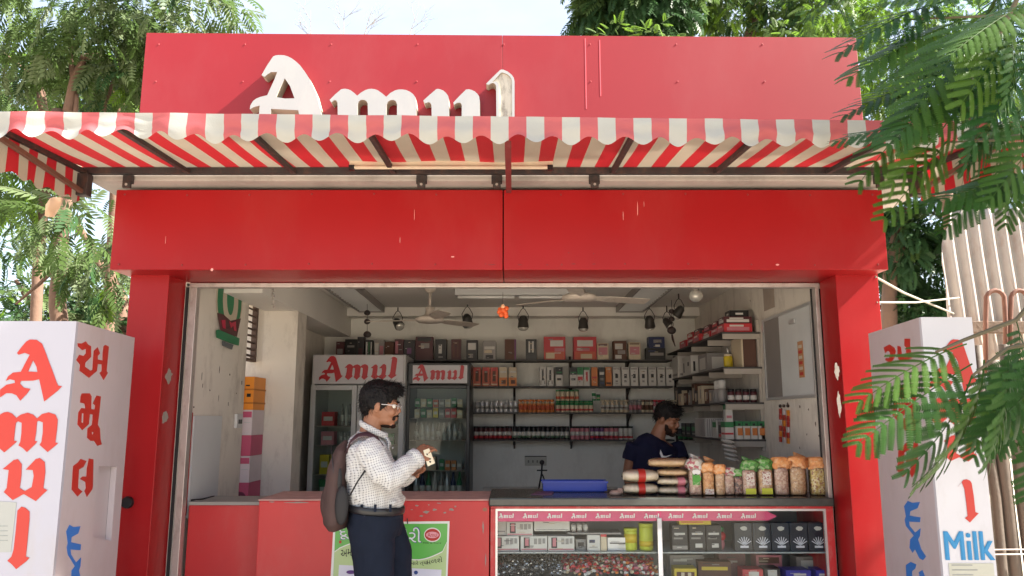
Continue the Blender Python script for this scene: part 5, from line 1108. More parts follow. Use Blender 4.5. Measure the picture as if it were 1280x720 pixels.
# goods in the showcase
GZ = ZS[0] + .001
def faced(px0, px1, py0, D, lab, zb_):
    o = carton(px0, px1, py0, 0, D, 'white', [(.03, .05, .97, .14, 'pink'), (.12, .18, .34, .92, 'dark'), (.17, .3, .30, .88, 'pink'), (.5, .45, .62, .85, 'grey'), (.66, .45, .78, .85, 'grey'), (.82, .5, .92, .85, 'grey')], lab, zb=zb_, dep=.07)
    return o
faced(617, 648, 670.5, 4.70, 'white box with portrait print, lower left in the showcase', GZ)
faced(650, 681.5, 670.5, 4.70, 'white box with portrait print, lower middle of the three', GZ)
faced(682.5, 713.5, 670.5, 4.70, 'white box with portrait print, lower right of the three', GZ)
faced(634, 665, 652.5, 4.72, 'white box with portrait print standing on the lower row', zat(669.5, 4.72))
carton(617, 633.5, 651, 0, 4.73, 'white', [(.1, .2, .9, .3, 'grey')], 'plain white box at upper left in the showcase', zb=zat(669, 4.73), dep=.1)
carton(666, 708, 649, 0, 4.72, 'white', [(.03, .1, .97, .15, 'grey')], 'long plain white box on the upper row in the showcase', zb=zat(664, 4.72), dep=.1)
CA['lime'] = M('tub_lime', (.50, .55, .04), rough=.4)
for i in range(3): can(717 + i * 7.5, .015, 654, 4.72, 'grey', [(.2, .8, 'white')], 'slim grey tube standing near the centre of the showcase', 'tube', 'slim grey tubes in the showcase', zb=zat(665, 4.72), name='tube')
b = MB().m(CA['grey']); b.box(xat(709, 664, 4.72), 4.70, zat(667.3, 4.72), xat(776, 664, 4.72), 4.86, zat(665.3, 4.72)); loose('riser_shelf', b, 'thin grey riser tray inside the left showcase half', 'tray')
carton(729, 744, 669, 0, 4.70, 'white', [(.15, .5, .6, .7, 'blue'), (.15, .2, .8, .25, 'grey')], 'white box with small blue print in left showcase half', zb=GZ, dep=.08)
carton(745, 752, 667, 0, 4.70, 'cream', [(0, .8, 1, 1, 'red')], 'narrow cream pack with red top beside the blue printed box', zb=GZ, dep=.05)
carton(753, 779, 672, 0, 4.72, 'silver', [(.1, .5, .9, .6, 'dark'), (.5, .1, .9, .3, 'white')], 'silver foil pack lying left of the lime tubs', zb=GZ, dep=.08)
carton(715, 727, 674, 0, 4.74, 'grey', [(.2, .3, .8, .7, 'dark')], 'small dark grey box right of the portrait boxes', zb=GZ, dep=.07)
can(789, .038, 661, 4.70, 'lime', [(.35, .75, 'yellow')], 'shorter lime yellow tub left of the showcase divider', 'tub', zb=GZ, name='tub', lid='lime', n=20)
can(808.5, .041, 655, 4.70, 'lime', [(.15, .35, 'yellow')], 'taller lime yellow tub next to the white showcase divider', 'tub', zb=GZ, name='tub', lid='lime', n=20)
for i, (a, c_) in enumerate(((829, 847), (849, 868), (869, 887))):
    carton(a, c_, 656.5, 0, 4.70, 'dark', [(.15, .62, .85, .70, 'white'), (.1, .45, .7, .52, 'grey'), (.0, .05, 1, .2, 'grey') if i == 0 else (.35, .12, .8, .28, 'white')], ('black pack with white swirl and grey base beside the divider', 'black pack with white lettering under the yellow strip', 'black pack with crown mark left of the red item')[i], zb=GZ, dep=.09)
c = at(849, 655.8, 4.69); b = MB().m(CA['yellow']); b.box(c.x, 4.69, c.z, xat(889, 655, 4.69), 4.78, zat(648.5, 4.69)); b.m(CA['orange']).box(c.x + .01, 4.689, c.z + .01, c.x + .14, 4.6898, c.z + .018); loose('yellow_pack', b, 'yellow pack lying on the black packs in right showcase half', 'pack', bevel=.003)
b = MB().m(CA['red']); b.smooth = True; p = at(900, 670, 4.76); b.ell(p, (.035, .03, .03), 14, 8); b.m(CA['green']).ell(p + Vector((0, 0, .04)), (.025, .02, .02), 12, 8); b.m(CA['pink']).ell(p + Vector((-.005, 0, -.045)), (.032, .03, .04), 12, 8); loose('toy', b, 'green red and pink bundle between black packs and the crown packs', 'bundle')
for k in range(5):
    a = 918 + k * 23.2; c_ = a + 22.3; o = thing('crown_pack', at((a + c_) / 2, 687, 4.69), 'dark navy pack with silver crown print in the row of five', 'pack', 'crown packs in the showcase')
    x0__, x1__ = xat(a, 670, 4.69), xat(c_, 670, 4.69); z1__ = zat(653.5, 4.69); b = MB().m(M('pack_navy', (.010, .018, .034), rough=.35, var=.4)); b.box(x0__, 4.69, GZ, x1__, 4.75, z1__); mk('pack', b, parent=o, bevel=.002)
    b = MB().m(M('pack_silver', (.66, .68, .78), rough=.4)); xc = (x0__ + x1__) / 2 + .004; zc_ = GZ + (z1__ - GZ) * .33; r_ = .040
    for j in range(7):
        t = R(-60 + 20 * j); b.bar(Vector((xc, 4.6885, zc_ - r_ * .5)), Vector((xc + math.sin(t) * r_ * 1.15, 4.6885, zc_ - r_ * .5 + math.cos(t) * r_ * 1.2)), .0045, .001, up=(0, 1, 0))
    b.box(xc - r_ * .6, 4.688, zc_ - r_ * .85, xc + r_ * .6, 4.6895, zc_ - r_ * .55); mk('crown_print', b, parent=o)
    b = MB().m(M('pack_title', (.55, .55, .52), rough=.5)); zz = GZ + (z1__ - GZ) * .8; b.prism(blob(xc, zz, .024, .014, 4.6885, seed=k), off=(0, .001, 0)); mk('title_print', b, parent=o)
# lower shelf: heaps
def heap(px0, px1, zb_, h, mats, n, size, label, cat, seed):
    r_ = random.Random(seed); b = MB(); xa, xb = xat(px0, 705, 4.72), xat(px1, 705, 4.72); b.smooth = False
    for k in range(n):
        m_ = mats[r_.randrange(len(mats))]; x = r_.uniform(xa, xb); y = r_.uniform(4.68, 4.98); t = (x - xa) / (xb - xa)
        hh = h * (0.72 + .28 * math.sin(math.pi * t)) * (0.75 + .25 * (y - 4.68) / .3)
        z = zb_ + r_.uniform(.4, 1) * hh; s = size * r_.uniform(.8, 1.2); b.m(m_)
        b.ell((x, y, z), (s, s * .7, s * .55), 7, 5, rot=Matrix.Rotation(r_.uniform(0, 6.3), 3, 'Z') @ Matrix.Rotation(r_.uniform(-1.2, 1.2), 3, 'X'))
    return mk('candy_heap', b, label=label, cat=cat, kind='stuff')
FO = M('foil_silver', (.42, .42, .44), rough=.25, metal=.8); FB = M('foil_dark', (.03, .03, .035), rough=.25)
heap(619, 702, ZS[1], .145, [FO, FB, FB, FO, CA['grey']], 520, .014, 'heap of silver and black wrapped sweets, left in the showcase', 'sweets', 3)
heap(706, 821, ZS[1], .15, [CA['red'], CA['orange'], CA['cream'], CA['red'], PW, CA['pink']], 640, .014, 'heap of red and orange wrapped sweets in the showcase', 'sweets', 4)
def low(px0, px1, py0, D, base, pr, lab, dep=.12): carton(px0, px1, py0, 0, D, base, pr, lab, zb=ZS[1] + .001, dep=dep)
low(832, 858, 711, 4.70, 'yellow', [(.1, .1, .9, .75, 'brown'), (.3, .2, .45, .7, 'cream'), (.6, .2, .75, .7, 'cream')], 'brown and gold box bottom left in right showcase half')
low(826, 866, 694, 4.86, 'grey', [(.1, .7, .5, .8, 'white')], 'grey box behind the gold box in the showcase')
low(860, 898, 702, 4.78, 'brown', [(.1, .5, .9, .7, 'yellow')], 'dark brown box right of the gold box in showcase')
low(884, 915, 688.5 + 3, 4.84, 'maroon', [(.2, .6, .7, .68, 'grey')], 'maroon box leaning at the middle of right showcase half')
low(912, 936, 712, 4.71, 'red', [(.3, .4, .8, .8, 'white')], 'red front box low in the right showcase half')
low(928, 958, 694, 4.86, 'pink', [(.1, .6, .9, .9, 'brown')], 'dusty mauve box behind the front row in showcase')
low(938, 956, 711, 4.71, 'dark', [(.2, .4, .8, .9, 'white')], 'black box with pale crest low in the showcase')
CA['royal'] = M('pack_royal_blue', (.05, .05, .38), rough=.35)
low(962, 992, 713, 4.71, 'royal', [(.3, .5, .8, .7, 'white')], 'royal blue box left of the pair low in showcase')
low(998, 1030, 713, 4.71, 'royal', [(.1, .5, .6, .7, 'white')], 'royal blue box right of the pair low in showcase')
low(975, 1028, 696, 4.88, 'grey', [(.1, .3, .9, .8, 'white')], 'pale cellophane pack behind the royal blue boxes')

# ------------------------------------------------------------------ bread and snack bags on the counter top
FILM = glass_mat('crinkled_film', (.96, .96, .95), .45, ior=1.35, rough=.16, bump=1.0)
CLR = glass_mat('cellophane', (.93, .93, .92), .12)
BR = M('bread_crust', (.66, .46, .26), rough=.8, var=.3, scale=20, bump=.3); BRW = M('bread_white', (.74, .65, .50), rough=.85, var=.15, scale=25, bump=.3, bscale=60)
def loaf(px0, px1, py0, py1, D, mats, label, zb_, band=None, tail=True, slices=8):
    xa, xb = xat(px0, py0, D), xat(px1, py0, D); h = zat(py0, D) - zat(py1, D); t = thing('bread_pack', ((xa + xb) / 2, D + .06, zb_), label, 'bread', 'bread packs stacked on the counter')
    w = .055; n = slices; b = MB(); b.smooth = True
    us = [i / 36 for i in range(37)]; rs = [(max(.04, math.sin(math.pi * u)) ** .19) * (1 - .05 * abs(math.sin(math.pi * u * n))) for u in us]
    b.m(mats[0]); b.tube([(xa + (xb - xa) * u, D + w, zb_ + h * .49) for u in us], [h * .53 * r_ for r_ in rs], 16, side=(0, 1, 0), ry=[w * .92 * r_ for r_ in rs])
    mk('bread', b, parent=t)
    b = MB().m(CLR); b.smooth = True
    L = xb - xa; prof = [(-.05 if tail else 0, .006), (-.01, .3), (.05, .9), (.25, 1.0), (.5, 1.04), (.75, 1.0), (.95, .9), (1.01, .3)]
    b.m(FILM); b.tube([(xa + L * u, D + w, zb_ + h * (.5 if r_ > .2 else .42)) for u, r_ in prof], [h * .5 * r_ for u, r_ in prof], 16, side=(0, 1, 0), ry=[w * r_ * 1.02 for u, r_ in prof]); mk('wrapper', b, parent=t)
    if band:
        u0, u1, m_ = band; b = MB().m(m_); b.smooth = True; xs_ = (xa + L * u0, xa + L * u1); b.tube([(xs_[0], D + w, zb_ + h * .5), (xs_[1], D + w, zb_ + h * .5)], h * .545, 20, caps=False, side=(0, 1, 0), ry=[w * 1.1] * 2); mk('label_band', b, parent=t)
    return t
ZT = ztt + .001; DB = 4.72
def zp(a): return a / 967 * 4.65
hl = zp(14.5)
loaf(781, 823, 608.5, 623, DB, [BRW], 'lower white bread pack with red band at the left of stack', ZT, (.42, .62, VRED))
loaf(780, 824, 592, 608, DB, [BRW], 'upper white bread pack with red band at the left of stack', ZT + hl + .003, (.42, .62, VRED))
loaf(824, 862, 612, 622.5, DB + .01, [BRW], 'lowest bread pack with pink label in the middle stack', ZT, (.62, .86, CA['pink']))
loaf(824, 862, 601, 611.5, DB + .01, [BRW], 'second bread pack from the bottom in the middle stack', ZT + zp(11), (.62, .86, CA['pink']))
loaf(824, 862, 591, 601, DB + .01, [BR, BRW], 'third bread pack from the bottom in the middle stack', ZT + zp(22))
loaf(813, 862, 579, 591, DB + .01, [BR], 'topmost brown crusted bread pack in the middle stack', ZT + zp(33))
def snackmat(name, cols, scale=110):
    m = M(name, cols[0], rough=.55, var=.2, bump=.7, bscale=70); n = m.node_tree.nodes; l = m.node_tree.links
    t = n.new('ShaderNodeTexCoord'); v = n.new('ShaderNodeTexVoronoi'); v.inputs['Scale'].default_value = scale; l.new(t.outputs['Object'], v.inputs['Vector'])
    r = n.new('ShaderNodeValToRGB'); r.color_ramp.interpolation = 'CONSTANT'; sp = n.new('ShaderNodeSeparateColor'); l.new(v.outputs['Color'], sp.inputs[0]); l.new(sp.outputs[0], r.inputs[0])
    while len(r.color_ramp.elements) < len(cols): r.color_ramp.elements.new(.5)
    for k, c_ in enumerate(cols): r.color_ramp.elements[k].position = k / len(cols); r.color_ramp.elements[k].color = (*c_, 1)
    l.new(r.outputs[0], n['Principled BSDF'].inputs['Base Color']); return m
SNK = dict(a=snackmat('snack_orange', [(.68, .36, .14), (.60, .28, .09), (.72, .46, .22), (.66, .32, .10), (.50, .22, .08)]), b=snackmat('snack_tan', [(.60, .40, .24), (.54, .33, .18), (.66, .50, .33), (.46, .27, .16), (.62, .40, .22)]),
    c=snackmat('snack_pinkish', [(.60, .42, .34), (.53, .33, .26), (.66, .52, .42), (.56, .38, .28), (.44, .26, .20)]), d=snackmat('snack_dark', [(.14, .06, .05), (.30, .12, .08), (.08, .04, .03), (.40, .22, .16)]), e=snackmat('snack_yellow', [(.66, .52, .20), (.50, .36, .10), (.36, .18, .10), (.70, .60, .36)]))
GW = snackmat('wrap_green', [(.09, .28, .06), (.13, .35, .08), (.28, .42, .20), (.06, .18, .04)], 60)
OW = snackmat('wrap_orange', [(.74, .36, .14), (.70, .30, .10), (.74, .43, .22), (.64, .28, .11)], 60)
PLW = snackmat('wrap_pale', [(.60, .58, .50), (.50, .42, .34), (.40, .12, .14), (.66, .64, .58)], 60)
def pouch(b, cx, cy, w, dp, rows, seed, n=20, jit=.05):
    """crumpled soft pouch: rows = (z, scale), squarish rings pushed about by noise"""
    b0 = len(b.v); b.smooth = True
    for z, s in rows:
        for k in range(n):
            t = 2 * math.pi * k / n; ct, st = math.cos(t), math.sin(t); q = (abs(ct) ** 3.2 + abs(st) ** 3.2) ** (-1 / 3.2)
            p = Vector((ct * q, st * q, z * 14)); f = s * (1 + jit * noise.noise(p * 2.3 + Vector((seed * 3.7, 0, 0))) + jit * .6 * noise.noise(p * 5.1 + Vector((0, seed, 0))))
            b.v.append(Vector((cx + ct * q * w * f, cy + st * q * dp * f, z)))
    m = len(rows)
    for i in range(m - 1):
        for k in range(n): k2 = (k + 1) % n; b.face([b0 + i * n + k, b0 + i * n + k2, b0 + (i + 1) * n + k2, b0 + (i + 1) * n + k])
    b.face([b0 + k for k in range(n)][::-1]); b.face([b0 + (m - 1) * n + k for k in range(n)])
def bag(px0, px1, py0, py1, D, fill, top, label, lblm=None, foot=None, seed=0):
    r_ = random.Random(seed); xa, xb = xat(px0, py1, D), xat(px1, py1, D); z0_, z1_ = ZT + .001, zat(py0, D); h = z1_ - z0_; cx = (xa + xb) / 2; w = (xb - xa) / 2 * 1.03; dp = w * .75; cy = D + dp
    t = thing('snack_bag', (cx, cy, z0_), label, 'snack bag', 'snack bags lined up on the counter top')
    hb = h * .70; b = MB().m(fill); pouch(b, cx, cy, w * .93, dp * .93, [(z0_ + .002 + hb * u, s) for u, s in ((0, .86), (.06, .97), (.2, 1), (.4, .97), (.6, 1.0), (.8, .98), (.93, .97), (1, .90))], seed, jit=.07); mk('snacks', b, parent=t)
    b = MB().m(FILM); pouch(b, cx, cy, w, dp, [(z0_ + hb * u, s) for u, s in ((0, .88), (.05, .99), (.2, 1.0), (.4, .97), (.6, 1.02), (.8, 1.0), (.95, .94), (1.04, .80))], seed, jit=.09); mk('clear_bag', b, parent=t)
    b = MB().m(top); pouch(b, cx + r_.uniform(-.006, .006), cy, w * 1.12, dp * .85, [(z0_ + hb * .955 + (h - hb) * u * 1.08, s) for u, s in ((0, .88), (.12, .98), (.35, 1.04), (.6, 1.0), (.8, .94), (.93, .82), (1, .55))], seed + 7, jit=.48); mk('gathered_top', b, parent=t)
    if lblm: b = MB().m(lblm); b.box(cx - w * .55, D - .004, z0_ + hb * .40, cx + w * .55, D - .002, z0_ + hb * .92); mk('paper_label', b, parent=t, bevel=.001)
    if foot: b = MB().m(foot); b.box(cx - w * .7, D - .004, z0_ + hb * .05, cx + w * .7, D - .002, z0_ + hb * .28); mk('foot_label', b, parent=t, bevel=.001)
LBLW = snackmat('label_offwhite', [(.62, .60, .52), (.55, .40, .36), (.64, .62, .56), (.30, .14, .12)], 160)
for a in ((863, 879, 573, 'c', PLW, 'snack bag with pale top and green leaf label, first from left', GW, None), (879.5, 895, 578, 'a', OW, 'orange snack bag, second from the left of the row', None, LBLW), (895.5, 908, 580, 'b', OW, 'tan snack bag with ragged orange top beside the second', None, None),
          (905, 920, 584, 'c', PLW, 'pinkish snack bag behind the jar shaped gap, low clear top', None, None), (919, 932, 586, 'd', GW, 'dark snack bag with green top, lowest in the row', None, None), (930, 948, 575, 'c', GW, 'snack bag with bright green top and off-white label', LBLW, CA['lime']),
          (950, 969, 573, 'b', GW, 'snack bag with green top and yellow foot label', LBLW, CA['lime']), (970, 989, 571, 'c', OW, 'brown snack bag with tall orange top, left of the pair', None, None), (990, 1011, 570, 'b', OW, 'tan snack bag with wide orange top, right of the pair', None, None), (1016, 1035, 571, 'e', OW, 'yellowish snack bag at the right end of the counter', None, None)):
    bag(a[0], a[1], a[2], 622, 4.70 + (.02 if a[0] in (905, 919) else 0), SNK[a[3]], a[4], a[5], a[6], a[7], seed=int(a[0]))
b = MB().m(M('label_leaf', (.08, .32, .05))); c = at(871, 598, 4.69); b.prism(blob(c.x, c.z, .028, .028, 4.694, seed=1), off=(0, .001, 0)); b.m(PW).prism(blob(c.x, c.z + .035, .03, .018, 4.694, seed=2), off=(0, .001, 0)); loose('leaf_label', b, 'green leaf label stuck on the first snack bag', 'label')
# second row of tied bag tops behind
for k, (px, py, m_) in enumerate(((870, 574, PLW), (887, 577, OW), (935, 577, GW), (958, 576, GW), (1000, 572, OW))):
    c = at(px, py, 4.88); b = MB().m(SNK['c']); b.smooth = True; b.tube([(c.x, 4.90, ZT), (c.x, 4.90, ZT + .02), (c.x, 4.90, c.z - .05), (c.x, 4.9, c.z - .01)], [.03, .036, .036, .012], 12, side=(1, 0, 0), ry=[.035, .04, .04, .02])
    b.m(m_); b.tube([(c.x, 4.9, c.z - .012), (c.x, 4.9, c.z + .01), (c.x + .004, 4.9, c.z + .02)], [.008, .012, .014], 9, side=(1, 0, 0), ry=[.016, .035, .042]); loose('back_snack_bag', b, ('back row snack bag with a pale tied top', 'back row snack bag with ragged orange top at the left', 'back row snack bag with green tied top behind dark bag', 'back row snack bag with green tied top farther right', 'back row snack bag with orange top at the right end')[k], 'snack bag')
# small dark scanner and papers by the left of the stone top
b = MB().m(M('dull_purple', (.12, .04, .09), rough=.5)); c = at(676, 622, 4.75); b.prism([Vector((xat(664, 622, 4.75), 4.75, ZT)), Vector((xat(690, 622, 4.75), 4.75, ZT)), Vector((xat(694, 622, 4.75), 4.90, ZT)), Vector((xat(672, 622, 4.75), 4.92, ZT))], off=(0, 0, .006)); loose('leaflet', b, 'dark purple leaflet lying on the stone top beside blue tray', 'leaflet')
b = MB().m(M('crumpled_wrap', (.45, .32, .27), rough=.5, trans=.2)); b.smooth = True; b.ell(at(769, 616, 4.74), (.035, .03, .018), 10, 7); b.ell(at(775, 614, 4.76), (.02, .02, .02), 8, 6); loose('plastic_scrap', b, 'crumpled brownish wrapper between the tray and bread', 'wrapper')
# ------------------------------------------------------------------ people
def fused(name, mb, parent, voxel=.006, smooth=3, noise_amp=0.0, noise_scale=.03, **k):
    o = mk(name, mb, parent=parent, **k)
    r = o.modifiers.new('fuse', 'REMESH'); r.mode = 'VOXEL'; r.voxel_size = voxel; r.use_smooth_shade = True
    s = o.modifiers.new('soften', 'SMOOTH'); s.factor = .5; s.iterations = smooth
    if noise_amp:
        tx = bpy.data.textures.new(name + '_tex', 'CLOUDS'); tx.noise_scale = noise_scale
        d = o.modifiers.new('folds', 'DISPLACE'); d.texture = tx; d.strength = noise_amp; d.texture_coords = 'LOCAL'
    return o
class Frame:
    def __init__(s, o, f, up=(0, 0, 1)):
        s.o = Vector(o); f = Vector(f).normalized(); up = Vector(up); l = up.cross(f).normalized(); u = f.cross(l)
        s.R = Matrix((f, l, u)).transposed()
    def __call__(s, x, y, z): return s.o + s.R @ Vector((x, y, z))
def head_skin(b, F, sc=1.0):
    e = lambda c, r: b.ell(F(*[q * sc for q in c]), tuple(q * sc for q in r), 20, 14, rot=F.R)
    e((-.012, 0, .030), (.092, .074, .090)); e((.028, 0, -.025), (.062, .057, .075)); e((.030, 0, -.068), (.054, .048, .038))
    e((.068, 0, -.096), (.022, .024, .017)); e((-.01, 0, -.02), (.07, .066, .06))
    b.tube([F(.078 * sc, 0, .020 * sc), F(.090 * sc, 0, .0), F(.100 * sc, 0, -.018 * sc), F(.103 * sc, 0, -.028 * sc)], [.007 * sc, .008 * sc, .011 * sc, .009 * sc], 10)
    for s in (-1, 1):
        e((.090, s * .011, -.031), (.011, .008, .008)); e((.074, s * .028, .022), (.014, .024, .009)); e((.058, s * .036, -.028), (.028, .020, .026)); e((-.006, s * .076, -.008), (.018, .010, .032))
        e((-.002, s * .084, -.002), (.014, .006, .022))
    e((.087, 0, -.056), (.011, .024, .006)); e((.085, 0, -.067), (.011, .020, .007)); e((.078, 0, -.045), (.016, .028, .012))
def hand(b, w, d, n, s=1.0, curl=.5, side=1):
    """w wrist, d pointing direction, n palm normal (towards what it holds)"""
    w = Vector(w); d = Vector(d).normalized(); n = Vector(n); n = (n - d * n.dot(d)).normalized(); l = d.cross(n) * side
    rot = Matrix((d, l, n)).transposed()
    b.ell(w + d * .045 * s, (.050 * s, .040 * s, .016 * s), 14, 10, rot=rot); b.ell(w + d * .012 * s, (.03 * s, .030 * s, .019 * s), 12, 8, rot=rot)
    for i, (off, L) in enumerate(((-.031, .062), (-.0105, .072), (.0105, .068), (.031, .052))):
        p = w + d * .080 * s + l * off * s; pts = [p - d * .02 * s, p]; a = 0
        for k, f in enumerate((.45, .30, .25)):
            a += curl * (.55, .8, .6)[k] + .03 * i; p = p + (d * math.cos(a) + n * math.sin(a)) * L * f * s; pts.append(p)
        b.tube(pts, [.0098 * s, .0092 * s, .0085 * s, .0078 * s, .0058 * s], 10)
    p = w + d * .022 * s - l * .030 * s; q = (d * .70 - l * .52 + n * .45).normalized(); r_ = (d * .90 - l * .05 + n * .5).normalized()
    b.tube([p - q * .01 * s, p + q * .030 * s, p + q * .030 * s + r_ * .026 * s, p + q * .030 * s + r_ * .045 * s], [.014 * s, .012 * s, .0098 * s, .006 * s], 10)
def eyes(par, F, sc=1.0):
    for s in (-1, 1):
        b = MB().m(M('eye_white', (.6, .57, .52), rough=.2)); b.smooth = True; b.ell(F(.074 * sc, s * .031 * sc, .004 * sc), .0125 * sc, 14, 10); ey = mk('eye', b, parent=par)
        b = MB().m(M('iris', (.02, .012, .01), rough=.1)); b.smooth = True; b.ell(F(.0835 * sc, s * .031 * sc, .002 * sc), (.0045 * sc, .006 * sc, .006 * sc), 10, 8); mk('iris', b, parent=ey)
SKIN = M('skin_brown', (.26, .115, .062), rough=.55, var=.12, scale=30, bump=.05, bscale=300)
SKIN2 = M('skin_dark_brown', (.20, .085, .045), rough=.5, var=.12, scale=30)
HAIR = M('hair_black', (.005, .004, .004), spec=.2, rough=.55, var=.3, scale=120, bump=.6, bscale=150)
BEARD = M('beard_black', (.018, .010, .008), spec=.1, rough=.9, var=.5, scale=150)

# --- customer at the counter, facing right
def shirt_mat():
    m = M('shirt_checked', (.56, .56, .55), rough=.8, var=.03, bump=.12, bscale=25); n = m.node_tree.nodes; l = m.node_tree.links
    t = n.new('ShaderNodeTexCoord'); w = n.new('ShaderNodeTexNoise'); w.inputs['Scale'].default_value = 6
    l.new(t.outputs['Object'], w.inputs['Vector'])
    ad = n.new('ShaderNodeMix'); ad.data_type = 'VECTOR'; ad.inputs['Factor'].default_value = .035
    l.new(t.outputs['Object'], ad.inputs['A']); l.new(w.outputs['Color'], ad.inputs['B'])
    mp = n.new('ShaderNodeMapping'); mp.inputs['Rotation'].default_value = (0, R(12), 0); mp.inputs['Scale'].default_value = (82, 82, 82); l.new(ad.outputs['Result'], mp.inputs['Vector'])
    sp = n.new('ShaderNodeSeparateXYZ'); l.new(mp.outputs['Vector'], sp.inputs[0])
    outs = []
    def mt(op, a, b):
        k = n.new('ShaderNodeMath'); k.operation = op
        for i, v in ((0, a), (1, b)):
            if isinstance(v, (int, float)): k.inputs[i].default_value = v
            else: l.new(v, k.inputs[i])
        return k.outputs[0]
    xy = mt('ADD', sp.outputs['X'], mt('MULTIPLY', sp.outputs['Y'], .8)); fx = mt('FRACT', mt('ADD', xy, 200), 0); fz = mt('FRACT', mt('ADD', sp.outputs['Z'], 200), 0)
    a = mt('LESS_THAN', fx, .34); b_ = mt('LESS_THAN', fz, .34); d_ = mt('MULTIPLY', a, b_); g = mt('MULTIPLY', mt('MAXIMUM', a, b_), .16)
    f = mt('MAXIMUM', mt('MULTIPLY', d_, .85), g)
    mx = n.new('ShaderNodeMix'); mx.data_type = 'RGBA'; mx.inputs['B'].default_value = (.07, .07, .09, 1)
    p = n['Principled BSDF']; src = p.inputs['Base Color'].links[0].from_socket; l.new(src, mx.inputs['A']); l.new(f, mx.inputs['Factor']); l.new(mx.outputs['Result'], p.inputs['Base Color'])
    return m
SHIRT = shirt_mat(); TROU = M('navy_trousers', (.008, .012, .024), spec=.2, rough=.85, var=.25, scale=12, bump=.25, bscale=14)
DM = 4.12
P1 = thing('person', (at(468, 640, DM).x, DM, .06), 'person in white checked shirt and navy trousers with glasses standing at the counter', 'person')
Y = Vector((0, 1, 0))
def a1(px, py, dy=0.0): return at(px, py, DM + dy)
hp = a1(476, 507); F = Frame(hp, (1, 0, -.10))
sk = MB().m(SKIN); head_skin(sk, F)
sk.tube([a1(470, 515), a1(465, 530), a1(461, 548)], [.050, .052, .060], 16, side=Y, ry=[.052, .055, .07])
tor = [(459, 546, .055, .10), (459, 556, .085, .165), (460, 572, .108, .175), (463, 590, .120, .165), (466, 608, .125, .160), (469, 630, .122, .158), (469, 648, .120, .160), (468, 662, .105, .150)]
sk.tube([a1(x, y) for x, y, r_, q in tor], [r_ * .9 for *_, r_, q in tor], 20, side=Y, ry=[q * .9 for *_, q in tor])
shN, elN, wrN = a1(459, 560, -.185), a1(485, 600, -.235), a1(518.5, 574, -.14)
shF, elF, wrF = a1(462, 562, .185), a1(484, 606, .21), a1(516, 588, .08)
for s_, e_, w_ in ((shN, elN, wrN), (shF, elF, wrF)):
    sk.tube([s_, s_.lerp(e_, .5), e_, e_.lerp(w_, .4), w_], [.050, .044, .038, .038, .027], 14)
hand(sk, wrN, (a1(531, 562, -.10) - wrN), (.25, .75, -.35), 1.0, .62, side=1)
hand(sk, wrF, (a1(533, 578, .0) - wrF), (.2, -.8, .3), 1.0, .5, side=-1)
zg = .06
for dy, hx, kx, ax_ in ((-.085, 466, 468, 462), (.085, 474, 494, 500)):
    hp_ = a1(hx, 650, dy); kn = Vector((at(kx, 715, DM + dy).x, DM + dy, .56)); an = Vector((at(ax_, 700, DM + dy).x, DM + dy, .15))
    sk.tube([hp_, hp_.lerp(kn, .5), kn, kn.lerp(an, .35), an, an - Vector((0, 0, .06))], [.085, .075, .055, .055, .038, .04], 16)
    sk.ell(an + Vector((.06, 0, -.055)), (.12, .042, .032), 14, 8)
fused('body', sk, P1, .0042, 3)
# shirt
sh = MB().m(SHIRT)
tor2 = [(461, 541, .060, .075), (459, 549, .088, .135), (459, 558, .112, .198), (460, 572, .126, .205), (463, 588, .140, .200), (466, 604, .148, .195), (468.5, 618, .148, .190), (470, 629, .140, .182), (470, 635, .128, .176)]
sh.tube([a1(x, y) for x, y, r_, q in tor2], [r_ * .94 for *_, r_, q in tor2], 26, side=Y, ry=[q * .94 for *_, q in tor2])
for s_, e_, w_ in ((shN, elN, wrN), (shF, elF, wrF)):
    sh.tube([s_ + (s_ - e_) * .12, s_, s_.lerp(e_, .5), s_.lerp(e_, .85), e_, e_.lerp(w_, .3), e_.lerp(w_, .7), e_.lerp(w_, .97)], [.054, .068, .067, .065, .060, .058, .051, .046], 16)
sh.ell(a1(494, 626), (.045, .13, .045), 14, 10)
SO = fused('shirt', sh, P1, .0065, 4, noise_amp=.022, noise_scale=.055)
# collar
co = MB().m(SHIRT); ring = []
for k in range(25):
    t = 2 * math.pi * k / 24; ring.append((math.cos(t), math.sin(t)))
pts = [a1(467, 536.5) + Vector((c * .068, s * .068, -c * .034)) for c, s in ring]
co.tube(pts, [.009] * 25, 8, side=(0, 0, 1), ry=[.017] * 25); co.tube([pts[0] + Vector((-.01, -.004, .01)), pts[0] + Vector((.02, -.02, -.04)), pts[0] + Vector((.016, -.03, -.07))], [.008, .010, .004], 8, side=Y, ry=[.02, .028, .008])
fused('collar', co, P1, .004, 2)
b = MB().m(SHIRT); b.smooth = True; d_ = (wrN - elN).normalized(); c0 = elN.lerp(wrN, .93); b.tube([c0, c0 + d_ * .035], [.053, .051], 20); mk('cuff', b, parent=P1)
for k, (px, py) in enumerate(((491, 560), (497, 580), (502, 600))):
    b = MB().m(WHITE); b.smooth = True; b.ell(a1(px, py, -.02), (.004, .006, .006), 8, 6); mk('button', b, parent=P1)
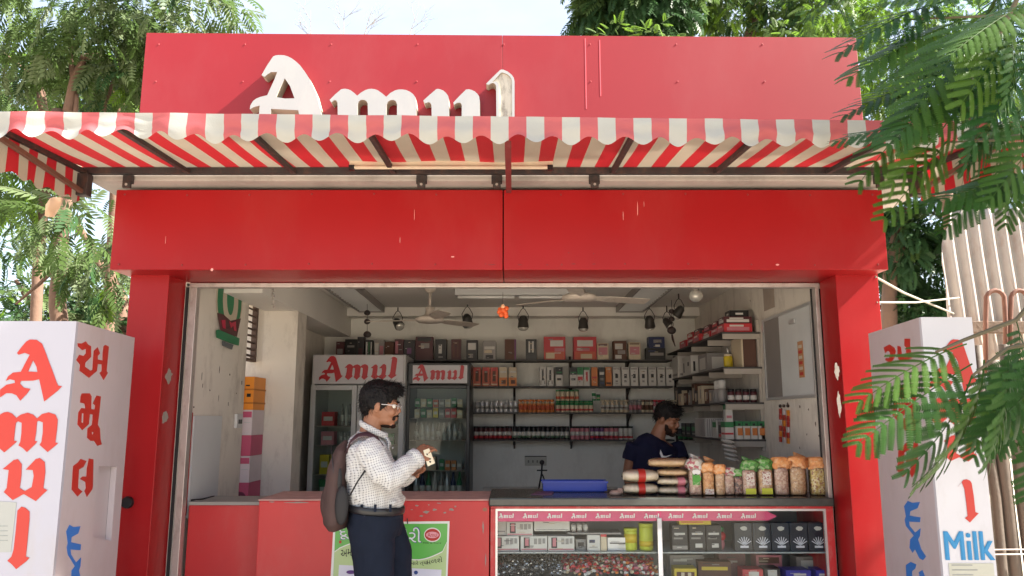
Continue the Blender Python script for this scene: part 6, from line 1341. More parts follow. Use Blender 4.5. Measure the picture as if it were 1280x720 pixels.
# trousers, belt
tr = MB().m(TROU)
hips = [(470, 632, .132, .178), (469.5, 645, .142, .182), (469, 658, .140, .180), (469, 670, .125, .172)]
tr.tube([a1(x, y) for x, y, r_, q in hips], [r_ for *_, r_, q in hips], 24, side=Y, ry=[q for *_, q in hips])
for dy, hx, mx_, kx, ax_ in ((-.082, 464, 467, 469, 463), (.085, 477, 489, 496, 502)):
    p0_ = a1(hx, 662, dy); p1_ = at(mx_, 690, DM + dy); kn = Vector((at(kx, 715, DM + dy).x, DM + dy, .56)); an = Vector((at(ax_, 700, DM + dy).x, DM + dy, .16))
    tr.tube([p0_ + Vector((0, 0, .03)), p0_, p1_, kn, kn.lerp(an, .5), an], [.115, .118, .108, .088, .078, .072], 20, side=Y, ry=[.095, .098, .095, .085, .076, .07])
TRO = fused('trousers', tr, P1, .0075, 3, noise_amp=.018, noise_scale=.09)
LEA = M('belt_leather', (.012, .012, .014), rough=.35); b = MB().m(LEA); b.smooth = True
ringp = [a1(470, 634.5) + Vector((math.cos(t) * .144, math.sin(t) * .190, -math.cos(t) * .012)) for t in [2 * math.pi * k / 32 for k in range(33)]]
b.tube(ringp, [.0045] * 33, 8, side=(0, 0, 1), ry=[.018] * 33, caps=False); mk('belt', b, parent=P1)
for px in (452, 469, 488): b = MB().m(TROU); c = a1(px, 635.5, -.19 * math.sqrt(max(0, 1 - ((px - 470) / 34) ** 2)) - .005); b.box(c.x - .006, c.y - .004, c.z - .017, c.x + .006, c.y + .004, c.z + .019); mk('belt_loop', b, parent=P1)
b = MB().m(M('pocket_line', (.04, .05, .08), rough=.7)); c = a1(455, 645, -.178); b.bar(c, c + Vector((.035, .004, -.002)), .003, .004); mk('pocket_seam', b, parent=P1)
for dy, ax_ in ((-.085, 462), (.085, 500)):
    an = Vector((at(ax_, 700, DM + dy).x, DM + dy, .06)); b = MB().m(LEA); b.smooth = True; b.ell(an + Vector((.055, 0, .045)), (.145, .052, .05), 16, 10); b.smooth = False; b.box(an.x - .08, an.y - .045, .061, an.x + .19, an.y + .045, .08); mk('shoe', b, parent=P1, bevel=.004)
# hair
ha = MB().m(HAIR); e = lambda c, r: ha.ell(F(*c), r, 20, 14, rot=F.R)
e((-.020, 0, .046), (.100, .086, .090)); e((-.062, 0, -.002), (.048, .068, .060)); e((-.055, 0, -.035), (.032, .052, .032)); e((.045, 0, .095), (.058, .066, .032)); e((.070, 0, .078), (.026, .056, .026))
for s in (-1, 1): e((-.018, s * .070, .022), (.045, .018, .050)); e((.022, s * .066, .030), (.024, .014, .044)); e((.012, s * .068, -.008), (.008, .008, .022))
def strands(F_, sc, n, seed, par, blobs):
    r_ = random.Random(seed); b = MB().m(HAIR)
    for k in range(n):
        c, rad = blobs[r_.randrange(len(blobs))]; d = Vector((r_.gauss(0, 1), r_.gauss(0, 1), r_.gauss(.3, 1))).normalized(); p = Vector([c[i] + d[i] * rad[i] * .97 for i in range(3)])
        if p.x > .05 and p.z < .06: continue
        dr = (Vector((.55, 0, -.25)) * (1 if p.z > .02 else .2) + Vector((0, 0, -.7)) * (1 if p.z < .06 else 0) + d * .45 + Vector((r_.gauss(0, .3), r_.gauss(0, .3), r_.gauss(0, .3)))).normalized(); L = r_.uniform(.014, .034)
        q = [p, p + dr * L * .5 + d * .003, p + dr * L - d * .001]; b.tube([F_(*(x * sc)) for x in q], [.0011, .0009, .0003], 3, caps=False)
    return mk('hair_strands', b, parent=par, kind='stuff')
strands(F, 1, 1500, 4, P1, [((-.020, 0, .046), (.102, .088, .093)), ((-.062, 0, -.002), (.050, .070, .062)), ((.045, 0, .095), (.060, .068, .034)), ((.070, 0, .078), (.028, .058, .028))])
HO = fused('hair', ha, P1, .005, 1, noise_amp=.010, noise_scale=.012)
bd = MB().m(BEARD); bd.ell(F(.090, 0, -.0465), (.012, .028, .006), 14, 8, rot=F.R)
for s in (-1, 1): bd.ell(F(.080, s * .024, -.058), (.010, .008, .014), 10, 8, rot=F.R)
bd.ell(F(.072, 0, -.098), (.021, .024, .015), 14, 8, rot=F.R); bd.ell(F(.040, 0, -.100), (.035, .036, .012), 14, 8, rot=F.R)
fused('beard', bd, P1, .003, 1)
eyes(P1, F)
for s in (-1, 1): b = MB().m(HAIR); b.smooth = True; b.tube([F(.090, s * .014, .022), F(.090, s * .030, .028), F(.076, s * .047, .022)], [.003, .004, .002], 6); mk('eyebrow', b, parent=P1)
gl = MB().m(M('spectacle_metal', (.65, .62, .60), rough=.25, metal=.7)); gl.smooth = True
for s in (-1, 1):
    gl.tube([F(.096 + .004 * math.cos(t), s * (.034 + .024 * math.cos(t)), .001 + .018 * math.sin(t)) for t in [2 * math.pi * k / 20 for k in range(21)]], .0016, 6, caps=False)
    gl.tube([F(.096, s * .058, .006), F(.088, s * .070, .008), F(.04, s * .077, .008), F(-.006, s * .080, .006), F(-.018, s * .080, -.012)], .0022, 6)
gl.tube([F(.100, -.010, .004), F(.101, .010, .004)], .0016, 6); mk('spectacles', gl, parent=P1)
# rucksack on his back
BP = thing('rucksack', a1(424, 663), 'dark brown rucksack hanging on the back of the customer in checked shirt', 'rucksack')
BR_ = M('rucksack_brown', (.055, .028, .024), rough=.75, var=.3, scale=8, bump=.25, bscale=30); BK_ = M('rucksack_black', (.014, .013, .014), rough=.7)
bk = MB().m(BR_)
bkp = [(436, 551, .02, .07), (432, 562, .045, .12), (426, 585, .060, .14), (423, 610, .066, .148), (422, 635, .070, .150), (423, 652, .068, .146), (424, 661, .045, .12)]
bk.tube([a1(x, y, -.02) for x, y, r_, q in bkp], [r_ for *_, r_, q in bkp], 24, side=Y, ry=[q for *_, q in bkp])
bk.ell(a1(413, 628, -.02), (.045, .12, .10), 16, 10)
fused('bag_body', bk, BP, .007, 3, noise_amp=.010, noise_scale=.08)
b = MB().m(BK_); b.smooth = True; b.ell(a1(427, 632, -.158), (.035, .02, .095), 16, 10); b.ell(a1(424, 600, -.145), (.015, .012, .06), 12, 8); mk('side_pocket', b, parent=BP)
b = MB().m(LEA); b.smooth = True; b.tube([a1(414, 558, -.13), a1(417, 590, -.16), a1(412, 625, -.14), a1(414, 655, -.12)], .003, 6); mk('zip', b, parent=BP)
STR = M('strap_maroon', (.05, .018, .024), rough=.7); b = MB().m(STR); b.smooth = True
b.tube([a1(433, 566, -.13), a1(438, 552, -.150), a1(447, 544, -.140), a1(459, 542, -.125), a1(470, 547, -.125), a1(478, 558, -.135)], [.005] * 6, 8, side=(0, 1, .6), ry=[.014, .018, .022, .022, .018, .012]); mk('shoulder_strap', b, parent=BP)
b = MB().m(BK_); b.smooth = True; b.tube([a1(437, 620, -.20), a1(447, 602, -.215), a1(460, 583, -.215)], [.004, .004, .003], 7, side=(.5, 0, .8), ry=[.006] * 3); mk('lower_strap', b, parent=BP)
# card in his hand
b = MB().m(M('paper_card', (.66, .60, .44), rough=.6)); c = [at(*q) for q in ((529, 563, 3.98), (536, 560.5, 4.0), (543.5, 579, 4.0), (534.5, 583, 3.98))]; b.prism(c, off=(0.002, .004, 0))
b.m(BLACKM)
for u, v in ((.35, .3), (.55, .62), (.45, .8)): p = c[0].lerp(c[3], v).lerp(c[1].lerp(c[2], v), u) + Vector((0, -.0012, 0)); b.box(p.x - .006, p.y - .0006, p.z - .004, p.x + .006, p.y, p.z + .004)
loose('note_card', b, 'small pale card held in the hand of the customer', 'card')

# --- shopkeeper behind the counter, looking down
DK = 5.6
P2 = thing('person', (at(820, 600, DK).x, DK, .12), 'person in navy T-shirt with white tick mark behind the counter, looking down', 'person')
def a2(px, py, dy=0.0): return at(px, py, DK + dy)
F2 = Frame(a2(834, 524), (.78, -.55, -.34), (0, 0, 1)); SC = .93
f_b = Vector((.42, -.9, 0)).normalized(); l_b = Vector((.9, .42, 0)).normalized()
sk = MB().m(SKIN2); head_skin(sk, F2, SC)
sk.tube([a2(829, 530), a2(824, 540), a2(820, 552)], [.050, .052, .062], 14)
t2 = [(819, 549, .06, .09), (818, 556, .08, .16), (818, 575, .10, .165), (818, 600, .10, .155), (818, 625, .10, .15), (818, 650, .11, .155)]
sk.tube([a2(x, y) for x, y, r_, q in t2], [r_ for *_, r_, q in t2], 18, side=l_b, ry=[q for *_, q in t2])
sA, eA, wA = a2(793, 556, -.06), a2(785, 594, -.04), a2(793, 626, -.22)
sB, eB, wB = a2(845, 556, .08), a2(856, 594, .0), a2(845, 620, -.22)
for s_, e_, w_ in ((sA, eA, wA), (sB, eB, wB)): sk.tube([s_, s_.lerp(e_, .5), e_, e_.lerp(w_, .4), w_], [.052, .046, .040, .038, .028], 14)
hand(sk, wA, (.35, -.6, -.45), (.2, 0, -1), .95, .4, 1); hand(sk, wB, (-.1, -.7, -.45), (0, 0, -1), .95, .4, -1)
for s in (-1, 1):
    h_ = a2(818, 650) + l_b * .085 * s; sk.tube([h_, h_ + Vector((0, 0, -.35)), Vector((h_.x, h_.y, .2)), Vector((h_.x, h_.y, .14))], [.085, .065, .04, .042], 14); sk.ell(Vector((h_.x, h_.y - .06, .155)), (.045, .12, .032), 12, 8)
fused('body', sk, P2, .0046, 3)
TEE = M('navy_tee', (.005, .006, .024), spec=.2, rough=.8, var=.2, scale=10, bump=.15, bscale=18)
ts = MB().m(TEE); t3 = [(821, 547, .062, .085), (819, 551, .085, .135), (818, 558, .108, .185), (818, 575, .122, .192), (818, 600, .125, .182), (818, 625, .125, .178), (818, 645, .125, .178)]
ts.tube([a2(x, y) for x, y, r_, q in t3], [r_ for *_, r_, q in t3], 24, side=l_b, ry=[q for *_, q in t3])
for s_, e_ in ((sA, eA), (sB, eB)): ts.tube([s_ + (s_ - e_) * .06, s_, s_.lerp(e_, .3), s_.lerp(e_, .50)], [.045, .060, .066, .068], 16)
fused('t_shirt', ts, P2, .0075, 3, noise_amp=.012, noise_scale=.08)
tr = MB().m(M('dark_trousers', (.02, .02, .022), rough=.8)); tr.tube([a2(818, 640), a2(818, 665)], [.132, .132], 20, side=l_b, ry=[.185, .185])
for s in (-1, 1): h_ = a2(818, 655) + l_b * .088 * s; tr.tube([h_, h_ + Vector((0, 0, -.35)), Vector((h_.x, h_.y, .18))], [.1, .085, .07], 16)
fused('trousers', tr, P2, .009, 3)
c = a2(818, 567) + f_b * .136; b = MB().m(M('tick_white', (.75, .75, .75), rough=.5)); ux = l_b
tick = [(-.034, .030), (-.040, .005), (-.030, -.020), (-.008, -.026), (.052, -.004), (.004, -.012), (-.016, -.009), (-.022, .004)]
b.prism([c + ux * x * 1.15 + Vector((0, 0, z * 1.05)) for x, z in tick], off=-f_b * -.002); tk = mk('tick_mark', b, parent=P2)
sw = tk.modifiers.new('w', 'SHRINKWRAP'); sw.target = [o for o in COL.objects if o.name.startswith('t_shirt')][0]; sw.wrap_method = 'PROJECT'; sw.use_project_y = True; sw.use_negative_direction = True; sw.use_positive_direction = True; sw.offset = .003
ha = MB().m(HAIR); e = lambda c, r: ha.ell(F2(*[q * SC for q in c]), tuple(q * SC for q in r), 18, 12, rot=F2.R)
e((-.018, 0, .048), (.099, .084, .088)); e((-.062, 0, .0), (.042, .062, .050)); e((.045, 0, .090), (.050, .060, .030))
for s in (-1, 1): e((-.015, s * .066, .026), (.042, .018, .042))
fused('hair', ha, P2, .0055, 1, noise_amp=.014, noise_scale=.02)
bd = MB().m(BEARD); e = lambda c, r: bd.ell(F2(*[q * SC for q in c]), tuple(q * SC for q in r), 14, 8, rot=F2.R)
strands(F2, SC, 900, 9, P2, [((-.018, 0, .048), (.101, .086, .090)), ((-.062, 0, .0), (.044, .064, .052)), ((.045, 0, .090), (.052, .062, .032))])
e((.092, 0, -.046), (.012, .028, .007)); e((.070, 0, -.098), (.026, .028, .018)); e((.036, 0, -.092), (.048, .050, .022))
for s in (-1, 1): e((.020, s * .052, -.055), (.034, .010, .030)); e((.055, s * .040, -.075), (.028, .014, .024))
fused('beard', bd, P2, .0035, 1)
for s in (-1, 1):
    b = MB().m(BEARD); b.smooth = True; b.tube([F2(.078 * SC, s * .018 * SC, .0), F2(.085 * SC, s * .030 * SC, -.004), F2(.076 * SC, s * .044 * SC, .0)], .0022, 6); mk('eyelash', b, parent=P2)
    b = MB().m(HAIR); b.smooth = True; b.tube([F2(.088 * SC, s * .014 * SC, .020), F2(.088 * SC, s * .030 * SC, .026), F2(.074 * SC, s * .046 * SC, .020)], [.003, .004, .002], 6); mk('eyebrow', b, parent=P2)
# ------------------------------------------------------------------ vegetation
def leafmat(name, col, trans=.35, rough=.45, var=.45, scale=1.2):
    m = M(name, col, rough=rough, var=var, scale=scale, trans=trans, spec=.18)
    n = m.node_tree.nodes; l = m.node_tree.links
    if name == 'leaf_fresh_green':
        p = n['Principled BSDF']; src = p.inputs['Base Color'].links[0].from_socket; oi = n.new('ShaderNodeObjectInfo'); mx = n.new('ShaderNodeMix'); mx.data_type = 'RGBA'
        pw = n.new('ShaderNodeMath'); pw.operation = 'POWER'; pw.inputs[1].default_value = 1.6; l.new(oi.outputs['Random'], pw.inputs[0]); mx.inputs['B'].default_value = (.055, .115, .012, 1)
        l.new(pw.outputs[0], mx.inputs['Factor']); l.new(src, mx.inputs['A']); l.new(mx.outputs['Result'], p.inputs['Base Color'])
        for k in n:
            if k.type == 'BSDF_TRANSLUCENT': l.new(mx.outputs['Result'], k.inputs['Color'])
    return m
def frond_fine(L=.44, pairs=11, plen=.125, nl=20, seed=0, droop=.25):
    """twice-divided leaf: rib, paired side ribs, many small leaflets"""
    r_ = random.Random(seed); b = MB().m(LEAF_FINE); rib = []
    for k in range(13):
        t = k / 12; rib.append(Vector((L * t, 0, -droop * L * t * t)))
    b.tube(rib, [.0028 * (1 - .6 * k / 12) for k in range(13)], 5)
    for i in range(pairs):
        t = .14 + .86 * (i + .5) / pairs; base = Vector((L * t, 0, -droop * L * t * t)); sc = math.sin(math.pi * (.22 + .70 * t)) ** .8 * r_.uniform(.9, 1.08)
        for s in (-1, 1):
            a = R(64 - 28 * t + r_.uniform(-5, 5)); d = Vector((math.cos(a), s * math.sin(a), -.10 + r_.uniform(-.07, .05))).normalized(); P_ = plen * sc; sag_ = r_.uniform(.12, .3)
            up = Vector((0, 0, 1)); w = d.cross(up).normalized()
            prev = base; 
            pts = [base + d * P_ * u + Vector((0, 0, -sag_ * P_ * u * u)) for u in [j / nl for j in range(nl + 1)]]
            b.tube([pts[0], pts[nl // 2], pts[-1]], [.0009, .0008, .0004], 3, caps=False)
            ll = .0115 * (.75 + .5 * sc); lw_ = P_ / nl * .50
            for j in range(1, nl):
                u = j / nl; f = ll * (math.sin(math.pi * (.15 + .72 * u)) ** .5); dd = (pts[j] - pts[j - 1]).normalized()
                for q in (-1, 1):
                    o = w * q; tip = pts[j] + (o * .95 + dd * .28) * f + Vector((0, 0, -.10 * f + r_.uniform(-.0008, .0008)))
                    m1 = pts[j] + (o * .5 + dd * .10) * f + dd * lw_; m0 = pts[j] + (o * .5 + dd * .18) * f - dd * lw_
                    k0 = len(b.v); g_ = lw_ * 1.12; ob = o * .80 + dd * .30; b.v += [pts[j] - dd * g_, pts[j] + dd * g_ * .9, pts[j] + ob * f * .8 + dd * g_ * .8, tip, pts[j] + ob * f * .8 - dd * g_ * .8]; b.face([k0, k0 + 1, k0 + 2, k0 + 3, k0 + 4])
    return b
LEAF_FINE = leafmat('leaf_fresh_green', (.016, .062, .012), trans=.22, scale=2.0)
frond_meshes = []
for i, (L, pairs, pl, dr) in enumerate(((.44, 11, .140, .25), (.38, 10, .13, .45), (.48, 13, .135, .12), (.34, 9, .13, .3))):
    b = frond_fine(L, pairs, pl, 20, seed=i, droop=dr); me = bpy.data.meshes.new('leaf'); me.from_pydata(b.v, [], b.f); me.materials.append(LEAF_FINE); me.update(); frond_meshes.append(me)

def limb(mb, pts, r0, r1, n=9):
    P_ = [Vector(p) for p in pts]; out = []
    for i in range(len(P_) - 1):
        for k in range(4):
            t = k / 4; q = P_[i].lerp(P_[i + 1], t); out.append(q + Vector((noise.noise(q * 2.1), noise.noise(q * 2.1 + Vector((5, 0, 0))), 0)) * r0 * .6)
    out.append(P_[-1]); mb.smooth = True; mb.tube(out, [r0 + (r1 - r0) * i / (len(out) - 1) for i in range(len(out))], n)
    return out
BARK = M('bark_brown', (.13, .075, .05), rough=.9, var=.35, scale=8, bump=.5, bscale=25); BARKG = M('bark_grey', (.20, .17, .13), rough=.9, var=.3, scale=8, bump=.5, bscale=25)
LEAFS = dict(olive=leafmat('leaf_olive', (.066, .11, .030), .45), dark=leafmat('leaf_dark_green', (.028, .065, .022), .3), fresh=leafmat('leaf_bright', (.11, .20, .022), .5), pale=leafmat('leaf_pale', (.12, .16, .075), .4))
def crown(name, par, blobs, n, size, mats, seed, kind='stuff', droop=.5, pin=7, wid=.16):
    """crown of many small divided leaves, one mesh; blobs = (centre, radii, weight)"""
    rg = np.random.default_rng(seed)
    # template: pinnae as slim pairs of triangles along a rib
    V = []; Fc = []
    for i in range(pin):
        t = .15 + .85 * i / pin; s_ = math.sin(math.pi * (.25 + .65 * t))
        for s in (-1, 1):
            a = R(58 - 20 * t); d = np.array((math.cos(a), s * math.sin(a), -.18)); base = np.array((t, 0, -.25 * t * t)); w = np.array((math.sin(a), -s * math.cos(a), 0)) * wid * .30
            Lp = .36 * s_; k = len(V); V += [base, base + d * Lp * .5 + w, base + d * Lp + np.array((0, 0, -.06)), base + d * Lp * .5 - w]; Fc.append((k, k + 1, k + 2, k + 3))
    V = np.array(V); Fc = np.array(Fc); nv = len(V); nf = len(Fc)
    wts = np.array([bl[2] for bl in blobs], float); wts /= wts.sum(); idx = rg.choice(len(blobs), n, p=wts)
    C = np.array([tuple(bl[0]) for bl in blobs])[idx]; Rr = np.array([bl[1] for bl in blobs])[idx]
    d = rg.normal(size=(n, 3)); d /= np.linalg.norm(d, axis=1)[:, None]; rad = rg.uniform(.35, 1.0, n) ** .5
    pos = C + d * Rr * rad[:, None]
    fwd = d * .8 + rg.normal(size=(n, 3)) * .55; fwd[:, 2] -= droop; fwd /= np.linalg.norm(fwd, axis=1)[:, None]
    up = rg.normal(size=(n, 3)) * .35 + np.array((0, 0, 1)); side = np.cross(up, fwd); side /= np.linalg.norm(side, axis=1)[:, None]; up = np.cross(fwd, side)
    sc = size * rg.uniform(.6, 1.25, n)
    Mx = np.stack([fwd, side, up], axis=2) * sc[:, None, None]
    VV = np.einsum('nij,vj->nvi', Mx, V) + pos[:, None, :]
    VV = VV.reshape(-1, 3); FF = (Fc[None] + (np.arange(n) * nv)[:, None, None]).reshape(-1, 4)
    base = np.array(POS[par.name]); VV = VV - base
    me = bpy.data.meshes.new(name); me.vertices.add(len(VV)); me.vertices.foreach_set('co', VV.ravel()); me.loops.add(FF.size); me.loops.foreach_set('vertex_index', FF.ravel().astype(np.int32))
    me.polygons.add(len(FF)); me.polygons.foreach_set('loop_start', np.arange(0, FF.size, 4, dtype=np.int32)); me.polygons.foreach_set('loop_total', np.full(len(FF), 4, dtype=np.int32))
    for m_ in mats: me.materials.append(LEAFS[m_])
    # clumps of one kind of leaf, chosen by place so light and dark clumps form
    ph = np.sin(pos[:, 0] * 2.3 + seed) + np.sin(pos[:, 1] * 1.9 + 1.3 * seed) + np.sin(pos[:, 2] * 2.7 + .7 * seed) + rg.normal(size=n) * .8
    mi = np.clip(((ph + 2.2) / 4.4 * len(mats)).astype(int), 0, len(mats) - 1); me.polygons.foreach_set('material_index', np.repeat(mi, nf).astype(np.int32))
    me.update(calc_edges=True); me.validate()
    o = bpy.data.objects.new(name, me); COL.objects.link(o); o.parent = par; POS[o.name] = Vector(base); o['kind'] = kind; return o
def tree(label, base, limbs, blobs, n, size, mats, seed, bark=None, droop=.5, group=None, wid=.16):
    t = thing('tree', base, label, 'tree', group); b = MB().m(bark or BARK)
    for pts, r0, r1 in limbs[:1]: limb(b, pts, r0, r1)
    mk('trunk', b, parent=t)
    for pts, r0, r1 in limbs[1:]: b = MB().m(bark or BARK); limb(b, pts, r0, r1, 7); mk('branch', b, parent=t)
    if n: crown('crown', t, blobs, n, size, mats, seed, droop=droop, wid=wid)
    return t
# left trees behind the kiosk
Dl = 7.2
tree('leafy tree with reddish trunk just left of the kiosk', (at(76, 400, Dl).x, Dl, 0),
     [([at(76, 400, Dl) * 1 - Vector((0, 0, at(76, 400, Dl).z)), at(75, 400, Dl), at(74, 330, Dl), at(80, 240, Dl), at(72, 138, Dl)], .085, .055),
      ([at(84, 140, Dl), at(92, 100, Dl), at(105, 72, Dl), at(128, 70, Dl)], .05, .03), ([at(74, 330, Dl), at(50, 355, Dl), at(20, 380, Dl)], .025, .01), ([at(92, 100, Dl), at(88, 75, Dl), at(90, 40, Dl)], .035, .02), ([at(94, 140, Dl), at(96, 118, Dl)], .025, .02), ([at(130, 140, Dl + .5), at(142, 95, Dl + .5)], .022, .016)],
     [(at(70, 20, Dl), (1.3, .9, .55), 5), (at(140, 60, Dl + .2), (.75, .6, .45), 2.4), (at(215, 5, Dl - .2), (.75, .5, .30), 1.6), (at(170, 110, Dl + .4), (.45, .5, .35), .9), (at(95, 285, Dl - .6), (.50, .5, .28), .8), (at(125, 320, Dl - .2), (.38, .4, .42), .8), (at(15, 60, Dl + .5), (.7, .6, .6), 1.4)], 1250, .30, ['olive', 'pale', 'olive', 'dark', 'fresh'], 3, droop=.9)
tree('slender curved tree farther left above the striped awning', (at(56, 400, 8.2).x, 8.2, 0),
     [([Vector((at(56, 400, 8.2).x, 8.2, 0)), at(58, 200, 8.2), at(57, 140, 8.2), at(51, 100, 8.2), at(54, 62, 8.2), at(66, 50, 8.2)], .06, .035), ([at(51, 102, 8.2), at(30, 88, 8.2), at(0, 64, 8.2)], .03, .015), ([at(40, 55, 8.2), at(60, 68, 8.2), at(82, 82, 8.2)], .015, .01)],
     [(at(-40, 215, 8.4), (.9, .6, .45), 2), (at(30, 230, 8.0), (.5, .5, .28), 1.1), (at(-10, 110, 8.8), (.6, .6, .45), 1.0)], 420, .30, ['olive', 'fresh', 'olive'], 5, droop=.7)
Db = 12.0
tree('broad bush-like tree filling the gap between left box and pillar', (at(120, 400, Db).x, Db, 0), [([Vector((at(160, 400, Db).x, Db, 0)), at(155, 375, Db), at(120, 320, Db), at(95, 280, Db)], .10, .05), ([at(152, 378, Db), at(120, 392, Db), at(84, 400, Db)], .07, .04), ([at(150, 378, Db), at(130, 350, Db), at(160, 300, Db)], .05, .03), ([at(50, 400, Db), at(20, 350, Db)], .05, .03)],
     [(at(40, 385, Db), (1.9, 1.2, .45), 3), (at(125, 372, Db + .4), (.6, .9, .6), 1.4), (at(20, 425, Db), (2, 1.2, .5), 3), (at(130, 425, Db), (.8, .9, .5), 1.6), (at(-10, 290, Db), (.7, .8, .5), 1.0)], 1700, .32, ['olive', 'fresh', 'olive', 'pale', 'dark'], 8, droop=.3, wid=.2)
tree('bright green tree behind the upper left of the kiosk', (at(150, 150, 10).x, 10.2, 0), [([Vector((at(150, 200, 10).x, 10.2, 0)), at(150, 140, 10.2), at(160, 90, 10.2)], .09, .04), ([at(145, 140, 10), at(142, 110, 10), at(150, 90, 10)], .035, .02)],
     [(at(130, 110, 10.4), (.7, .6, .45), 2), (at(165, 120, 10.2), (.3, .6, .4), .8), (at(10, 115, 10.4), (.7, .6, .55), 1.8), (at(75, 130, 10.6), (.4, .5, .2), .6)], 800, .32, ['fresh', 'olive', 'fresh', 'dark'], 9, droop=.5)
# dark evergreens and mixed trees behind the right of the sign
Dr = 13.0
tree('dark drooping evergreen tree rising behind the red sign board', (at(790, 40, Dr).x, Dr, 0), [([Vector((at(790, 40, Dr).x, Dr, 0)), at(790, 60, Dr), at(792, 0, Dr), at(795, -60, Dr)], .16, .08)],
     [(at(790, 15, Dr), (.95, .9, .7), 4), (at(760, -30, Dr), (.8, .9, .7), 2), (at(830, -20, Dr), (.7, .9, .8), 2), (at(735, 30, Dr), (.28, .5, .3), .7)], 1900, .42, ['dark', 'dark', 'dark', 'olive'], 11, droop=1.0)
tree('mixed green tree top behind the right half of the sign', (at(930, 40, Dr).x, Dr + 1, 0), [([Vector((at(940, 40, Dr).x, Dr + 1, 0)), at(940, 60, Dr + 1), at(945, 0, Dr + 1)], .16, .08)],
     [(at(930, 15, Dr + 1), (1.2, .9, .65), 3), (at(1000, 10, Dr + .6), (1.0, .9, .8), 3), (at(880, -10, Dr + 1), (.7, .8, .6), 1.5), (at(1060, 5, Dr), (.9, .9, .8), 2)], 1600, .30, ['fresh', 'olive', 'dark', 'olive', 'fresh'], 12, droop=.4, wid=.22)
tree('low yellow-green shrub showing just above the sign edge', (at(760, 60, 9.6).x, 9.6, 0), [([Vector((at(780, 60, 9.6).x, 9.6, 0)), at(780, 70, 9.6)], .05, .02)],
     [(at(770, 42, 9.6), (.28, .3, .05), 1), (at(820, 42, 9.6), (.3, .3, .06), 1), (at(985, 40, 9.6), (.35, .3, .07), 1.2)], 110, .16, ['olive', 'fresh', 'olive'], 13, droop=.1)
# dark tree between kiosk and tin sheets
Dd = 8.6
tree('dark tree standing between the kiosk and the tin fence', (at(1115, 400, Dd).x, Dd, 0), [([Vector((at(1108, 400, Dd).x, Dd, 0)), at(1110, 400, Dd), at(1112, 330, Dd), at(1130, 260, Dd)], .10, .06), ([at(1112, 330, Dd), at(1150, 290, Dd)], .05, .03)],
     [(at(1165, 270, Dd), (.6, .6, .45), 2.4), (at(1165, 350, Dd + .3), (.45, .6, .55), 2.6), (at(1120, 310, Dd), (.25, .5, .4), 1), (at(1150, 400, Dd + .3), (.5, .6, .4), 1.5), (at(1250, 200, Dd), (.9, .6, .6), 2)], 2100, .22, ['dark', 'dark', 'dark', 'olive'], 14, droop=.5, wid=.22)
tree('sunlit bright green tree right of the sign board', (at(1130, 150, 7.4).x, 7.4, 0), [([Vector((at(1180, 200, 7.4).x, 7.4, 0)), at(1180, 200, 7.4), at(1150, 120, 7.4), at(1130, 60, 7.4)], .07, .03)],
     [(at(1105, 95, 7.4), (.28, .4, .22), 1.4), (at(1130, 30, 7.6), (.5, .5, .35), 2.2), (at(1110, 130, 7.2), (.25, .4, .15), 1), (at(1230, 60, 7.8), (.7, .6, .7), 3), (at(1190, 140, 7.4), (.4, .4, .3), 1.2), (at(1040, 10, 7.9), (.3, .4, .15), .7)], 1400, .20, ['fresh', 'olive', 'fresh', 'dark', 'fresh'], 15, droop=.4)
# bare twigs seen above the sign
t = thing('bare_tree', (at(450, 60, 16).x, 16, 0), 'bare leafless twigs of a tree showing above the sign board', 'tree')
rt = random.Random(21); b = MB().m(BARKG)
def twig(b, p, d, L, r_, lv):
    q = p; pts = [p]
    for k in range(4): d = (d + Vector((rt.uniform(-.18, .18), 0, rt.uniform(-.05, .1)))).normalized(); q = q + d * L / 4; pts.append(q)
    b.tube(pts, [r_ * (1 - .14 * k) for k in range(5)], 4)
    if lv > 0:
        for k in range(3): i = rt.choice((1, 2, 3)); s = rt.choice((-1, 1)); twig(b, pts[i], (d + Vector((s * rt.uniform(.4, .9), rt.uniform(-.3, .3), rt.uniform(-.2, .3)))).normalized(), L * .6, r_ * .6, lv - 1)
base_ = Vector((at(460, 60, 16).x, 16, 0)); limb(b, [base_, base_ + Vector((.1, 0, 5)), Vector((base_.x, 16, at(440, 60, 16).z))], .12, .03); mk('trunk', b, parent=t)
for px in (390, 428, 451, 510): b = MB().m(BARKG); twig(b, at(px, 60, 16), Vector((rt.uniform(-.3, .3), 0, 1)).normalized(), .9, .011, 3); mk('branch', b, parent=t)

# --- near branches of the feathery tree at the right edge of the frame
NT = thing('feathery_tree', (3.05, 2.0, 0), 'feathery leaved tree reaching in from the right edge over the awning and sign box', 'tree')
b = MB().m(BARKG); limb(b, [(3.05, 2.0, 0), (3.0, 2.05, 1.2), (2.9, 2.1, 2.4), (2.6, 2.3, 3.6), (2.4, 2.4, 4.8)], .11, .05, 12); mk('trunk', b, parent=NT)
rn = random.Random(77); nleaf = [0]
def putleaf(p, d, up, sc, mi=None):
    d = Vector(d).normalized(); up = Vector(up); l = up.cross(d).normalized(); u = d.cross(l); me = frond_meshes[rn.randrange(4) if mi is None else mi]
    o = bpy.data.objects.new('leaf', me); COL.objects.link(o); o.parent = NT
    o.matrix_local = Matrix.Translation(Vector(p) - POS[NT.name]) @ Matrix((d, l, u)).transposed().to_4x4() @ Matrix.Scale(sc, 4); nleaf[0] += 1
def leafpx(x0, y0, x1, y1, D0_, D1_, sc=1.0, mi=None, tilt=0.0):
    a = at(x0, y0, D0_); b_ = at(x1, y1, D1_); d = b_ - a; L = (.44, .38, .48, .34)[mi if mi is not None else 0]
    putleaf(a, d, Vector((tilt, -.55, .85)), d.length / L, mi)
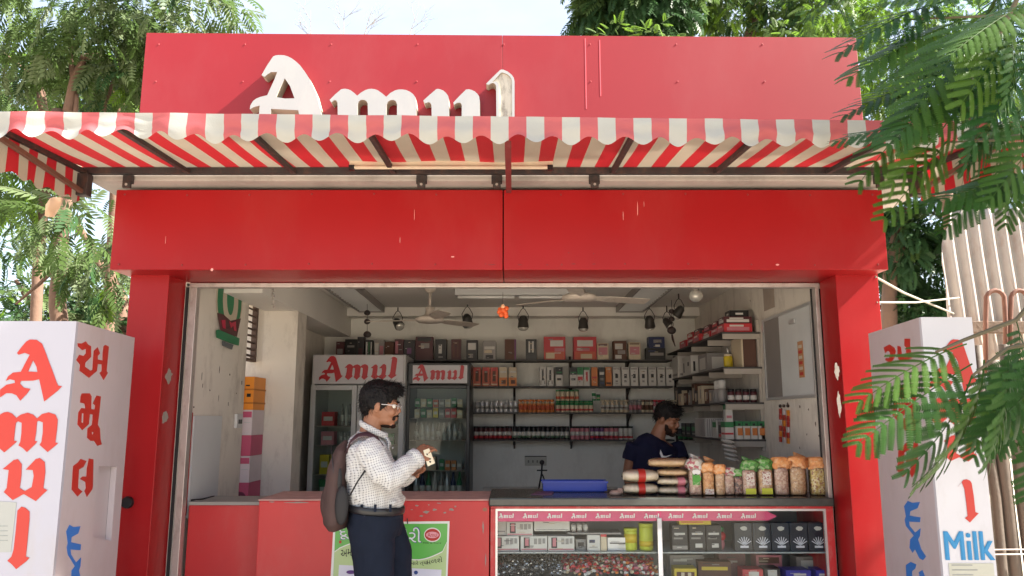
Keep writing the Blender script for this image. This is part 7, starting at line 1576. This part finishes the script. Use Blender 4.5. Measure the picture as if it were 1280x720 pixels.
def twigpx(pts, r0, r1):
    b = MB().m(M('twig_green_brown', (.09, .075, .04), rough=.8)); limb(b, [at(*p) for p in pts], r0, r1, 6); mk('branch', b, parent=NT)
twigpx([(1330, 330, 2.5), (1270, 400, 2.5), (1205, 425, 2.45), (1170, 440, 2.4)], .009, .004); twigpx([(1340, 420, 2.4), (1260, 435, 2.4), (1215, 470, 2.35)], .008, .004)
twigpx([(1300, -60, 2.5), (1250, 40, 2.5), (1215, 85, 2.5), (1212, 150, 2.5)], .010, .004); twigpx([(1330, 20, 2.7), (1240, 20, 2.7), (1130, 25, 2.8)], .009, .003); twigpx([(1340, 150, 2.6), (1250, 175, 2.6), (1180, 178, 2.6)], .008, .003)
near = [ # x0,y0,x1,y1,D0,D1,mesh,tilt
 (1208, 430, 1078, 470, 2.45, 2.35, 0, .1), (1215, 455, 1072, 540, 2.4, 2.3, 2, .2), (1215, 470, 1172, 600, 2.35, 2.3, 3, .9), (1230, 450, 1228, 620, 2.4, 2.35, 1, 1.2),
 (1260, 440, 1275, 585, 2.4, 2.3, 0, 1), (1290, 430, 1330, 560, 2.4, 2.3, 0, 1),
 (1270, 400, 1300, 480, 2.5, 2.4, 1, .6), (1330, 420, 1280, 560, 2.35, 2.3, 1, .8),
 (1245, 10, 1135, 115, 2.5, 2.35, 0, .2), (1250, 30, 1165, 100, 2.6, 2.5, 3, .0), (1215, 20, 1060, 75, 2.8, 2.7, 2, .1), (1190, 0, 1050, 25, 2.8, 2.7, 0, .0), (1240, -10, 1110, -15, 2.8, 2.7, 2, .0), (1160, 25, 1085, 60, 2.8, 2.8, 1, .2),
 (1225, 85, 1110, 165, 2.5, 2.4, 2, .3), (1215, 95, 1180, 215, 2.5, 2.4, 1, .9), (1220, 90, 1245, 210, 2.5, 2.4, 0, 1.1), (1225, 80, 1310, 160, 2.4, 2.3, 0, .9), (1190, 150, 1045, 160, 2.6, 2.6, 2, .1), (1185, 175, 1130, 245, 2.6, 2.5, 1, .6),
 (1260, 30, 1290, 120, 2.3, 2.2, 0, .8), (1270, 20, 1235, 110, 2.3, 2.2, 3, .7), (1290, 0, 1190, 50, 2.3, 2.2, 2, .1), (1310, 40, 1255, 140, 2.3, 2.2, 1, .5), (1300, 215, 1165, 238, 2.6, 2.5, 2, .1),
 (1320, 140, 1260, 230, 2.5, 2.4, 0, .6), (1265, 60, 1205, 60, 2.7, 2.6, 3, .1), (1180, 100, 1060, 110, 3.0, 2.9, 0, .1), (1170, 130, 1080, 180, 2.9, 2.8, 1, .3),
 (1250, 120, 1240, 200, 2.8, 2.7, 3, .8), (1300, 90, 1330, 190, 2.7, 2.6, 1, .9), (1260, 180, 1290, 260, 2.6, 2.5, 3, .9)]
for x0, y0, x1, y1, d0, d1, mi, tl_ in near: leafpx(x0, y0, x1, y1, d0, d1, 1, mi, tl_)
# fuller growth behind those and beyond the frame edge
for k in range(24):
    px = rn.uniform(1195, 1340); py = rn.uniform(-40, 90 if px < 1240 else 230); D = rn.uniform(2.7, 3.4); p = at(px, py, D)
    putleaf(p, Vector((rn.uniform(-1, .5), rn.uniform(-.4, .4), rn.uniform(-.9, .2))), Vector((rn.uniform(-.4, .4), -.5, .8)), rn.uniform(.7, 1.15))
for k in range(9):
    px = rn.uniform(1255, 1340); py = rn.uniform(400, 500); D = rn.uniform(2.6, 3.0); p = at(px, py, D)
    putleaf(p, Vector((rn.uniform(-.8, .3), rn.uniform(-.4, .3), rn.uniform(-1, -.2))), Vector((rn.uniform(-.2, .4), -.6, .7)), rn.uniform(.6, 1.0))
crown('crown', NT, [((3.9, 2.5, 6.3), (.6, .42, 1.2), 2.4), ((3.8, 2.7, 4.3), (.6, .6, 1.0), 2.2), ((3.9, 3.2, 2.6), (.5, .5, .9), 1.4)], 1250, .36, ['olive', 'dark', 'fresh'], 31, droop=.5, wid=.3)  # unseen crown masses added to keep sun off left box, customer and counter
for k in range(70):   # unseen leaves added outside the frame, shading the counter and right side
    p = Vector((rn.uniform(2.6, 4.3), rn.uniform(1.6, 4.0), rn.uniform(1.7, 4.6)))
    if (p - EYE).dot(Vector((0, 1, 0))) > 0:
        u = (p - EYE); zc = u.y * math.cos(PITCH) + u.z * math.sin(PITCH); sx = 640 + FPX * u.x / zc
        if sx < 1330: continue
    putleaf(p, Vector((rn.uniform(-1, 1), rn.uniform(-1, 1), rn.uniform(-.7, .1))), Vector((rn.uniform(-.3, .3), rn.uniform(-.3, .3), 1)), rn.uniform(.9, 1.4))

# ------------------------------------------------------------------ look-alikes in a row: say which one by its place in the row
ORD = ('first', 'second', 'third', 'fourth', 'fifth', 'sixth', 'seventh', 'eighth', 'ninth', 'tenth', 'eleventh', 'twelfth')
same = {}
for o in COL.objects:
    if o.parent is None and 'label' in o: same.setdefault(o['label'], []).append(o)
for lab, os_ in same.items():
    if len(os_) < 2 or len(os_) > 12: continue
    ys = [POS[o.name].y for o in os_]; xs_ = [POS[o.name].x for o in os_]
    side = (max(ys) - min(ys)) > (max(xs_) - min(xs_))
    os_.sort(key=lambda o: POS[o.name].y if side else POS[o.name].x)
    for i, o in enumerate(os_):
        w = lab.split(); tail = [ORD[i], 'from', 'front' if side else 'left']
        o['label'] = ' '.join(w[:13]).rstrip(',') + ', ' + ' '.join(tail)
